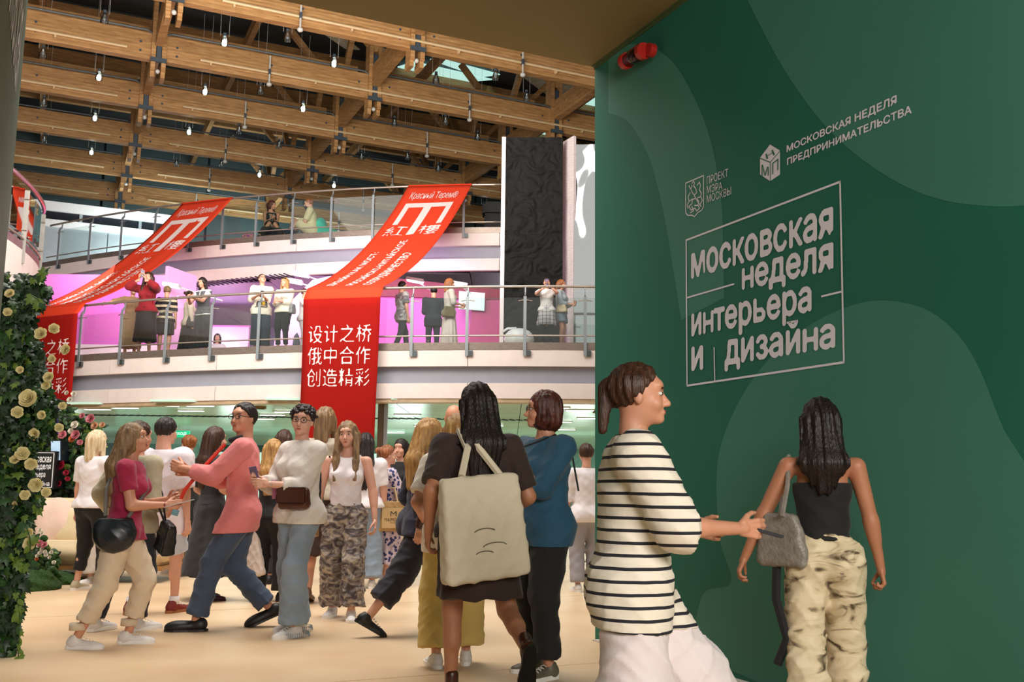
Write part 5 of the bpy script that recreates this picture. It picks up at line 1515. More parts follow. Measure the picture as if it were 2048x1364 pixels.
# --- white-haired woman by the sofa
p = foot(168, 1181)
F = Fig('white-haired woman in white T-shirt and black cropped trousers by the cream sofa', p, H=H_at(p, 192, 862), face=25, feet=((-.14, .02, 0), (.12, .10, 0)), hands=((-.25, .05, .82), (.20, .28, .98)), build=1.12, res=.015, shift=(.04, 0))
F.skin_mesh(face=False); F.hair('medium', 'white'); F.top(c_white, sleeve=.4, hem=-.02, loose=.03, box=.03); F.trousers(c_black, (.115, .085, .075, .06), upto=.86); F.shoes(s_beige, s_sole, h=.013)

# --- person in pale jacket behind the raspberry T-shirt
p = foot(232, 1262)
F = Fig('brown-haired person in pale beige jacket behind the woman in raspberry T-shirt', p, H=H_at(p, 283, 838) * .985, face=30, feet=((-.12, -.10, 0), (.12, .12, 0)), hands=((-.26, .10, .92), (.24, .22, .98)), res=.014, shift=(.09, .03), sex='m')
F.skin_mesh(face=False); F.hair('short', 'brown'); F.top(C('pale_jacket', '#b7ad92'), sleeve=.93, hem=-.10, loose=.03, sleeve_g=.02, name='jacket'); F.trousers(c_navy, (.11, .08, .07, .06)); F.shoes(s_white, s_sole, h=.012)
t, R = bag(F, 'small black drawstring bag hanging from a long strap beside the pale jacket', F.T(.33, .06, -.13), (.095, .05, .13), l_black, yaw=-20, tilty=18, strap=[F.T(.32, .05, .0), F.T(.27, .04, .22), F.T(.18, -.02, .52), F.T(.20, -.08, .40), F.T(.34, .02, .0)], strap_r=.009, strap_m=l_dark)

# --- young man in oversized white T-shirt
p = foot(300, 1228)
F = Fig('dark-haired person in oversized white T-shirt, pale shorts and red sneakers', p, H=H_at(p, 316, 835), face=20, sex='m', feet=((-.14, -.08, 0), (.12, .16, 0)), hands=((-.27, .08, .86), (.30, .04, .80)), res=.013, shift=(.05, 0))
F.skin_mesh(face=False); F.hair('short', 'dark'); F.top(C('white_oversize', '#ece3ec', var=.03), sleeve=.5, hem=-.20, loose=.035, box=.07, sleeve_g=.045); F.trousers(C('pale_denim', '#c3c8d6'), (.13, .11, .10, .10), upto=.46, name='shorts'); F.shoes(s_red, s_tan, h=.012)
for k in 'LR': F.tube_part([F.ank[k] + v3(0, 0, -.01), F.ank[k] + v3(0, 0, .06)], .045, 'white_sock', c_white, n=10)

# --- woman in black dress with a bun
p = foot(362, 1147)
F = Fig('fair-haired woman with low bun in a black dress, beyond the white T-shirt', p, H=H_at(p, 366, 872), face=-50, feet=((-.12, .0, 0), (.10, .06, 0)), hands=((-.2, .22, 1.0), (.24, .1, .85)), res=.016)
F.skin_mesh(); F.hair('bun', 'copper'); F.top(c_black, sleeve=.3, hem=.05); F.skirt(c_black, z0=.16, z1=.28, r0=.15, r1=.24, amp=.015, name='dress'); F.shoes(s_white, s_sole, h=.014)
# --- woman in flared charcoal skirt behind the man
p = foot(413, 1200)
F = Fig('long-haired woman in flared charcoal skirt, mostly hidden behind the man in pink shirt', p, H=H_at(p, 430, 856), face=50, feet=((-.1, .0, 0), (.12, -.06, 0)), hands=((-.22, .15, .95), (.24, .2, .98)), res=.015)
F.skin_mesh(face=False); F.hair('long', 'brown', .38); F.top(c_char, sleeve=.5, hem=.03); F.skirt(C('charcoal_skirt', '#2b292d', var=.1), z0=.14, z1=.24, r0=.14, r1=.33, amp=.03, folds=8); F.shoes(mat('shoe_wine', '#3a0d12', rough=.5), kind='flat', h=.013)

# --- man in pink shirt
p = foot(462, 1258)
F = Fig('man with glasses in salmon-pink shirt, blue jeans and black clogs, walking', p, H=H_at(p, 463, 795), face=-100, sex='m', feet=((-.09, .24, 0), (.10, -.26, .06)), hands=((-.10, .38, 1.16), (.12, .36, 1.13)), res=.011, head=(-55, -6, 0), curl=(.6, .6), shift=(0, -.04), lean=2, build=1.0, skin='b')
F.skin_mesh(); F.face_parts(brow='dark', glasses=True); F.hair('short', 'dark'); F.top(C('salmon_shirt', '#de7f7e', var=.05, scale=4), sleeve=.86, hem=-.15, loose=.020, box=.008, sleeve_g=.025, neck=.545, name='shirt')
F.trousers(c_jean, (.11, .085, .082, .082), upto=.97, loose=.014, amp=.007); F.shoes(s_black, kind='clog', pitch=(0, -24), yaw=(0, 0))
F.tube_part([F.T(-.07, .0, .55), F.T(-.06, .09, .53), F.T(.06, .09, .53), F.T(.07, .0, .55)], .02, 'dark_collar', c_navy)
th = thing('red_strap', 'bright red strap with pale blue end hanging from the hands of the man in pink', 'strap', p, F.rz)
strap_item(F, th, [F.T(-.05, .13, .50), F.T(-.10, .25, .36), F.T(-.12, .40, .17), F.T(-.12, .46, .03)], .014, 'strap', mat('red_webbing', '#d2301c', rough=.6)); strap_item(F, th, [F.T(-.12, .455, .03), F.T(-.12, .47, -.01)], .024, 'blue_end', mat('pale_blue_plastic', '#7fb6c4', rough=.4))
F.tube_part([F.T(-.03, .145, .30), F.T(-.03, .150, .25)], .035, 'name_badge', mat('badge', '#b9b4c0', rough=.4), n=4)

# --- woman with black trousers and fair hair behind the tote
p = foot(534, 1203)
F = Fig('fair-haired woman in black top and black trousers seen from behind with a white tote', p, H=H_at(p, 527, 880), face=15, feet=((-.12, -.05, 0), (.12, .08, 0)), hands=((-.23, .05, .84), (.22, .2, 1.0)), res=.015)
F.skin_mesh(face=False); F.hair('long', 'blonde', .36); F.top(c_black, sleeve=.3, hem=-.02); F.trousers(c_black, (.115, .095, .10, .11), amp=.004); F.shoes(s_black, h=.014)
c = F.wr['L'] + v3(.02, -.10, -.36)
t, R = bag(F, 'plain white tote bag held low behind the man in pink shirt', c, (.18, .03, .25), C('tote_white', '#d8cbc3', var=.04), yaw=-15, tilty=-14, name='tote_bag', strap=[F.wr['L'] + v3(.04, -.04, -.13), F.palm('L')[0] + v3(0, 0, .0), F.wr['L'] + v3(-.12, -.04, -.13)], strap_r=.012, cat='tote bag', part='canvas')
p = foot(556, 1168)
F = Fig('woman with long straight brown hair and black top, behind the one in cream blouse', p, H=H_at(p, 553, 862), face=5, res=.017); F.skin_mesh(face=False); F.hair('long', 'brown', .38); F.top(c_black, sleeve=.4, hem=-.05); F.trousers(c_char); F.shoes(s_black, h=.015)

# --- smiling woman in cream blouse
p = foot(588, 1268)
F = Fig('smiling short-haired woman in glasses, cream blouse and frayed light blue jeans', p, H=H_at(p, 583, 811), face=-140, feet=((-.12, .10, 0), (.12, -.12, .0)), hands=((-.02, .30, 1.10), (.13, .30, 1.13)), res=.011, head=(-38, 0, -4), curl=(.75, .7), skin='a')
F.skin_mesh(); F.face_parts(brow='dark', glasses=True); F.hair('short', 'dark'); F.top(C('cream_blouse', '#dcd3cb', var=.05, bump=.5), sleeve=.82, hem=-.08, loose=.03, box=.05, sleeve_g=.03, vee=.12, name='blouse', neck=.545)
# tousled curls
hm = MB()
for i in range(70):
    a, b = random.uniform(0, 2 * PI), random.uniform(.15, 1.35); r = .10
    q = F.hd(r * .95 * math.cos(a) * math.cos(b), -.02 + r * math.sin(a) * math.cos(b) * 1.05, .115 + r * math.sin(b) * 1.0)
    if F.hloc(np.array(q, np.float32))[1] > .055 and F.hloc(np.array(q, np.float32))[2] < .15: continue
    hm.ball([x * F.sc for x in q], random.uniform(.014, .024), 6, 5, (1, 1, .8))
me = bpy.data.meshes.new('curls'); me.from_pydata(hm.v, [], hm.f); me.polygons.foreach_set('use_smooth', [True] * len(me.polygons)); me.materials.append(HAIR['dark']); ob = bpy.data.objects.new('curls', me); COLL.objects.link(ob); ob.parent = F.root; ob['kind'] = 'stuff'
F.trousers(c_jeanl, (.105, .082, .095, .115), upto=.99, loose=.010, amp=.006, name='jeans'); F.shoes(s_white, s_sole, yaw=(6, -10))
fr = MB()
for k in 'LR':
    for i in range(46):
        a = 2 * PI * i / 46; q = F.ank[k] + v3(.112 * math.cos(a), .112 * math.sin(a), -.045); fr.tube([Vector([x * F.sc for x in q]), Vector([x * F.sc for x in q + v3(.008 * math.cos(a), .008 * math.sin(a), -.03)])], .003, 3)
me = bpy.data.meshes.new('frayed_hem'); me.from_pydata(fr.v, [], fr.f); me.materials.append(c_jeanl); ob = bpy.data.objects.new('frayed_hem', me); COLL.objects.link(ob); ob.parent = F.root; ob['kind'] = 'stuff'
F.tube_part([F.T(-.15, .09, .09), F.T(0, .125, .08), F.T(.15, .09, .09)], .018, 'belt', l_black)
F.tube_part([F.wr['L'] + v3(-.026, 0, 0), F.wr['L'] + v3(0, 0, .026), F.wr['L'] + v3(.026, 0, 0), F.wr['L'] + v3(0, 0, -.026), F.wr['L'] + v3(-.026, 0, 0)], .007, 'wrist_watch', M_rail)
F.tube_part([F.T(.11, .15, .24), F.T(.11, .155, .10)], .02, 'pink_badge', mat('pink_badge', '#c978a8', rough=.5), n=4)
t, R = bag(F, 'brown leather saddle bag at the waist of the smiling woman in cream blouse', F.T(-.13, .15, .11), (.125, .045, .085), l_brown, yaw=25, soft=.04, flap=True, strap=[F.T(-.2, .10, .16), F.T(-.1, .14, .2), F.T(.05, .14, .19), F.T(.17, .06, .16)], strap_r=.008, strap_m=l_dark, name='saddle_bag')
phone(F, 'R', 'violet-backed phone in the hands of the smiling woman', mat('phone_violet', '#6d5a86', rough=.3), both=True, up=(.1, .3, 1))

# --- blonde in beige blouse and brown skirt
p = foot(637, 1207)
F = Fig('blonde woman seen from behind in beige blouse, brown skirt and heeled sandals', p, H=H_at(p, 637, 824), face=8, feet=((-.10, 0, .045), (.11, .06, .045)), hands=((-.2, .2, 1.0), (.25, .02, .80)), res=.013)
F.skin_mesh(face=False); F.hair('medium', 'ash'); F.top(C('beige_blouse', '#c9bca9'), sleeve=.9, hem=-.02, loose=.028, box=.03, name='blouse'); F.skirt(C('brown_skirt', '#3d2a22'), z0=.12, z1=.42, r0=.15, r1=.19, amp=.004); F.shoes(mat('sandal_brown', '#7d5a44', rough=.4), kind='heel', pitch=(-16, -16), h=.012)

# --- young woman in white vest and patterned trousers
p = foot(683, 1236)
F = Fig('young woman in white sleeveless top and grey-brown tie-dye trousers looking at the camera', p, H=H_at(p, 690, 842), face=178, feet=((-.10, .16, 0), (.10, -.12, .0)), hands=((-.27, .10, .84), (.28, .02, .80)), res=.011, head=(4, 0, 3), skin='a', curl=(.5, .5))
F.skin_mesh(); F.face_parts(brow='brown'); F.hair('long', 'ash', .30, front=.20, width=.095); F.top(c_white, sleeve=0, hem=.07, loose=.012, strap=True, scoop=.055, neck=.52, name='vest_top')
F.trousers(pattern_mat('tie_dye', 'blotch', '#8d827c', '#4d4446', '#b7aa98', scale=11), (.112, .098, .10, .115), upto=.96, loose=.014, amp=.010); F.shoes(s_white, s_sole, yaw=(8, -8))
F.tube_part([F.wr['L'] + v3(-.026, 0, 0), F.wr['L'] + v3(0, .026, 0), F.wr['L'] + v3(.026, 0, 0), F.wr['L'] + v3(0, -.026, 0), F.wr['L'] + v3(-.026, 0, 0)], .005, 'bracelet', M_rail)
t, R = bag(F, 'narrow dark shoulder bag behind the arm of the young woman in white top', F.T(.24, -.04, .22), (.03, .10, .16), l_dark, strap=[F.T(.2, -.03, .36), F.T(.15, .02, .50), F.T(.17, -.07, .40)], strap_r=.011, soft=.02)
phone(F, 'R', 'small gold-cased phone low in the hand of the young woman in white top', mat('phone_gold', '#b08a4a', rough=.3, metal=.5), up=(0, .3, 1))

# --- dark-haired woman in white T-shirt and jeans
p = foot(722, 1176)
F = Fig('woman with long dark hair in white T-shirt and pale jeans, seen from behind', p, H=H_at(p, 733, 868), face=-5, feet=((-.1, 0, 0), (.12, -.04, 0)), res=.015)
F.skin_mesh(face=False); F.hair('long', 'dark', .40); F.top(c_white, sleeve=.45, hem=-.02, loose=.03, box=.02); F.trousers(c_jeanl, (.11, .10, .11, .12)); F.shoes(s_white, s_sole, h=.014)

# --- woman in floral dress
p = foot(768, 1170)
F = Fig('woman with upswept fair hair in a blue floral dress carrying a jute bag', p, H=H_at(p, 768, 893), face=62, feet=((-.1, .06, 0), (.12, -.05, 0)), hands=((-.08, .34, 1.05), (.12, .34, 1.04)), res=.013, head=(10, 0, 0))
F.skin_mesh(); F.face_parts(brow='copper', lip=False); F.hair('bun', 'copper'); mf = pattern_mat('floral_print', 'floral', '#cdbcc8', '#2c3266', '#5a64a0', scale=24)
F.top(mf, sleeve=.55, hem=.02, loose=.022, name='dress_top', sleeve_g=.03); F.skirt(mf, z0=.14, z1=.26, r0=.14, r1=.27, amp=.022, folds=11); F.shoes(s_white, s_sole, h=.013)
c = F.T(.30, -.05, -.05)
t, R = bag(F, 'jute bag with printed front pocket, on the arm of the woman in floral dress', c, (.21, .05, .18), mat('jute', '#b08d5c', rough=.9, scale=40, bump=.5), yaw=62 - 0 - 60 + 90, name='jute_bag', soft=.012, strap=[c + v3(0, -.08, .17), c + v3(-.03, -.05, .34), c + v3(-.03, .05, .34), c + v3(0, .08, .17)], strap_r=.012, strap_m=mat('pale_webbing', '#d3bd93', rough=.9), cat='bag', part='body')
mb = MB(); S = F.sc; q = c + R @ v3(0, -.064, -.02); mb.obox([x * S for x in q], [x * .15 * S for x in R[:, 0]], [x * .008 * S for x in R[:, 1]], [x * .12 * S for x in R[:, 2]])
me = bpy.data.meshes.new('pocket'); me.from_pydata(mb.v, [], mb.f); me.materials.append(mat('pocket_jute', '#c9a878', rough=.9)); ob = bpy.data.objects.new('pocket', me); COLL.objects.link(ob); ob.parent = t
md = mat('print_dark', '#3b2f22', rough=.8)
for st, u0, u1, z, hh in (('MAIMOON', -.115, .115, -.06, .04), ('CONCEPT', -.05, .05, -.085, .014), ('M', -.04, .04, .0, .06)): bag_text(F, t, R, c, (.2, .05, .18), st, u0, u1, z, hh, -1, md)
# --- person in black beyond the floral dress
p = foot(795, 1158)
F = Fig('dark-haired woman in black top and beige trousers beyond the floral dress', p, H=H_at(p, 800, 880), face=-160, res=.017, hands=((-.1, .3, 1.0), (.14, .3, 1.0)))
F.skin_mesh(); F.hair('long', 'dark', .3); F.top(c_black, sleeve=.5, hem=-.04); F.trousers(c_beigetr, (.11, .10, .10, .10)); F.shoes(s_white, s_sole, h=.015)

# --- walking blonde in navy
p = foot(812, 1266)
F = Fig('woman with long blonde hair striding in a navy shirt and loose dark trousers', p, H=H_at(p, 862, 824) , face=62, feet=((-.10, .26, 0), (.10, -.34, .07)), hands=((-.20, .26, .88), (.26, -.02, .82)), res=.012, shift=(.0, .10), lean=5, head=(10, 0, 0))
F.skin_mesh(); F.face_parts(); F.hair('long', 'blonde', .34, width=.11); F.top(C('navy_shirt', '#2c2e42', var=.1), sleeve=.9, hem=-.12, loose=.03, box=.04, sleeve_g=.028, name='shirt'); F.trousers(C('dark_trousers', '#23222e'), (.12, .11, .105, .10), upto=.84, amp=.008); F.shoes(s_black, pitch=(0, -30), h=.011)
p = foot(900, 1200)
F = Fig('bald man in dark clothes far behind the woman with the big tote', p, H=H_at(p, 908, 812), face=0, sex='m', res=.017, skin='b'); F.skin_mesh(face=False); F.top(c_char, sleeve=.9, hem=-.1); F.trousers(c_black); F.shoes(s_black, h=.015)

# --- fair-haired woman in cream top and yellow trousers
p = foot(905, 1332)
F = Fig('fair-haired woman in cream top and wide yellow trousers behind the big tote', p, H=max(1.6, H_at(p, 905, 838)), face=-12, feet=((-.12, -.04, 0), (.10, .06, 0)), hands=((-.22, .14, 1.0), (.2, .2, 1.02)), res=.012, skin='b', build=1.06)
F.skin_mesh(face=False); F.hair('medium', 'blonde'); F.top(c_cream, sleeve=.42, hem=-.14, loose=.03, box=.05, sleeve_g=.035); F.trousers(C('yellow_trousers', '#d4b668', var=.06), (.12, .12, .125, .13), upto=.95, amp=.006, loose=.016); F.shoes(s_white, s_sole)
t, R = bag(F, 'small brown leather clutch in the hand of the woman in yellow trousers', F.palm('L')[0] + v3(-.02, 0, -.03), (.07, .02, .05), l_brown, yaw=30, tilty=20, name='clutch', soft=.012, cat='clutch')

# --- woman in dark brown dress with the big tote
Yb = 5.42
p = at_y(948, 1380, Yb); p.z = 0
F = Fig('long dark-haired woman in a dark brown dress striding away with a big canvas tote', p, H=H_at(p, 955, 768), face=-18, feet=((-.10, .10, 0), (.16, -.38, .26)), hands=((-.26, .02, .90), (.24, .20, 1.0)), res=.0105, skin='c', shift=(0, 0), lean=3, twist=-8, build=1.08)
F.skin_mesh(face=False); F.hair('long', 'dark', .40, width=.115, h=.0085); mdr = C('brown_dress', '#35211c', var=.1); F.top(mdr, sleeve=.45, hem=-.02, loose=.03, box=.03, sleeve_g=.03, name='dress_top'); F.skirt(mdr, z0=.12, z1=.56, r0=.16, r1=.235, amp=.008, folds=7, sway=(.02, -.02)); F.shoes(l_brown, s_black, kind='boot', pitch=(0, -62))
mt = C('canvas_tote', '#d9cbb2', var=.05, scale=3, bump=.25, bscale=14)
c = F.T(-.03, -.215, .03)
t, R = bag(F, 'big canvas tote with faint line drawing carried by the woman in brown dress', c, (.235, .055, .27), mt, yaw=8, tilty=-6, name='tote_bag', soft=.03, strap=[c + v3(-.12, -.01, .26), F.T(-.10, -.17, .44), F.T(-.11, -.05, .545), F.T(-.10, .05, .50)], strap_r=.02, cat='tote bag', part='canvas')
strap_item(F, t, [c + v3(.10, -.0, .26), F.T(-.05, -.17, .46), F.T(-.09, -.04, .55), F.T(-.08, .05, .50)], .02, 'strap', mt)
for i, (x, z, r) in enumerate(((-.02, -.02, .06), (.03, -.10, .07), (-.03, -.13, .05))):
    pts = [c + R @ v3(x + r * math.cos(a), -.062 - .008, z + r * .35 * math.sin(a)) for a in np.linspace(.3, 2.8, 12)]
    strap_item(F, t, pts, .0022, 'line_drawing', mat('ink_grey', '#5d564a', rough=.8))

# --- curly person behind
p = foot(1046, 1170)
F = Fig('curly brown-haired person in dark shorts far behind the blue-green top', p, H=H_at(p, 1046, 884), face=10, res=.017); F.skin_mesh(face=False); F.hair('medium', 'brown'); F.top(c_char, sleeve=.4, hem=-.05, box=.03); F.trousers(C('dark_shorts', '#3a2c28'), (.13, .12, .1, .1), upto=.5, name='shorts'); F.shoes(s_white, s_sole, h=.015)
p = foot(1172, 1184)
F = Fig('person in white shirt and grey trousers far off beside the green wall', p, H=H_at(p, 1178, 890), face=-10, res=.017); F.skin_mesh(face=False); F.hair('short', 'brown'); F.top(c_white, sleeve=.6, hem=-.1, box=.03); F.trousers(C('grey_trousers', '#9a98a0'), (.11, .09, .09, .09)); F.shoes(s_white, s_sole, h=.015)

# --- woman in blue-green top
p = foot(1082, 1350)
F = Fig('auburn-haired woman with glasses in a blue-green top and black trousers, turning her head', p, H=H_at(p, 1072, 785), face=-128, feet=((-.13, .05, 0), (.12, -.08, 0)), hands=((.02, .20, 1.27), (.22, .24, 1.06)), elbows=((-.7, -.2, -.8), (.7, -.6, -.4)), res=.011, head=(36, -4, 0), build=1.18, curl=(1.1, .7), skin='b', handdir=((.3, .2, .9), None))
F.skin_mesh(); F.face_parts(brow='auburn', glasses=True); F.hair('bob', 'auburn', h=.0085); F.top(C('petrol_top', '#1f4d66', var=.08), sleeve=.55, hem=-.13, loose=.028, box=.045, sleeve_g=.03, neck=.53, scoop=.035); F.trousers(c_black, (.125, .10, .085, .08), upto=.96); F.shoes(mat('shoe_dull', '#6b6355', rough=.5), s_sole)
phone(F, 'R', 'black phone in the lowered hand of the woman in blue-green top')
th = thing('shoulder_strap', 'thin dark strap gripped at the chest of the woman in blue-green top', 'strap', p, F.rz); strap_item(F, th, [F.palm('L')[0] + v3(0, .01, -.02), F.T(-.10, .10, .50), F.T(-.12, .0, .54), F.T(-.14, -.12, .42), F.T(-.2, -.12, .2)], .006, 'strap', l_dark)

# --- striding woman in striped top, nearest
Yb = 3.72
p = at_y(1264, 1500, Yb); p.z = 0
F = Fig('woman striding in cream top with thin black stripes and wide white trousers', p, H=H_at(p, 1300, 692), face=92, feet=((-.10, .36, 0), (.10, -.30, .05)), hands=((-.18, .26, 1.0), (.13, .37, 1.02)), elbows=((-.5, -1, -.3), (.5, -1, -.2)), res=.009, head=(5, -6, 0), curl=(.5, .35), lean=3, skin='b', build=1.05)
F.skin_mesh(head_h=.007, hand_h=.005); F.face_parts(brow='brown'); F.hair('pony', 'brown', h=.0075)
ms = pattern_mat('black_stripes', 'stripe', '#e6dccb', '#1d1c26', scale=4, period=.043, duty=.26)
F.top(ms, sleeve=.62, hem=-.16, loose=.035, box=.07, sleeve_g=.05, neck=.54, name='striped_top'); F.trousers(C('white_trousers', '#e2d6d6', var=.03), (.125, .13, .15, .17), upto=.96, amp=.008, loose=.016); F.shoes(s_white, s_sole)
phone(F, 'R', 'dark phone held out in front of the woman in striped top', up=(0, .95, -.25))
p2 = F

# --- woman in black bandeau by the green wall
Yb = 4.92
p = at_y(1658, 1380, Yb); p.z = 0
F = Fig('woman in black strapless top and cream print trousers walking away along the green wall', p, H=H_at(p, 1655, 795), face=12, feet=((-.10, -.16, .02), (.11, .18, 0)), hands=((-.40, .06, .86), (.30, .08, .74)), elbows=((-.6, -1, 0), (.6, -1, 0)), res=.0105, skin='c', curl=(.5, .8), sex='f')
F.skin_mesh(face=False); F.hair('long', 'dark', .26, width=.115, h=.0085); F.top(c_black, sleeve=0, hem=.08, neck=.375, loose=.008, name='bandeau_top')
F.trousers(pattern_mat('bark_print', 'bark', '#d6c4a0', '#54432f', '#e6d6b6', scale=4.5), (.115, .10, .10, .11), upto=.96, waist=.12, amp=.008, loose=.014); F.shoes(s_black)
c = F.T(-.215, -.06, .08)
t, R = bag(F, 'soft silver-grey handbag under the arm of the woman in black strapless top', c, (.035, .12, .14), mat('grey_leather', '#8d857c', rough=.35, scale=20, bump=.6), yaw=55, soft=.03, strap=[c + v3(0, .09, .12), F.T(-.19, .05, .36), F.T(-.165, -.01, .51), F.T(-.18, -.08, .36), c + v3(0, -.09, .12)], strap_r=.013, name='handbag', cat='handbag')
th = thing('dark_scarf', 'black scarf end trailing below the silver-grey handbag', 'scarf', p, F.rz)
q = [F.T(-.24, -.02, .0), F.T(-.25, -.03, -.22), F.T(-.20, -.02, -.42), F.T(-.25, .0, -.55)]
strap_item(F, th, q, .025, 'cloth', c_black)

# ================================================================== PEOPLE ON THE GALLERIES
def gal(px, fn, Z, back):
    x = find_x(fn, Z, px)
    for _ in range(3):
        y = fn(x) + back; q = at_y(px, 650 if Z < 5 else 430, y); x = q.x
    return Vector((x, fn(x) + back, Z))
def GH(p, px, py): return at_y(px, py, p.y).z - p.z
R2 = dict(res=.018)
p = gal(291, edge2, Z2, .45)
F = Fig('dark-haired woman in crimson blouse and long black skirt photographing from the lower gallery', p, H=GH(p, 290, 545), face=178, hands=((-.03, .26, 1.50), (.10, .26, 1.50)), elbows=((-.9, .1, -.6), (.9, .1, -.6)), handdir=((.1, .1, 1), (-.1, .1, 1)), **R2)
F.skin_mesh(); F.hair('long', 'brown', .30, front=.22); F.top(C('crimson_blouse', '#8e0c1c', var=.1), sleeve=.85, hem=-.02, loose=.03, sleeve_g=.04, box=.03, name='blouse'); F.skirt(c_black, z0=.1, z1=.27, r0=.16, r1=.24, amp=.008); F.shoes(s_beige, h=.016)
phone(F, 'R', 'phone held up before the face of the woman in crimson blouse', mat('phone_lilac', '#8a7f9a', rough=.3), both=True, up=(0, 0, 1))
p = gal(262, edge2, Z2, .9)
F = Fig('person in long tan coat with one arm out, behind the woman in crimson blouse', p, H=1.60, face=150, hands=((-.25, .1, .85), (.62, .25, 1.18)), res=.02); F.skin_mesh(face=False); F.hair('short', 'brown'); F.top(C('tan_coat', '#a58362'), sleeve=.6, hem=.0, loose=.03, name='coat'); F.skirt(C('tan_coat', '#a58362'), z0=.12, z1=.25, r0=.17, r1=.25, amp=.01, name='coat_skirt'); F.shoes(s_beige, h=.018)
p = gal(330, edge2, Z2, 1.0)
F = Fig('person with cropped fair hair in black and cream striped top and black shorts, back turned', p, H=GH(p, 330, 573), face=-15, res=.02); F.skin_mesh(face=False); F.hair('short', 'ash'); F.top(pattern_mat('wide_stripes', 'stripe', '#17151a', '#c9b69a', scale=4, period=.12, duty=.4), sleeve=.5, hem=-.06, loose=.025, box=.03); F.trousers(c_black, (.12, .11, .1, .1), upto=.42, name='shorts'); F.shoes(s_black, h=.018)
p = gal(407, edge2, Z2, .42)
F = Fig('woman in grey waistcoat and dark trousers leaning on the rail with a phone', p, H=GH(p, 407, 557), face=-150, hands=((.02, .36, 1.20), (.14, .36, 1.20)), elbows=((-.6, .2, -1), (.6, .2, -1)), lean=8, head=(-10, 4, 0), **R2)
F.skin_mesh(); F.hair('medium', 'dark'); F.top(c_white, sleeve=.25, hem=-.05, loose=.018); F.top(C('grey_waistcoat', '#56575e'), sleeve=0, hem=-.02, loose=.028, name='waistcoat', vee=.25, neck=.50); F.trousers(C('slate_trousers', '#33373b'), (.115, .10, .10, .10)); F.shoes(s_black, h=.018)
phone(F, 'R', 'black phone held over the rail by the woman in grey waistcoat', both=True, up=(0, .2, 1))
p = gal(376, edge2, Z2, 1.1)
F = Fig('brown-haired woman in pale cardigan and black skirt, left of the leaning woman', p, H=GH(p, 374, 583), face=60, res=.02); F.skin_mesh(face=False); F.hair('bun', 'brown'); F.top(C('pale_cardigan', '#d4c1b2'), sleeve=.9, hem=-.1, loose=.03, box=.03); F.skirt(c_black, z0=.1, z1=.2, r0=.16, r1=.30, amp=.01); F.shoes(s_black, h=.018)
t, R = bag(F, 'black shoulder bag behind the leaning woman on the lower gallery', F.T(.22, .05, .0), (.05, .12, .16), l_black, h=.015, strap=[F.T(.2, .1, .14), F.T(.17, 0, .5), F.T(.2, -.05, .14)])
p = gal(521, edge2, Z2, .45)
F = Fig('woman with tied brown hair in cream shirt looking down at her phone on the gallery', p, H=GH(p, 524, 548), face=155, hands=((.0, .30, 1.13), (.14, .28, 1.16)), head=(-10, -22, 0), build=1.1, **R2)
F.skin_mesh(); F.face_parts(glasses=True); F.hair('bun', 'brown'); F.top(C('cream_shirt', '#e8dccf', var=.03), sleeve=.55, hem=-.12, loose=.03, box=.04, sleeve_g=.03); F.trousers(C('dark_jeans', '#2b3644'), (.12, .11, .115, .12)); F.shoes(s_white, h=.018)
phone(F, 'R', 'dark phone in the hands of the woman with tied brown hair', both=True, up=(0, .6, .8))
t, R = bag(F, 'black and yellow waist bag on the woman with tied brown hair', F.T(.02, .15, .10), (.12, .04, .06), l_black, h=.014, name='waist_bag'); strap_item(F, t, [F.T(-.03, .205, .10), F.T(.03, .205, .10)], .04, 'yellow_pocket', mat('yellow_nylon', '#e0a81e', rough=.6))
p = gal(566, edge2, Z2, .40)
F = Fig('blonde woman with sunglasses on her head, cream sweater and black trousers, on the gallery', p, H=GH(p, 562, 556), face=-158, hands=((-.05, .24, 1.10), (.10, .24, 1.06)), head=(0, 0, 0), build=1.14, **R2)
F.skin_mesh(); F.hair('medium', 'blonde', fringe=True); F.top(C('cream_sweater', '#ead9cb', var=.03), sleeve=.85, hem=-.04, loose=.03, box=.05, sleeve_g=.03); F.trousers(C('black_jeans', '#191a1e'), (.12, .085, .07, .06)); F.shoes(s_black, h=.018)
F.tube_part([F.hd(-.075, .05, .18), F.hd(-.03, .085, .19), F.hd(.03, .085, .19), F.hd(.075, .05, .18)], .012, 'sunglasses', l_black)
t, R = bag(F, 'small grey shoulder bag at the side of the blonde woman on the gallery', F.T(-.24, .0, .05), (.05, .08, .12), mat('grey_bag', '#8e8c90', rough=.5), h=.014)
p = gal(607, edge2, Z2, .8)
F = Fig('red-haired person mostly hidden behind the right banner fold', p, H=GH(p, 607, 578), face=100, hands=((-.1, .25, 1.2), (.1, .3, .95)), res=.02); F.skin_mesh(face=False); F.hair('short', 'auburn'); F.top(c_white, sleeve=.3, hem=-.1, box=.03); F.trousers(C('pale_trousers', '#d9c8d2')); F.shoes(s_white, h=.018)
p = gal(803, edge2, Z2, 1.1)
F = Fig('dark-haired man in mottled grey shirt and slate trousers walking on the lower gallery', p, H=GH(p, 797, 562), face=60, sex='m', feet=((-.1, .2, 0), (.1, -.2, 0)), res=.019); F.skin_mesh(); F.hair('short', 'dark'); F.top(pattern_mat('mottled_grey', 'blotch', '#aaa6a8', '#6c6670', '#bcb8bc', scale=6), sleeve=.4, hem=-.16, loose=.03, box=.05, name='shirt'); F.trousers(C('slate_trousers', '#33373b')); F.shoes(s_black, h=.018)
p = gal(866, edge2, Z2, 1.5)
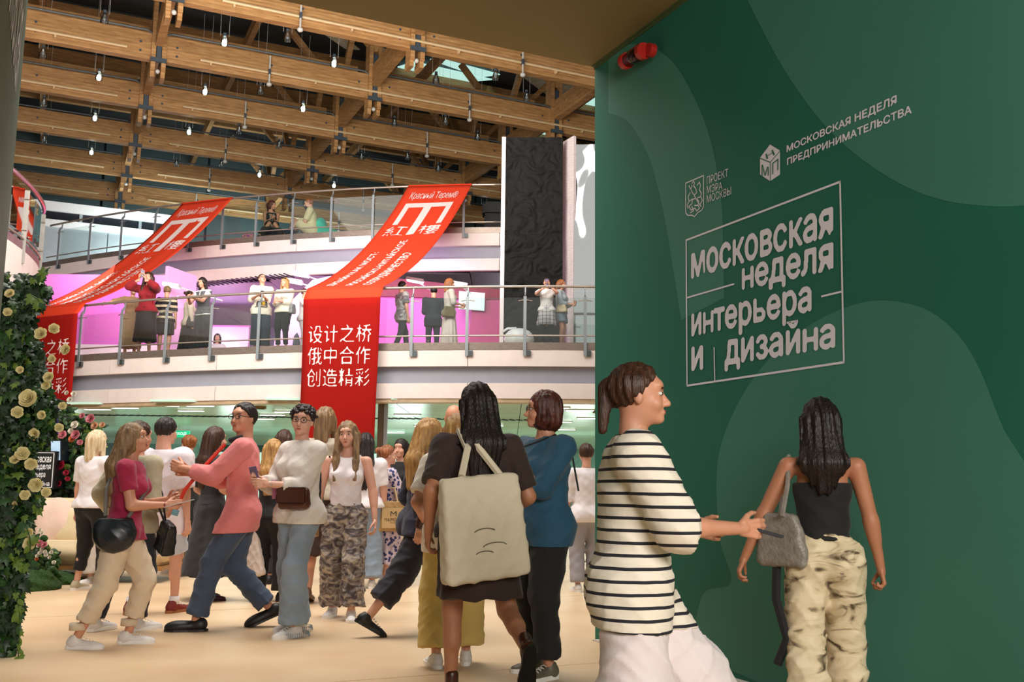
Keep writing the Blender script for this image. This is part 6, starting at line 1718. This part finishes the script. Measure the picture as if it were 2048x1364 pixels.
F = Fig('dark-haired man in dark navy suit, back turned, in front of the magenta booth', p, H=GH(p, 872, 575), face=-10, sex='m', hands=((-.12, .25, 1.05), (.12, .25, 1.05)), res=.019); F.skin_mesh(face=False); F.hair('short', 'black'); F.top(C('suit', '#262b36'), sleeve=.95, hem=-.2, loose=.03, box=.03, name='jacket'); F.trousers(C('suit', '#262b36')); F.shoes(s_black, h=.018)
p = gal(898, edge2, Z2, .8)
F = Fig('copper-haired woman in grey-cream blouse and long pale skirt passing on the gallery', p, H=GH(p, 895, 556), face=70, feet=((-.1, .2, 0), (.1, -.2, 0)), hands=((-.15, .3, 1.05), (.18, .25, 1.05)), res=.019); F.skin_mesh(); F.hair('medium', 'copper'); F.top(C('grey_cream', '#b9b0aa'), sleeve=.6, hem=-.06, loose=.03, box=.04, sleeve_g=.03, name='blouse'); F.skirt(C('pale_skirt', '#d8c6c4'), z0=.1, z1=.1, r0=.16, r1=.26, amp=.02); F.shoes(s_white, h=.018)
t, R = bag(F, 'olive shoulder bag on the copper-haired woman on the gallery', F.T(.22, -.08, -.02), (.06, .13, .13), mat('olive_leather', '#6e6243', rough=.5), h=.015)
p = gal(1093, edge2, Z2, .42)
F = Fig('woman in white T-shirt with plaid shirt tied at the waist, photographing towards the hall', p, H=GH(p, 1096, 557), face=180, hands=((-.06, .28, 1.46), (.08, .28, 1.42)), elbows=((-.8, .1, -.7), (.8, .1, -.7)), handdir=((.2, .1, 1), (-.2, .1, 1)), **R2)
F.skin_mesh(); F.hair('short', 'brown'); F.top(C('white_tee_b', '#ece4e4', var=.02), sleeve=.4, hem=-.02, loose=.025, box=.03, sleeve_g=.03); F.skirt(pattern_mat('plaid', 'plaid', '#d3cbd0', '#5e5866', scale=4, period=.07, duty=.25), z0=.12, z1=.52, r0=.16, r1=.24, amp=.02, name='tied_plaid_shirt'); F.trousers(C('dark_green_trousers', '#26332f')); F.shoes(s_black, h=.018)
phone(F, 'R', 'violet-blue phone held up by the woman with plaid shirt', mat('phone_blue', '#6b6aa0', rough=.3), both=True, up=(0, 0, 1))
p = gal(1122, edge2, Z2, .75)
F = Fig('long-haired woman in pale denim jacket and denim shorts beside the white perforated panel', p, H=GH(p, 1116, 560), face=110, hands=((-.1, .28, 1.12), (.12, .28, 1.06)), res=.019); F.skin_mesh(); F.hair('long', 'copper', .2); F.top(C('pale_denim_shirt', '#aeb9c2', var=.06), sleeve=.85, hem=-.02, loose=.03, box=.03, sleeve_g=.03, name='jacket'); F.trousers(C('denim_shorts', '#8d9fb0'), (.12, .12, .1, .1), upto=.33, name='shorts'); F.shoes(s_black, h=.018)
t, R = bag(F, 'cream bag on the hip of the woman in denim shorts', F.T(.2, .08, .06), (.06, .11, .10), mat('cream_leather', '#d2bf9c', rough=.5), h=.015)
p = at_y(434, 690, 25.4); p.z = Z2
F = Fig('seated dark-haired woman in white near the pink counter', p, H=1.6, face=165, pelvis=(0, 0, .50), feet=((-.1, .4, 0), (.1, .4, 0)), hands=((-.1, .3, .8), (.1, .3, .8)), res=.02); F.skin_mesh(); F.hair('medium', 'dark'); F.top(c_white, sleeve=.8, hem=-.05); F.trousers(c_white); F.shoes(s_white, h=.018)
st = thing('stool', 'low stool under the seated woman near the pink counter', 'stool', p); MB().tube([p + ZX * .36, p + ZX * .40], .18, 14).build('seat', c_black, st)
for sx in (-1, 1):
    for sy in (-1, 1): MB().tube([p + Vector((sx * .12, sy * .12, .36)), p + Vector((sx * .15, sy * .15, 0))], .012, 5).build('leg', M_post, st)
# upper gallery, sitting
def seat_thing(p, m, label, w=.38):
    t = thing('beanbag', label, 'beanbag', p)
    def fn(Pt):
        d = ell(Pt, (0, 0, .16), (.40, .36, .19)); d = smin(d, ell(Pt, (0, -.16, .36), (.30, .17, .24)), .12); return np.maximum(d, -Pt[..., 2]) + .006 * np.sin(Pt[..., 0] * 22) * np.sin(Pt[..., 2] * 20)
    V, Q = field_mesh(fn, (-.45, -.45, 0), (.45, .45, .65), .022); np_mesh('cushion', [(V, Q)], m, t); return t
p = gal(541, edge3, Z3, .62)
t = seat_thing(p + Vector((0, .18, 0)), C('charcoal', '#26252a'), 'dark beanbag under the seated woman with a lanyard'); t.scale = (1, 1, .75); t.rotation_euler = (0, 0, PI)
F = Fig('seated woman in black sleeveless top with white lanyard on the upper gallery', p + Vector((0, .05, 0)), H=1.66, face=160, pelvis=(0, 0, .30), feet=((-.30, .42, 0), (.30, .42, 0)), hands=((-.03, .36, .58), (.04, .36, .56)), head=(-45, 4, 0), lean=10, res=.019, skin='b')
F.skin_mesh(); F.hair('long', 'auburn', .2); F.top(c_black, sleeve=0, strap=True, hem=-.05, loose=.014, neck=.5, scoop=.05); F.trousers(C('brown_black', '#2f2424'), (.12, .10, .09, .08)); F.shoes(s_black, h=.018)
F.tube_part([F.T(-.05, -.02, .54), F.T(-.05, .13, .42), F.T(0, .16, .20), F.T(.05, .13, .42), F.T(.05, -.02, .54)], .008, 'lanyard', c_white)
F.tube_part([F.T(0, .17, .2), F.T(0, .18, .12)], .03, 'badge', c_white, n=4)
p = gal(627, edge3, Z3, .68)
F = Fig('seated bearded man in cream T-shirt on the upper gallery, facing the woman with lanyard', p, H=1.78, face=-97, sex='m', pelvis=(0, 0, .22), feet=((-.16, .62, 0), (.18, .52, 0)), hands=((-.1, .38, .45), (.12, .42, .40)), lean=10, res=.019, build=1.12)
F.skin_mesh(); F.hair('short', 'copper'); F.top(C('cream_tee', '#e3d2a9', var=.03), sleeve=.48, hem=-.12, loose=.03, box=.06, sleeve_g=.03); F.trousers(C('slate_blue', '#2b3446'), (.12, .10, .09, .09)); F.shoes(s_black, h=.018)
bf = lambda Pt: np.maximum(ell(F.hloc(Pt), (0, .055, .0), (.055, .055, .055)), -ell(F.hloc(Pt), (0, .10, .045), (.05, .04, .03)))
c = F.hd(0, .05, 0); F.emit('beard', bf, c - .09, c + .09, .012, HAIR['dark'])
p2_ = gal(655, edge3, Z3, .95); t = seat_thing(p2_, C('turquoise', '#2fc4ae', var=.05), 'turquoise beanbag beside the bearded man'); t.rotation_euler = (0, 0, math.radians(-90)); t.scale = (1, 1, 1.05)
p = gal(500, edge3, Z3, .35)
t = thing('pink_bag', 'small pink patterned bag on the upper gallery deck', 'bag', p); MB().obox(p + ZX * .10, (.16, 0, 0), (0, .07, 0), (0, 0, .10)).build('pouch', pattern_mat('pink_pattern', 'blotch', '#e58a92', '#7a4a9a', '#f0c0c4', scale=12), t, bevel=.04)
MB().tube([p + Vector((-.08, 0, .2)), p + Vector((0, 0, .28)), p + Vector((.08, 0, .2))], .01, 6).build('handle', mat('pink_strap', '#dd8892'), t)

# ================================================================== SOFA, SIGN, PLANTS
M_cream = C('sofa_cream', '#dfc79f', var=.03, scale=3, bump=.2, bscale=120)
sp0 = foot(120, 1165)
so = thing('sofa', 'cream fabric sofa with wooden base behind the flower arch', 'sofa', sp0)
def pt(dx, dy, z): return sp0 + Vector((dx, dy, z))
x0, x1 = -.75, 1.15
MB().box(sp0.x + x0, sp0.x + x1, sp0.y + .0, sp0.y + .85, .14, .19).build('wooden_base', mat('oak', '#a87745', rough=.5, scale=5, stretch=(1, 6, 6)), so)
MB().box(sp0.x + x0, sp0.x + x1, sp0.y - .02, sp0.y + .8, .19, .46).build('seat_cushion', M_cream, so, bevel=.05, smooth=True)
def backf(Pt): return box_sdf(Pt, (.2, .78, .66), np.eye(3), (.97, .12, .28), .11)
V, Q = field_mesh(backf, (-.85, .55, .3), (1.25, 1.0, 1.0), .03); np_mesh('backrest', [(V, Q)], M_cream, so)
for xx in (x0 + .1, x1 - .12):
    for yy in (.08, .75): MB().obox(pt(xx, yy, .07), (.025, 0, 0), (0, .025, 0), (0, 0, .07)).build('leg', MATS['oak'], so)
for i, (dx, dy, z, ry, m, lb, w) in enumerate(((-.32, .42, .68, -24, C('cushion_pink', '#e8c8b6', var=.03), 'pale pink round cushion leaning on the sofa back behind the roses', .25), (-.02, .40, .62, 14, C('cushion_cream', '#e2cda6', var=.03), 'cream square cushion on the sofa beside the pink one', .22))):
    c = pt(dx, dy, z); t = thing('cushion', lb, 'cushion', c)
    R = roty_(math.radians(ry)) @ rotx(math.radians(-18))
    def cf(Pt):
        q = Pt @ R.astype(np.float32); th_ = .085 * np.clip(1 - (np.abs(q[..., 0]) / (w * 1.15)) ** 3, .1, 1) * np.clip(1 - (np.abs(q[..., 2]) / (w * 1.15)) ** 3, .1, 1)
        return np.maximum(np.maximum(np.abs(q[..., 0]), np.abs(q[..., 2])) - w, np.abs(q[..., 1]) - th_) if i else np.maximum(np.sqrt(q[..., 0] ** 2 + q[..., 2] ** 2) - w * 1.1, np.abs(q[..., 1]) - th_)
    V, Q = field_mesh(cf, (-.35, -.25, -.35), (.35, .25, .35), .016); np_mesh('cover', [(V, Q)], m, t)
p = pt(.52, .32, 0)
F = Fig('person in dusty pink top and cream trousers sitting on the sofa, mostly hidden', p, H=1.66, face=185, pelvis=(0, 0, .60), feet=((-.1, .48, 0), (.12, .42, 0)), hands=((-.26, .30, .70), (.26, .30, .70)), res=.016)
F.skin_mesh(); F.hair('medium', 'brown'); F.top(C('dusty_pink', '#d9a79c'), sleeve=.45, hem=-.08, box=.03, sleeve_g=.035); F.trousers(C('off_white_trousers', '#ded0c4'), (.12, .10, .1, .1)); F.shoes(s_white, s_sole, h=.014)

# black sign in the flower wall
sg0, sg1, sg2 = at_y(50, 905, 12.4), at_y(109, 905, 12.4), at_y(109, 975, 12.4)
sg = thing('black_sign', 'black sign board with white framed lettering set among the flowers', 'sign', (sg1.x, 12.4, sg2.z))
MB().box(sg0.x, sg1.x + .02, 12.4, 12.9, sg2.z - .02, sg0.z + .02).build('board', mat('sign_black', '#0e0f12', rough=.4), sg)
for k, s_ in enumerate(('московская', 'неделя', 'интерьера', 'и дизайна')):
    uv, fs, _ = text_geo(s_, .03); hh = (sg0.z - sg2.z); z0 = sg0.z - hh * (.28 + .235 * k); xa = sg0.x + .03 + (0.10 if k == 1 else 0); xb = sg1.x - .03 - (.06 if k == 2 else 0)
    MB().add([(xa + (xb - xa) * u, 12.395 - l_, z0 + hh * .17 * v) for (u, v), l_ in zip(uv, TXL)], fs).build('lettering', mat('sign_white', '#e8e8ea', rough=.5, emit=.15), sg)
fm = MB()
for a, b in (((sg0.x, sg0.z), (sg1.x, sg0.z)), ((sg1.x, sg0.z), (sg1.x, sg2.z)), ((sg1.x, sg2.z), (sg0.x, sg2.z)), ((sg0.x, sg2.z), (sg0.x, sg0.z))): fm.bar((a[0], 12.392, a[1]), (b[0], 12.392, b[1]), .008, .008)
fm.build('frame_line', MATS['sign_white'], sg)
scr = thing('small_screen', 'small pale glowing screen above the black sign', 'screen', at_y(112, 905, 12.5))
q = pxq([(100, 880), (122, 880), (122, 922), (100, 922)], 12.5); MB().prism(q, (0, .45, 0)).build('housing', M_dark, scr)
q = pxq([(102, 882), (120, 882), (120, 920), (102, 920)], 12.49); MB().prism(q, (0, .005, 0)).build('display', mat('screen_glow', '#a9c4dc', emit=.8, var=.15, scale=9), scr)

# leaves and flowers
def leaf_mat(name, c, c2): return mat(name, c, color2=c2, rough=.42, scale=30, spec=.4)
LM = [leaf_mat('ivy_dark', '#193616', '#0e220b'), leaf_mat('ivy_mid', '#2f5520', '#1a3a12'), leaf_mat('ivy_light', '#718b34', '#456324')]
def ivy_mesh(name, m, lobes=True):
    if lobes: out = [(0, 0), (.28, -.10), (.50, .12), (.30, .34), (.42, .62), (.15, .60), (0, 1.0), (-.15, .60), (-.42, .62), (-.30, .34), (-.50, .12), (-.28, -.10)]
    else: out = [(0, 0), (.2, .12), (.3, .4), (.2, .75), (0, 1.0), (-.2, .75), (-.3, .4), (-.2, .12)]
    vs = [(x, y, -.16 * abs(x) - .18 * y * y) for x, y in out] + [(0, .35, .04)]
    me = bpy.data.meshes.new(name); n = len(out); me.from_pydata(vs, [], [(n, i, (i + 1) % n) for i in range(n)]); me.update(); me.materials.append(m); me.polygons.foreach_set('use_smooth', [True] * len(me.polygons)); return me
IV = [ivy_mesh('ivy_leaf', m) for m in LM]; OV = [ivy_mesh('oval_leaf', m, False) for m in LM]
rnd = random.Random(5)
def basis(n, roll):
    n = n.normalized(); a = Vector((0, 0, -1)); u = (a - n * a.dot(n)); u = u.normalized() if u.length > .05 else Vector((1, 0, 0))
    v = n.cross(u); y = u * math.cos(roll) + v * math.sin(roll); x = y.cross(n); return x, y, n
def scatter(mesh_list, items):
    """joins (mesh index, point, normal, roll, size) into arrays"""
    V = [[] for _ in mesh_list]; Fc = [[] for _ in mesh_list]
    base = [([tuple(v.co) for v in m.vertices], [tuple(p.vertices) for p in m.polygons]) for m in mesh_list]
    for k, p, n, roll, s in items:
        x, y, z = basis(n, roll); o = len(V[k])
        for a, b, c in base[k][0]: V[k].append(tuple(p + x * a * s + y * b * s + z * c * s))
        Fc[k] += [tuple(i + o for i in f) for f in base[k][1]]
    return V, Fc
def stuff_leaves(name, mesh_list, items, parent, mats):
    V, Fc = scatter(mesh_list, items); o0 = ORIG[parent.name][0]
    for k in range(len(mesh_list)):
        if not V[k]: continue
        me = bpy.data.meshes.new(name); me.from_pydata([(a - o0.x, b - o0.y, c - o0.z) for a, b, c in V[k]], [], Fc[k]); me.materials.append(mats[k]); me.update()
        o = bpy.data.objects.new(name, me); COLL.objects.link(o); o.parent = parent; o['kind'] = 'stuff'
def rose_mesh(m, r=1.0, petals=3, seed=0):
    rr = random.Random(seed); mb = MB()
    for ring, (n, rad, tilt, size) in enumerate(((3, .12, 88, .62), (4, .30, 80, .68), (5, .52, 68, .72), (6, .74, 50, .72), (6, .95, 26, .66))):
        for i in range(n):
            a = 2 * PI * i / n + ring * .5 + rr.uniform(-.15, .15); t = math.radians(tilt + rr.uniform(-6, 6))
            u = Vector((math.cos(a), math.sin(a), 0)); v = Vector((-math.sin(a), math.cos(a), 0)); up = u * math.cos(t) + Vector((0, 0, 1)) * math.sin(t)
            base = u * rad * .35
            for (ry, w) in ((0, .22),):
                vs = []
                for j in range(4):
                    y = j / 3; ww = size * (.45, .80, .92, .66)[j] * .9; cup = .18 * (abs(y - .4))
                    for x in (-1, -.5, 0, .5, 1): vs.append(base + up * y * size + v * x * ww + u * (-.14 * x * x + (.12 if j == 3 else 0)) + Vector((0, 0, .05 * (1 - x * x))))
                mb.add(vs, [(j * 5 + i_, j * 5 + i_ + 1, (j + 1) * 5 + i_ + 1, (j + 1) * 5 + i_) for j in range(3) for i_ in range(4)])
    mb.ball((0, 0, .12), .16, 8, 5)
    me = bpy.data.meshes.new('rose'); me.from_pydata([tuple(Vector(v) * r) for v in mb.v], [], mb.f); me.update(); me.materials.append(m); me.polygons.foreach_set('use_smooth', [True] * len(me.polygons)); return me
M_rose = mat('rose_cream', '#eadfae', rough=.6, color2='#d9c98a', scale=10); M_pinkf = mat('flower_pink', '#d8808c', rough=.6); M_redf = mat('flower_crimson', '#b21f3c', rough=.6); M_whitef = mat('flower_white', '#efe6d4', rough=.6); M_violet = mat('flower_violet', '#5b4a94', rough=.6); M_oran = mat('flower_orange', '#d9713a', rough=.6); M_peach = mat('flower_peach', '#e3ad84', rough=.6)
RO = [rose_mesh(M_rose, .07, seed=s) for s in range(4)]
def put_rose(me, name, parent, p, n, s, wo=None):
    x, y, z = basis(n, rnd.uniform(0, 6)); c = bpy.data.objects.new(name, me); COLL.objects.link(c); c.parent = parent; o0 = ORIG[parent.name][0]
    M = Matrix((x * s, y * s, z * s)).transposed().to_4x4(); M.translation = p - o0; c.matrix_local = M; return c
# the ivy column at the end of the left jamb
YI = 6.95
col = thing('ivy_column', 'tall column of ivy and cream roses at the end of the left portal wall', 'floral column', at_y(20, 1335, YI))
prof = [(540, 78), (580, 100), (620, 78), (660, 66), (700, 84), (760, 98), (820, 112), (860, 108), (890, 74), (960, 62), (1000, 84), (1040, 60), (1100, 58), (1150, 50), (1200, 44), (1260, 34), (1330, 22)]
def edge_at(y):
    for (y0, e0), (y1, e1) in zip(prof, prof[1:]):
        if y0 <= y <= y1: return e0 + (e1 - e0) * (y - y0) / (y1 - y0)
    return prof[-1][1]
cp = MB()
z0_, z1_ = .05, at_y(20, 560, YI).z
cpts = [at_y(-20, y, YI + .25) for y in range(1330, 560, -60)]
cp.tube(cpts, [.10] * len(cpts), 10).build('mesh_support', mat('dark_mesh', '#131a10', rough=.9), col, smooth=True)
items = []; big = []
for i in range(4200):
    y = 545 + (1340 - 545) * rnd.random() ** .95; e = edge_at(y); x = -60 + (e + 60) * (rnd.random() ** .55); d = rnd.uniform(-.25, .22) * (1 - .5 * max(0, x) / 120)
    p = at_y(x, y, YI + d); n = Vector((rnd.uniform(-.5, .8), rnd.uniform(-1.3, -.2), rnd.uniform(-.1, .9)))
    k = 0 if rnd.random() < .62 else (1 if rnd.random() < .75 else 2); s = rnd.uniform(.045, .085)
    (big if d < -.17 and len(big) < 260 and x > -10 else items).append((k, p, n, rnd.uniform(-.7, .7), s * (1.15 if d < -.17 else 1)))
stuff_leaves('ivy_foliage', IV, items, col, LM)
for k, p, n, r, s in big:
    x, y, z = basis(n, r); c = bpy.data.objects.new('ivy_leaf', IV[k]); COLL.objects.link(c); c.parent = col; M = Matrix((x * s, y * s, z * s)).transposed().to_4x4(); M.translation = p - ORIG[col.name][0]; c.matrix_local = M
roses = [(82, 668, 13), (108, 658, 11), (132, 700, 11), (104, 718, 8), (98, 755, 11), (92, 772, 9), (58, 798, 19), (35, 825, 12), (84, 830, 9), (70, 868, 12), (45, 908, 14), (62, 928, 12), (30, 920, 10), (72, 970, 14), (92, 985, 10), (50, 990, 10), (20, 588, 10), (15, 625, 9), (40, 740, 8), (55, 1065, 11), (60, 1088, 13), (125, 812, 8), (28, 1010, 9), (118, 856, 9)]
for i, (x, y, r) in enumerate(roses):
    p = at_y(x, y, YI - .26 + .1 * rnd.random()); put_rose(RO[i % 4], 'rose', col, p, Vector((rnd.uniform(-.2, .6), -1, rnd.uniform(-.1, .5))), r / 13 * .62)
# trailing strands
for (sx, sy, ex, ey, nl) in ((30, 1180, 43, 1332, 12), (45, 1040, 70, 1130, 6), (62, 560, 105, 535, 6), (60, 590, 88, 612, 5)):
    pts = [at_y(sx + (ex - sx) * t + 5 * math.sin(t * 5), sy + (ey - sy) * t, YI - .28) for t in np.linspace(0, 1, 9)]
    st_ = MB().tube(pts, .004, 4).build('trailing_stem', LM[1], col)
    for i in range(nl):
        t = (i + .5) / nl; p = at_y(sx + (ex - sx) * t + 5 * math.sin(t * 5), sy + (ey - sy) * t, YI - .28); s = rnd.uniform(.05, .08); k = rnd.choice((1, 2, 2))
        n = Vector((rnd.uniform(-.6, .6), -1, rnd.uniform(-.2, .4))); x, y, z = basis(n, rnd.uniform(-1.2, 1.2)); c = bpy.data.objects.new('ivy_leaf', OV[k] if i % 2 else IV[k]); COLL.objects.link(c); c.parent = col; M = Matrix((x * s, y * s, z * s)).transposed().to_4x4(); M.translation = p - ORIG[col.name][0]; c.matrix_local = M

# flower wall behind the sofa
fw_ = thing('flower_wall', 'leafy flower wall with pink, crimson and orange blooms behind the sofa', 'flower wall', at_y(100, 1100, 12.9))
MB().prism([Vector((at_y(x, y, 13.1).x, 13.1, max(at_y(x, y, 13.1).z, .02))) for x, y in ((-60, 1140), (215, 1140), (205, 1000), (200, 900), (165, 850), (120, 800), (60, 780), (-60, 780))], (0, .15, 0)).build('mesh_support', MATS['dark_mesh'], fw_)
items = []
for i in range(2600):
    x = rnd.uniform(-40, 208); ytop = 780 if x < 90 else 790 + (x - 90) * .55; y = rnd.uniform(ytop, 1110); p = at_y(x, y, 12.95 - rnd.random() * .3); p.z = max(p.z, .05)
    items.append((0 if rnd.random() < .4 else (1 if rnd.random() < .8 else 2), p, Vector((rnd.uniform(-.8, .8), -1, rnd.uniform(-.4, .9))), rnd.uniform(-2, 2), rnd.uniform(.06, .13)))
stuff_leaves('wall_foliage', OV, items, fw_, LM)
FL = {c: rose_mesh(m, .07, seed=9 + i) for i, (c, m) in enumerate((('p', M_pinkf), ('r', M_redf), ('w', M_whitef), ('v', M_violet), ('o', M_oran), ('h', M_peach)))}
for (x, y, c, r) in ((122, 932, 'r', 11), (118, 968, 'r', 7), (135, 958, 'r', 5), (152, 870, 'p', 10), (145, 878, 'o', 8), (182, 838, 'p', 10), (190, 852, 'h', 8), (140, 800, 'w', 6), (148, 788, 'w', 6), (150, 850, 'w', 8), (142, 862, 'w', 6), (112, 845, 'v', 8), (118, 862, 'v', 6), (125, 870, 'p', 9), (102, 850, 'p', 7), (165, 832, 'p', 6), (134, 786, 'w', 5), (132, 946, 'r', 6), (205, 850, 'h', 6), (98, 862, 'r', 6), (160, 885, 'p', 6), (196, 870, 'w', 5)):
    put_rose(FL[c], 'bloom', fw_, at_y(x, y, 12.55), Vector((rnd.uniform(-.4, .4), -1, .3)), r / 13 * 1.15)
# planting in front of the sofa with daisies, and moss mounds
pb_ = thing('flower_bed', 'low bed of ferns, white daisies and pink blooms in front of the sofa', 'flower bed', foot(90, 1170))
yb = foot(90, 1172).y
items = []
for i in range(520):
    x = rnd.uniform(35, 112); y = rnd.uniform(1075 + max(0, x - 80) * 1.2, 1160); p = at_y(x, y, yb - .1 + rnd.random() * .35); p.z = max(p.z, .04)
    items.append((1 if rnd.random() < .6 else rnd.choice((0, 2)), p, Vector((rnd.uniform(-.8, .8), -1, rnd.uniform(-.3, 1))), rnd.uniform(-2.5, 2.5), rnd.uniform(.05, .11)))
stuff_leaves('bed_foliage', OV, items, pb_, LM)
for (x, y, c, r) in ((70, 1052, 'w', 4), (66, 1058, 'w', 4), (80, 1060, 'w', 4), (84, 1066, 'w', 4), (77, 1092, 'w', 4), (84, 1098, 'w', 4), (90, 1104, 'w', 4), (92, 1110, 'w', 4), (80, 1106, 'w', 4), (103, 1105, 'w', 4), (100, 1115, 'w', 4), (108, 1125, 'w', 4), (80, 1087, 'p', 6), (89, 1090, 'p', 6), (74, 1118, 'o', 4), (75, 1112, 'w', 4), (103, 1103, 'w', 3)):
    put_rose(FL[c], 'bloom', pb_, at_y(x, y, yb - .15), Vector((rnd.uniform(-.4, .4), -1, .5)), r / 13 * 1.1)
M_moss = mat('moss', '#2c4c14', rough=.95, color2='#16300a', scale=40, bump=1.0, bscale=50)
for i, (x, y, sx, sz, lb) in enumerate(((95, 1168, .34, .13, 'rounded dark green moss mound at the foot of the sofa'), (52, 1180, .3, .2, 'moss mound half hidden by the ivy column'), (345, 1122, .30, .13, 'moss mound behind the woman in black dress'))):
    p = foot(x, y); t = thing('moss_mound', lb, 'moss', p + ZX * 0)
    def mf(Pt): return np.maximum(ell(Pt, (0, .1, .0), (sx, .3, sz)) + .012 * np.sin(Pt[..., 0] * 60) * np.sin(Pt[..., 1] * 55) + .012 * np.sin(Pt[..., 2] * 70 + Pt[..., 0] * 30), -Pt[..., 2])
    V, Q = field_mesh(mf, (-sx - .05, -.25, -.01), (sx + .05, .45, sz + .05), .016); np_mesh('moss', [(V, Q)], M_moss, t)
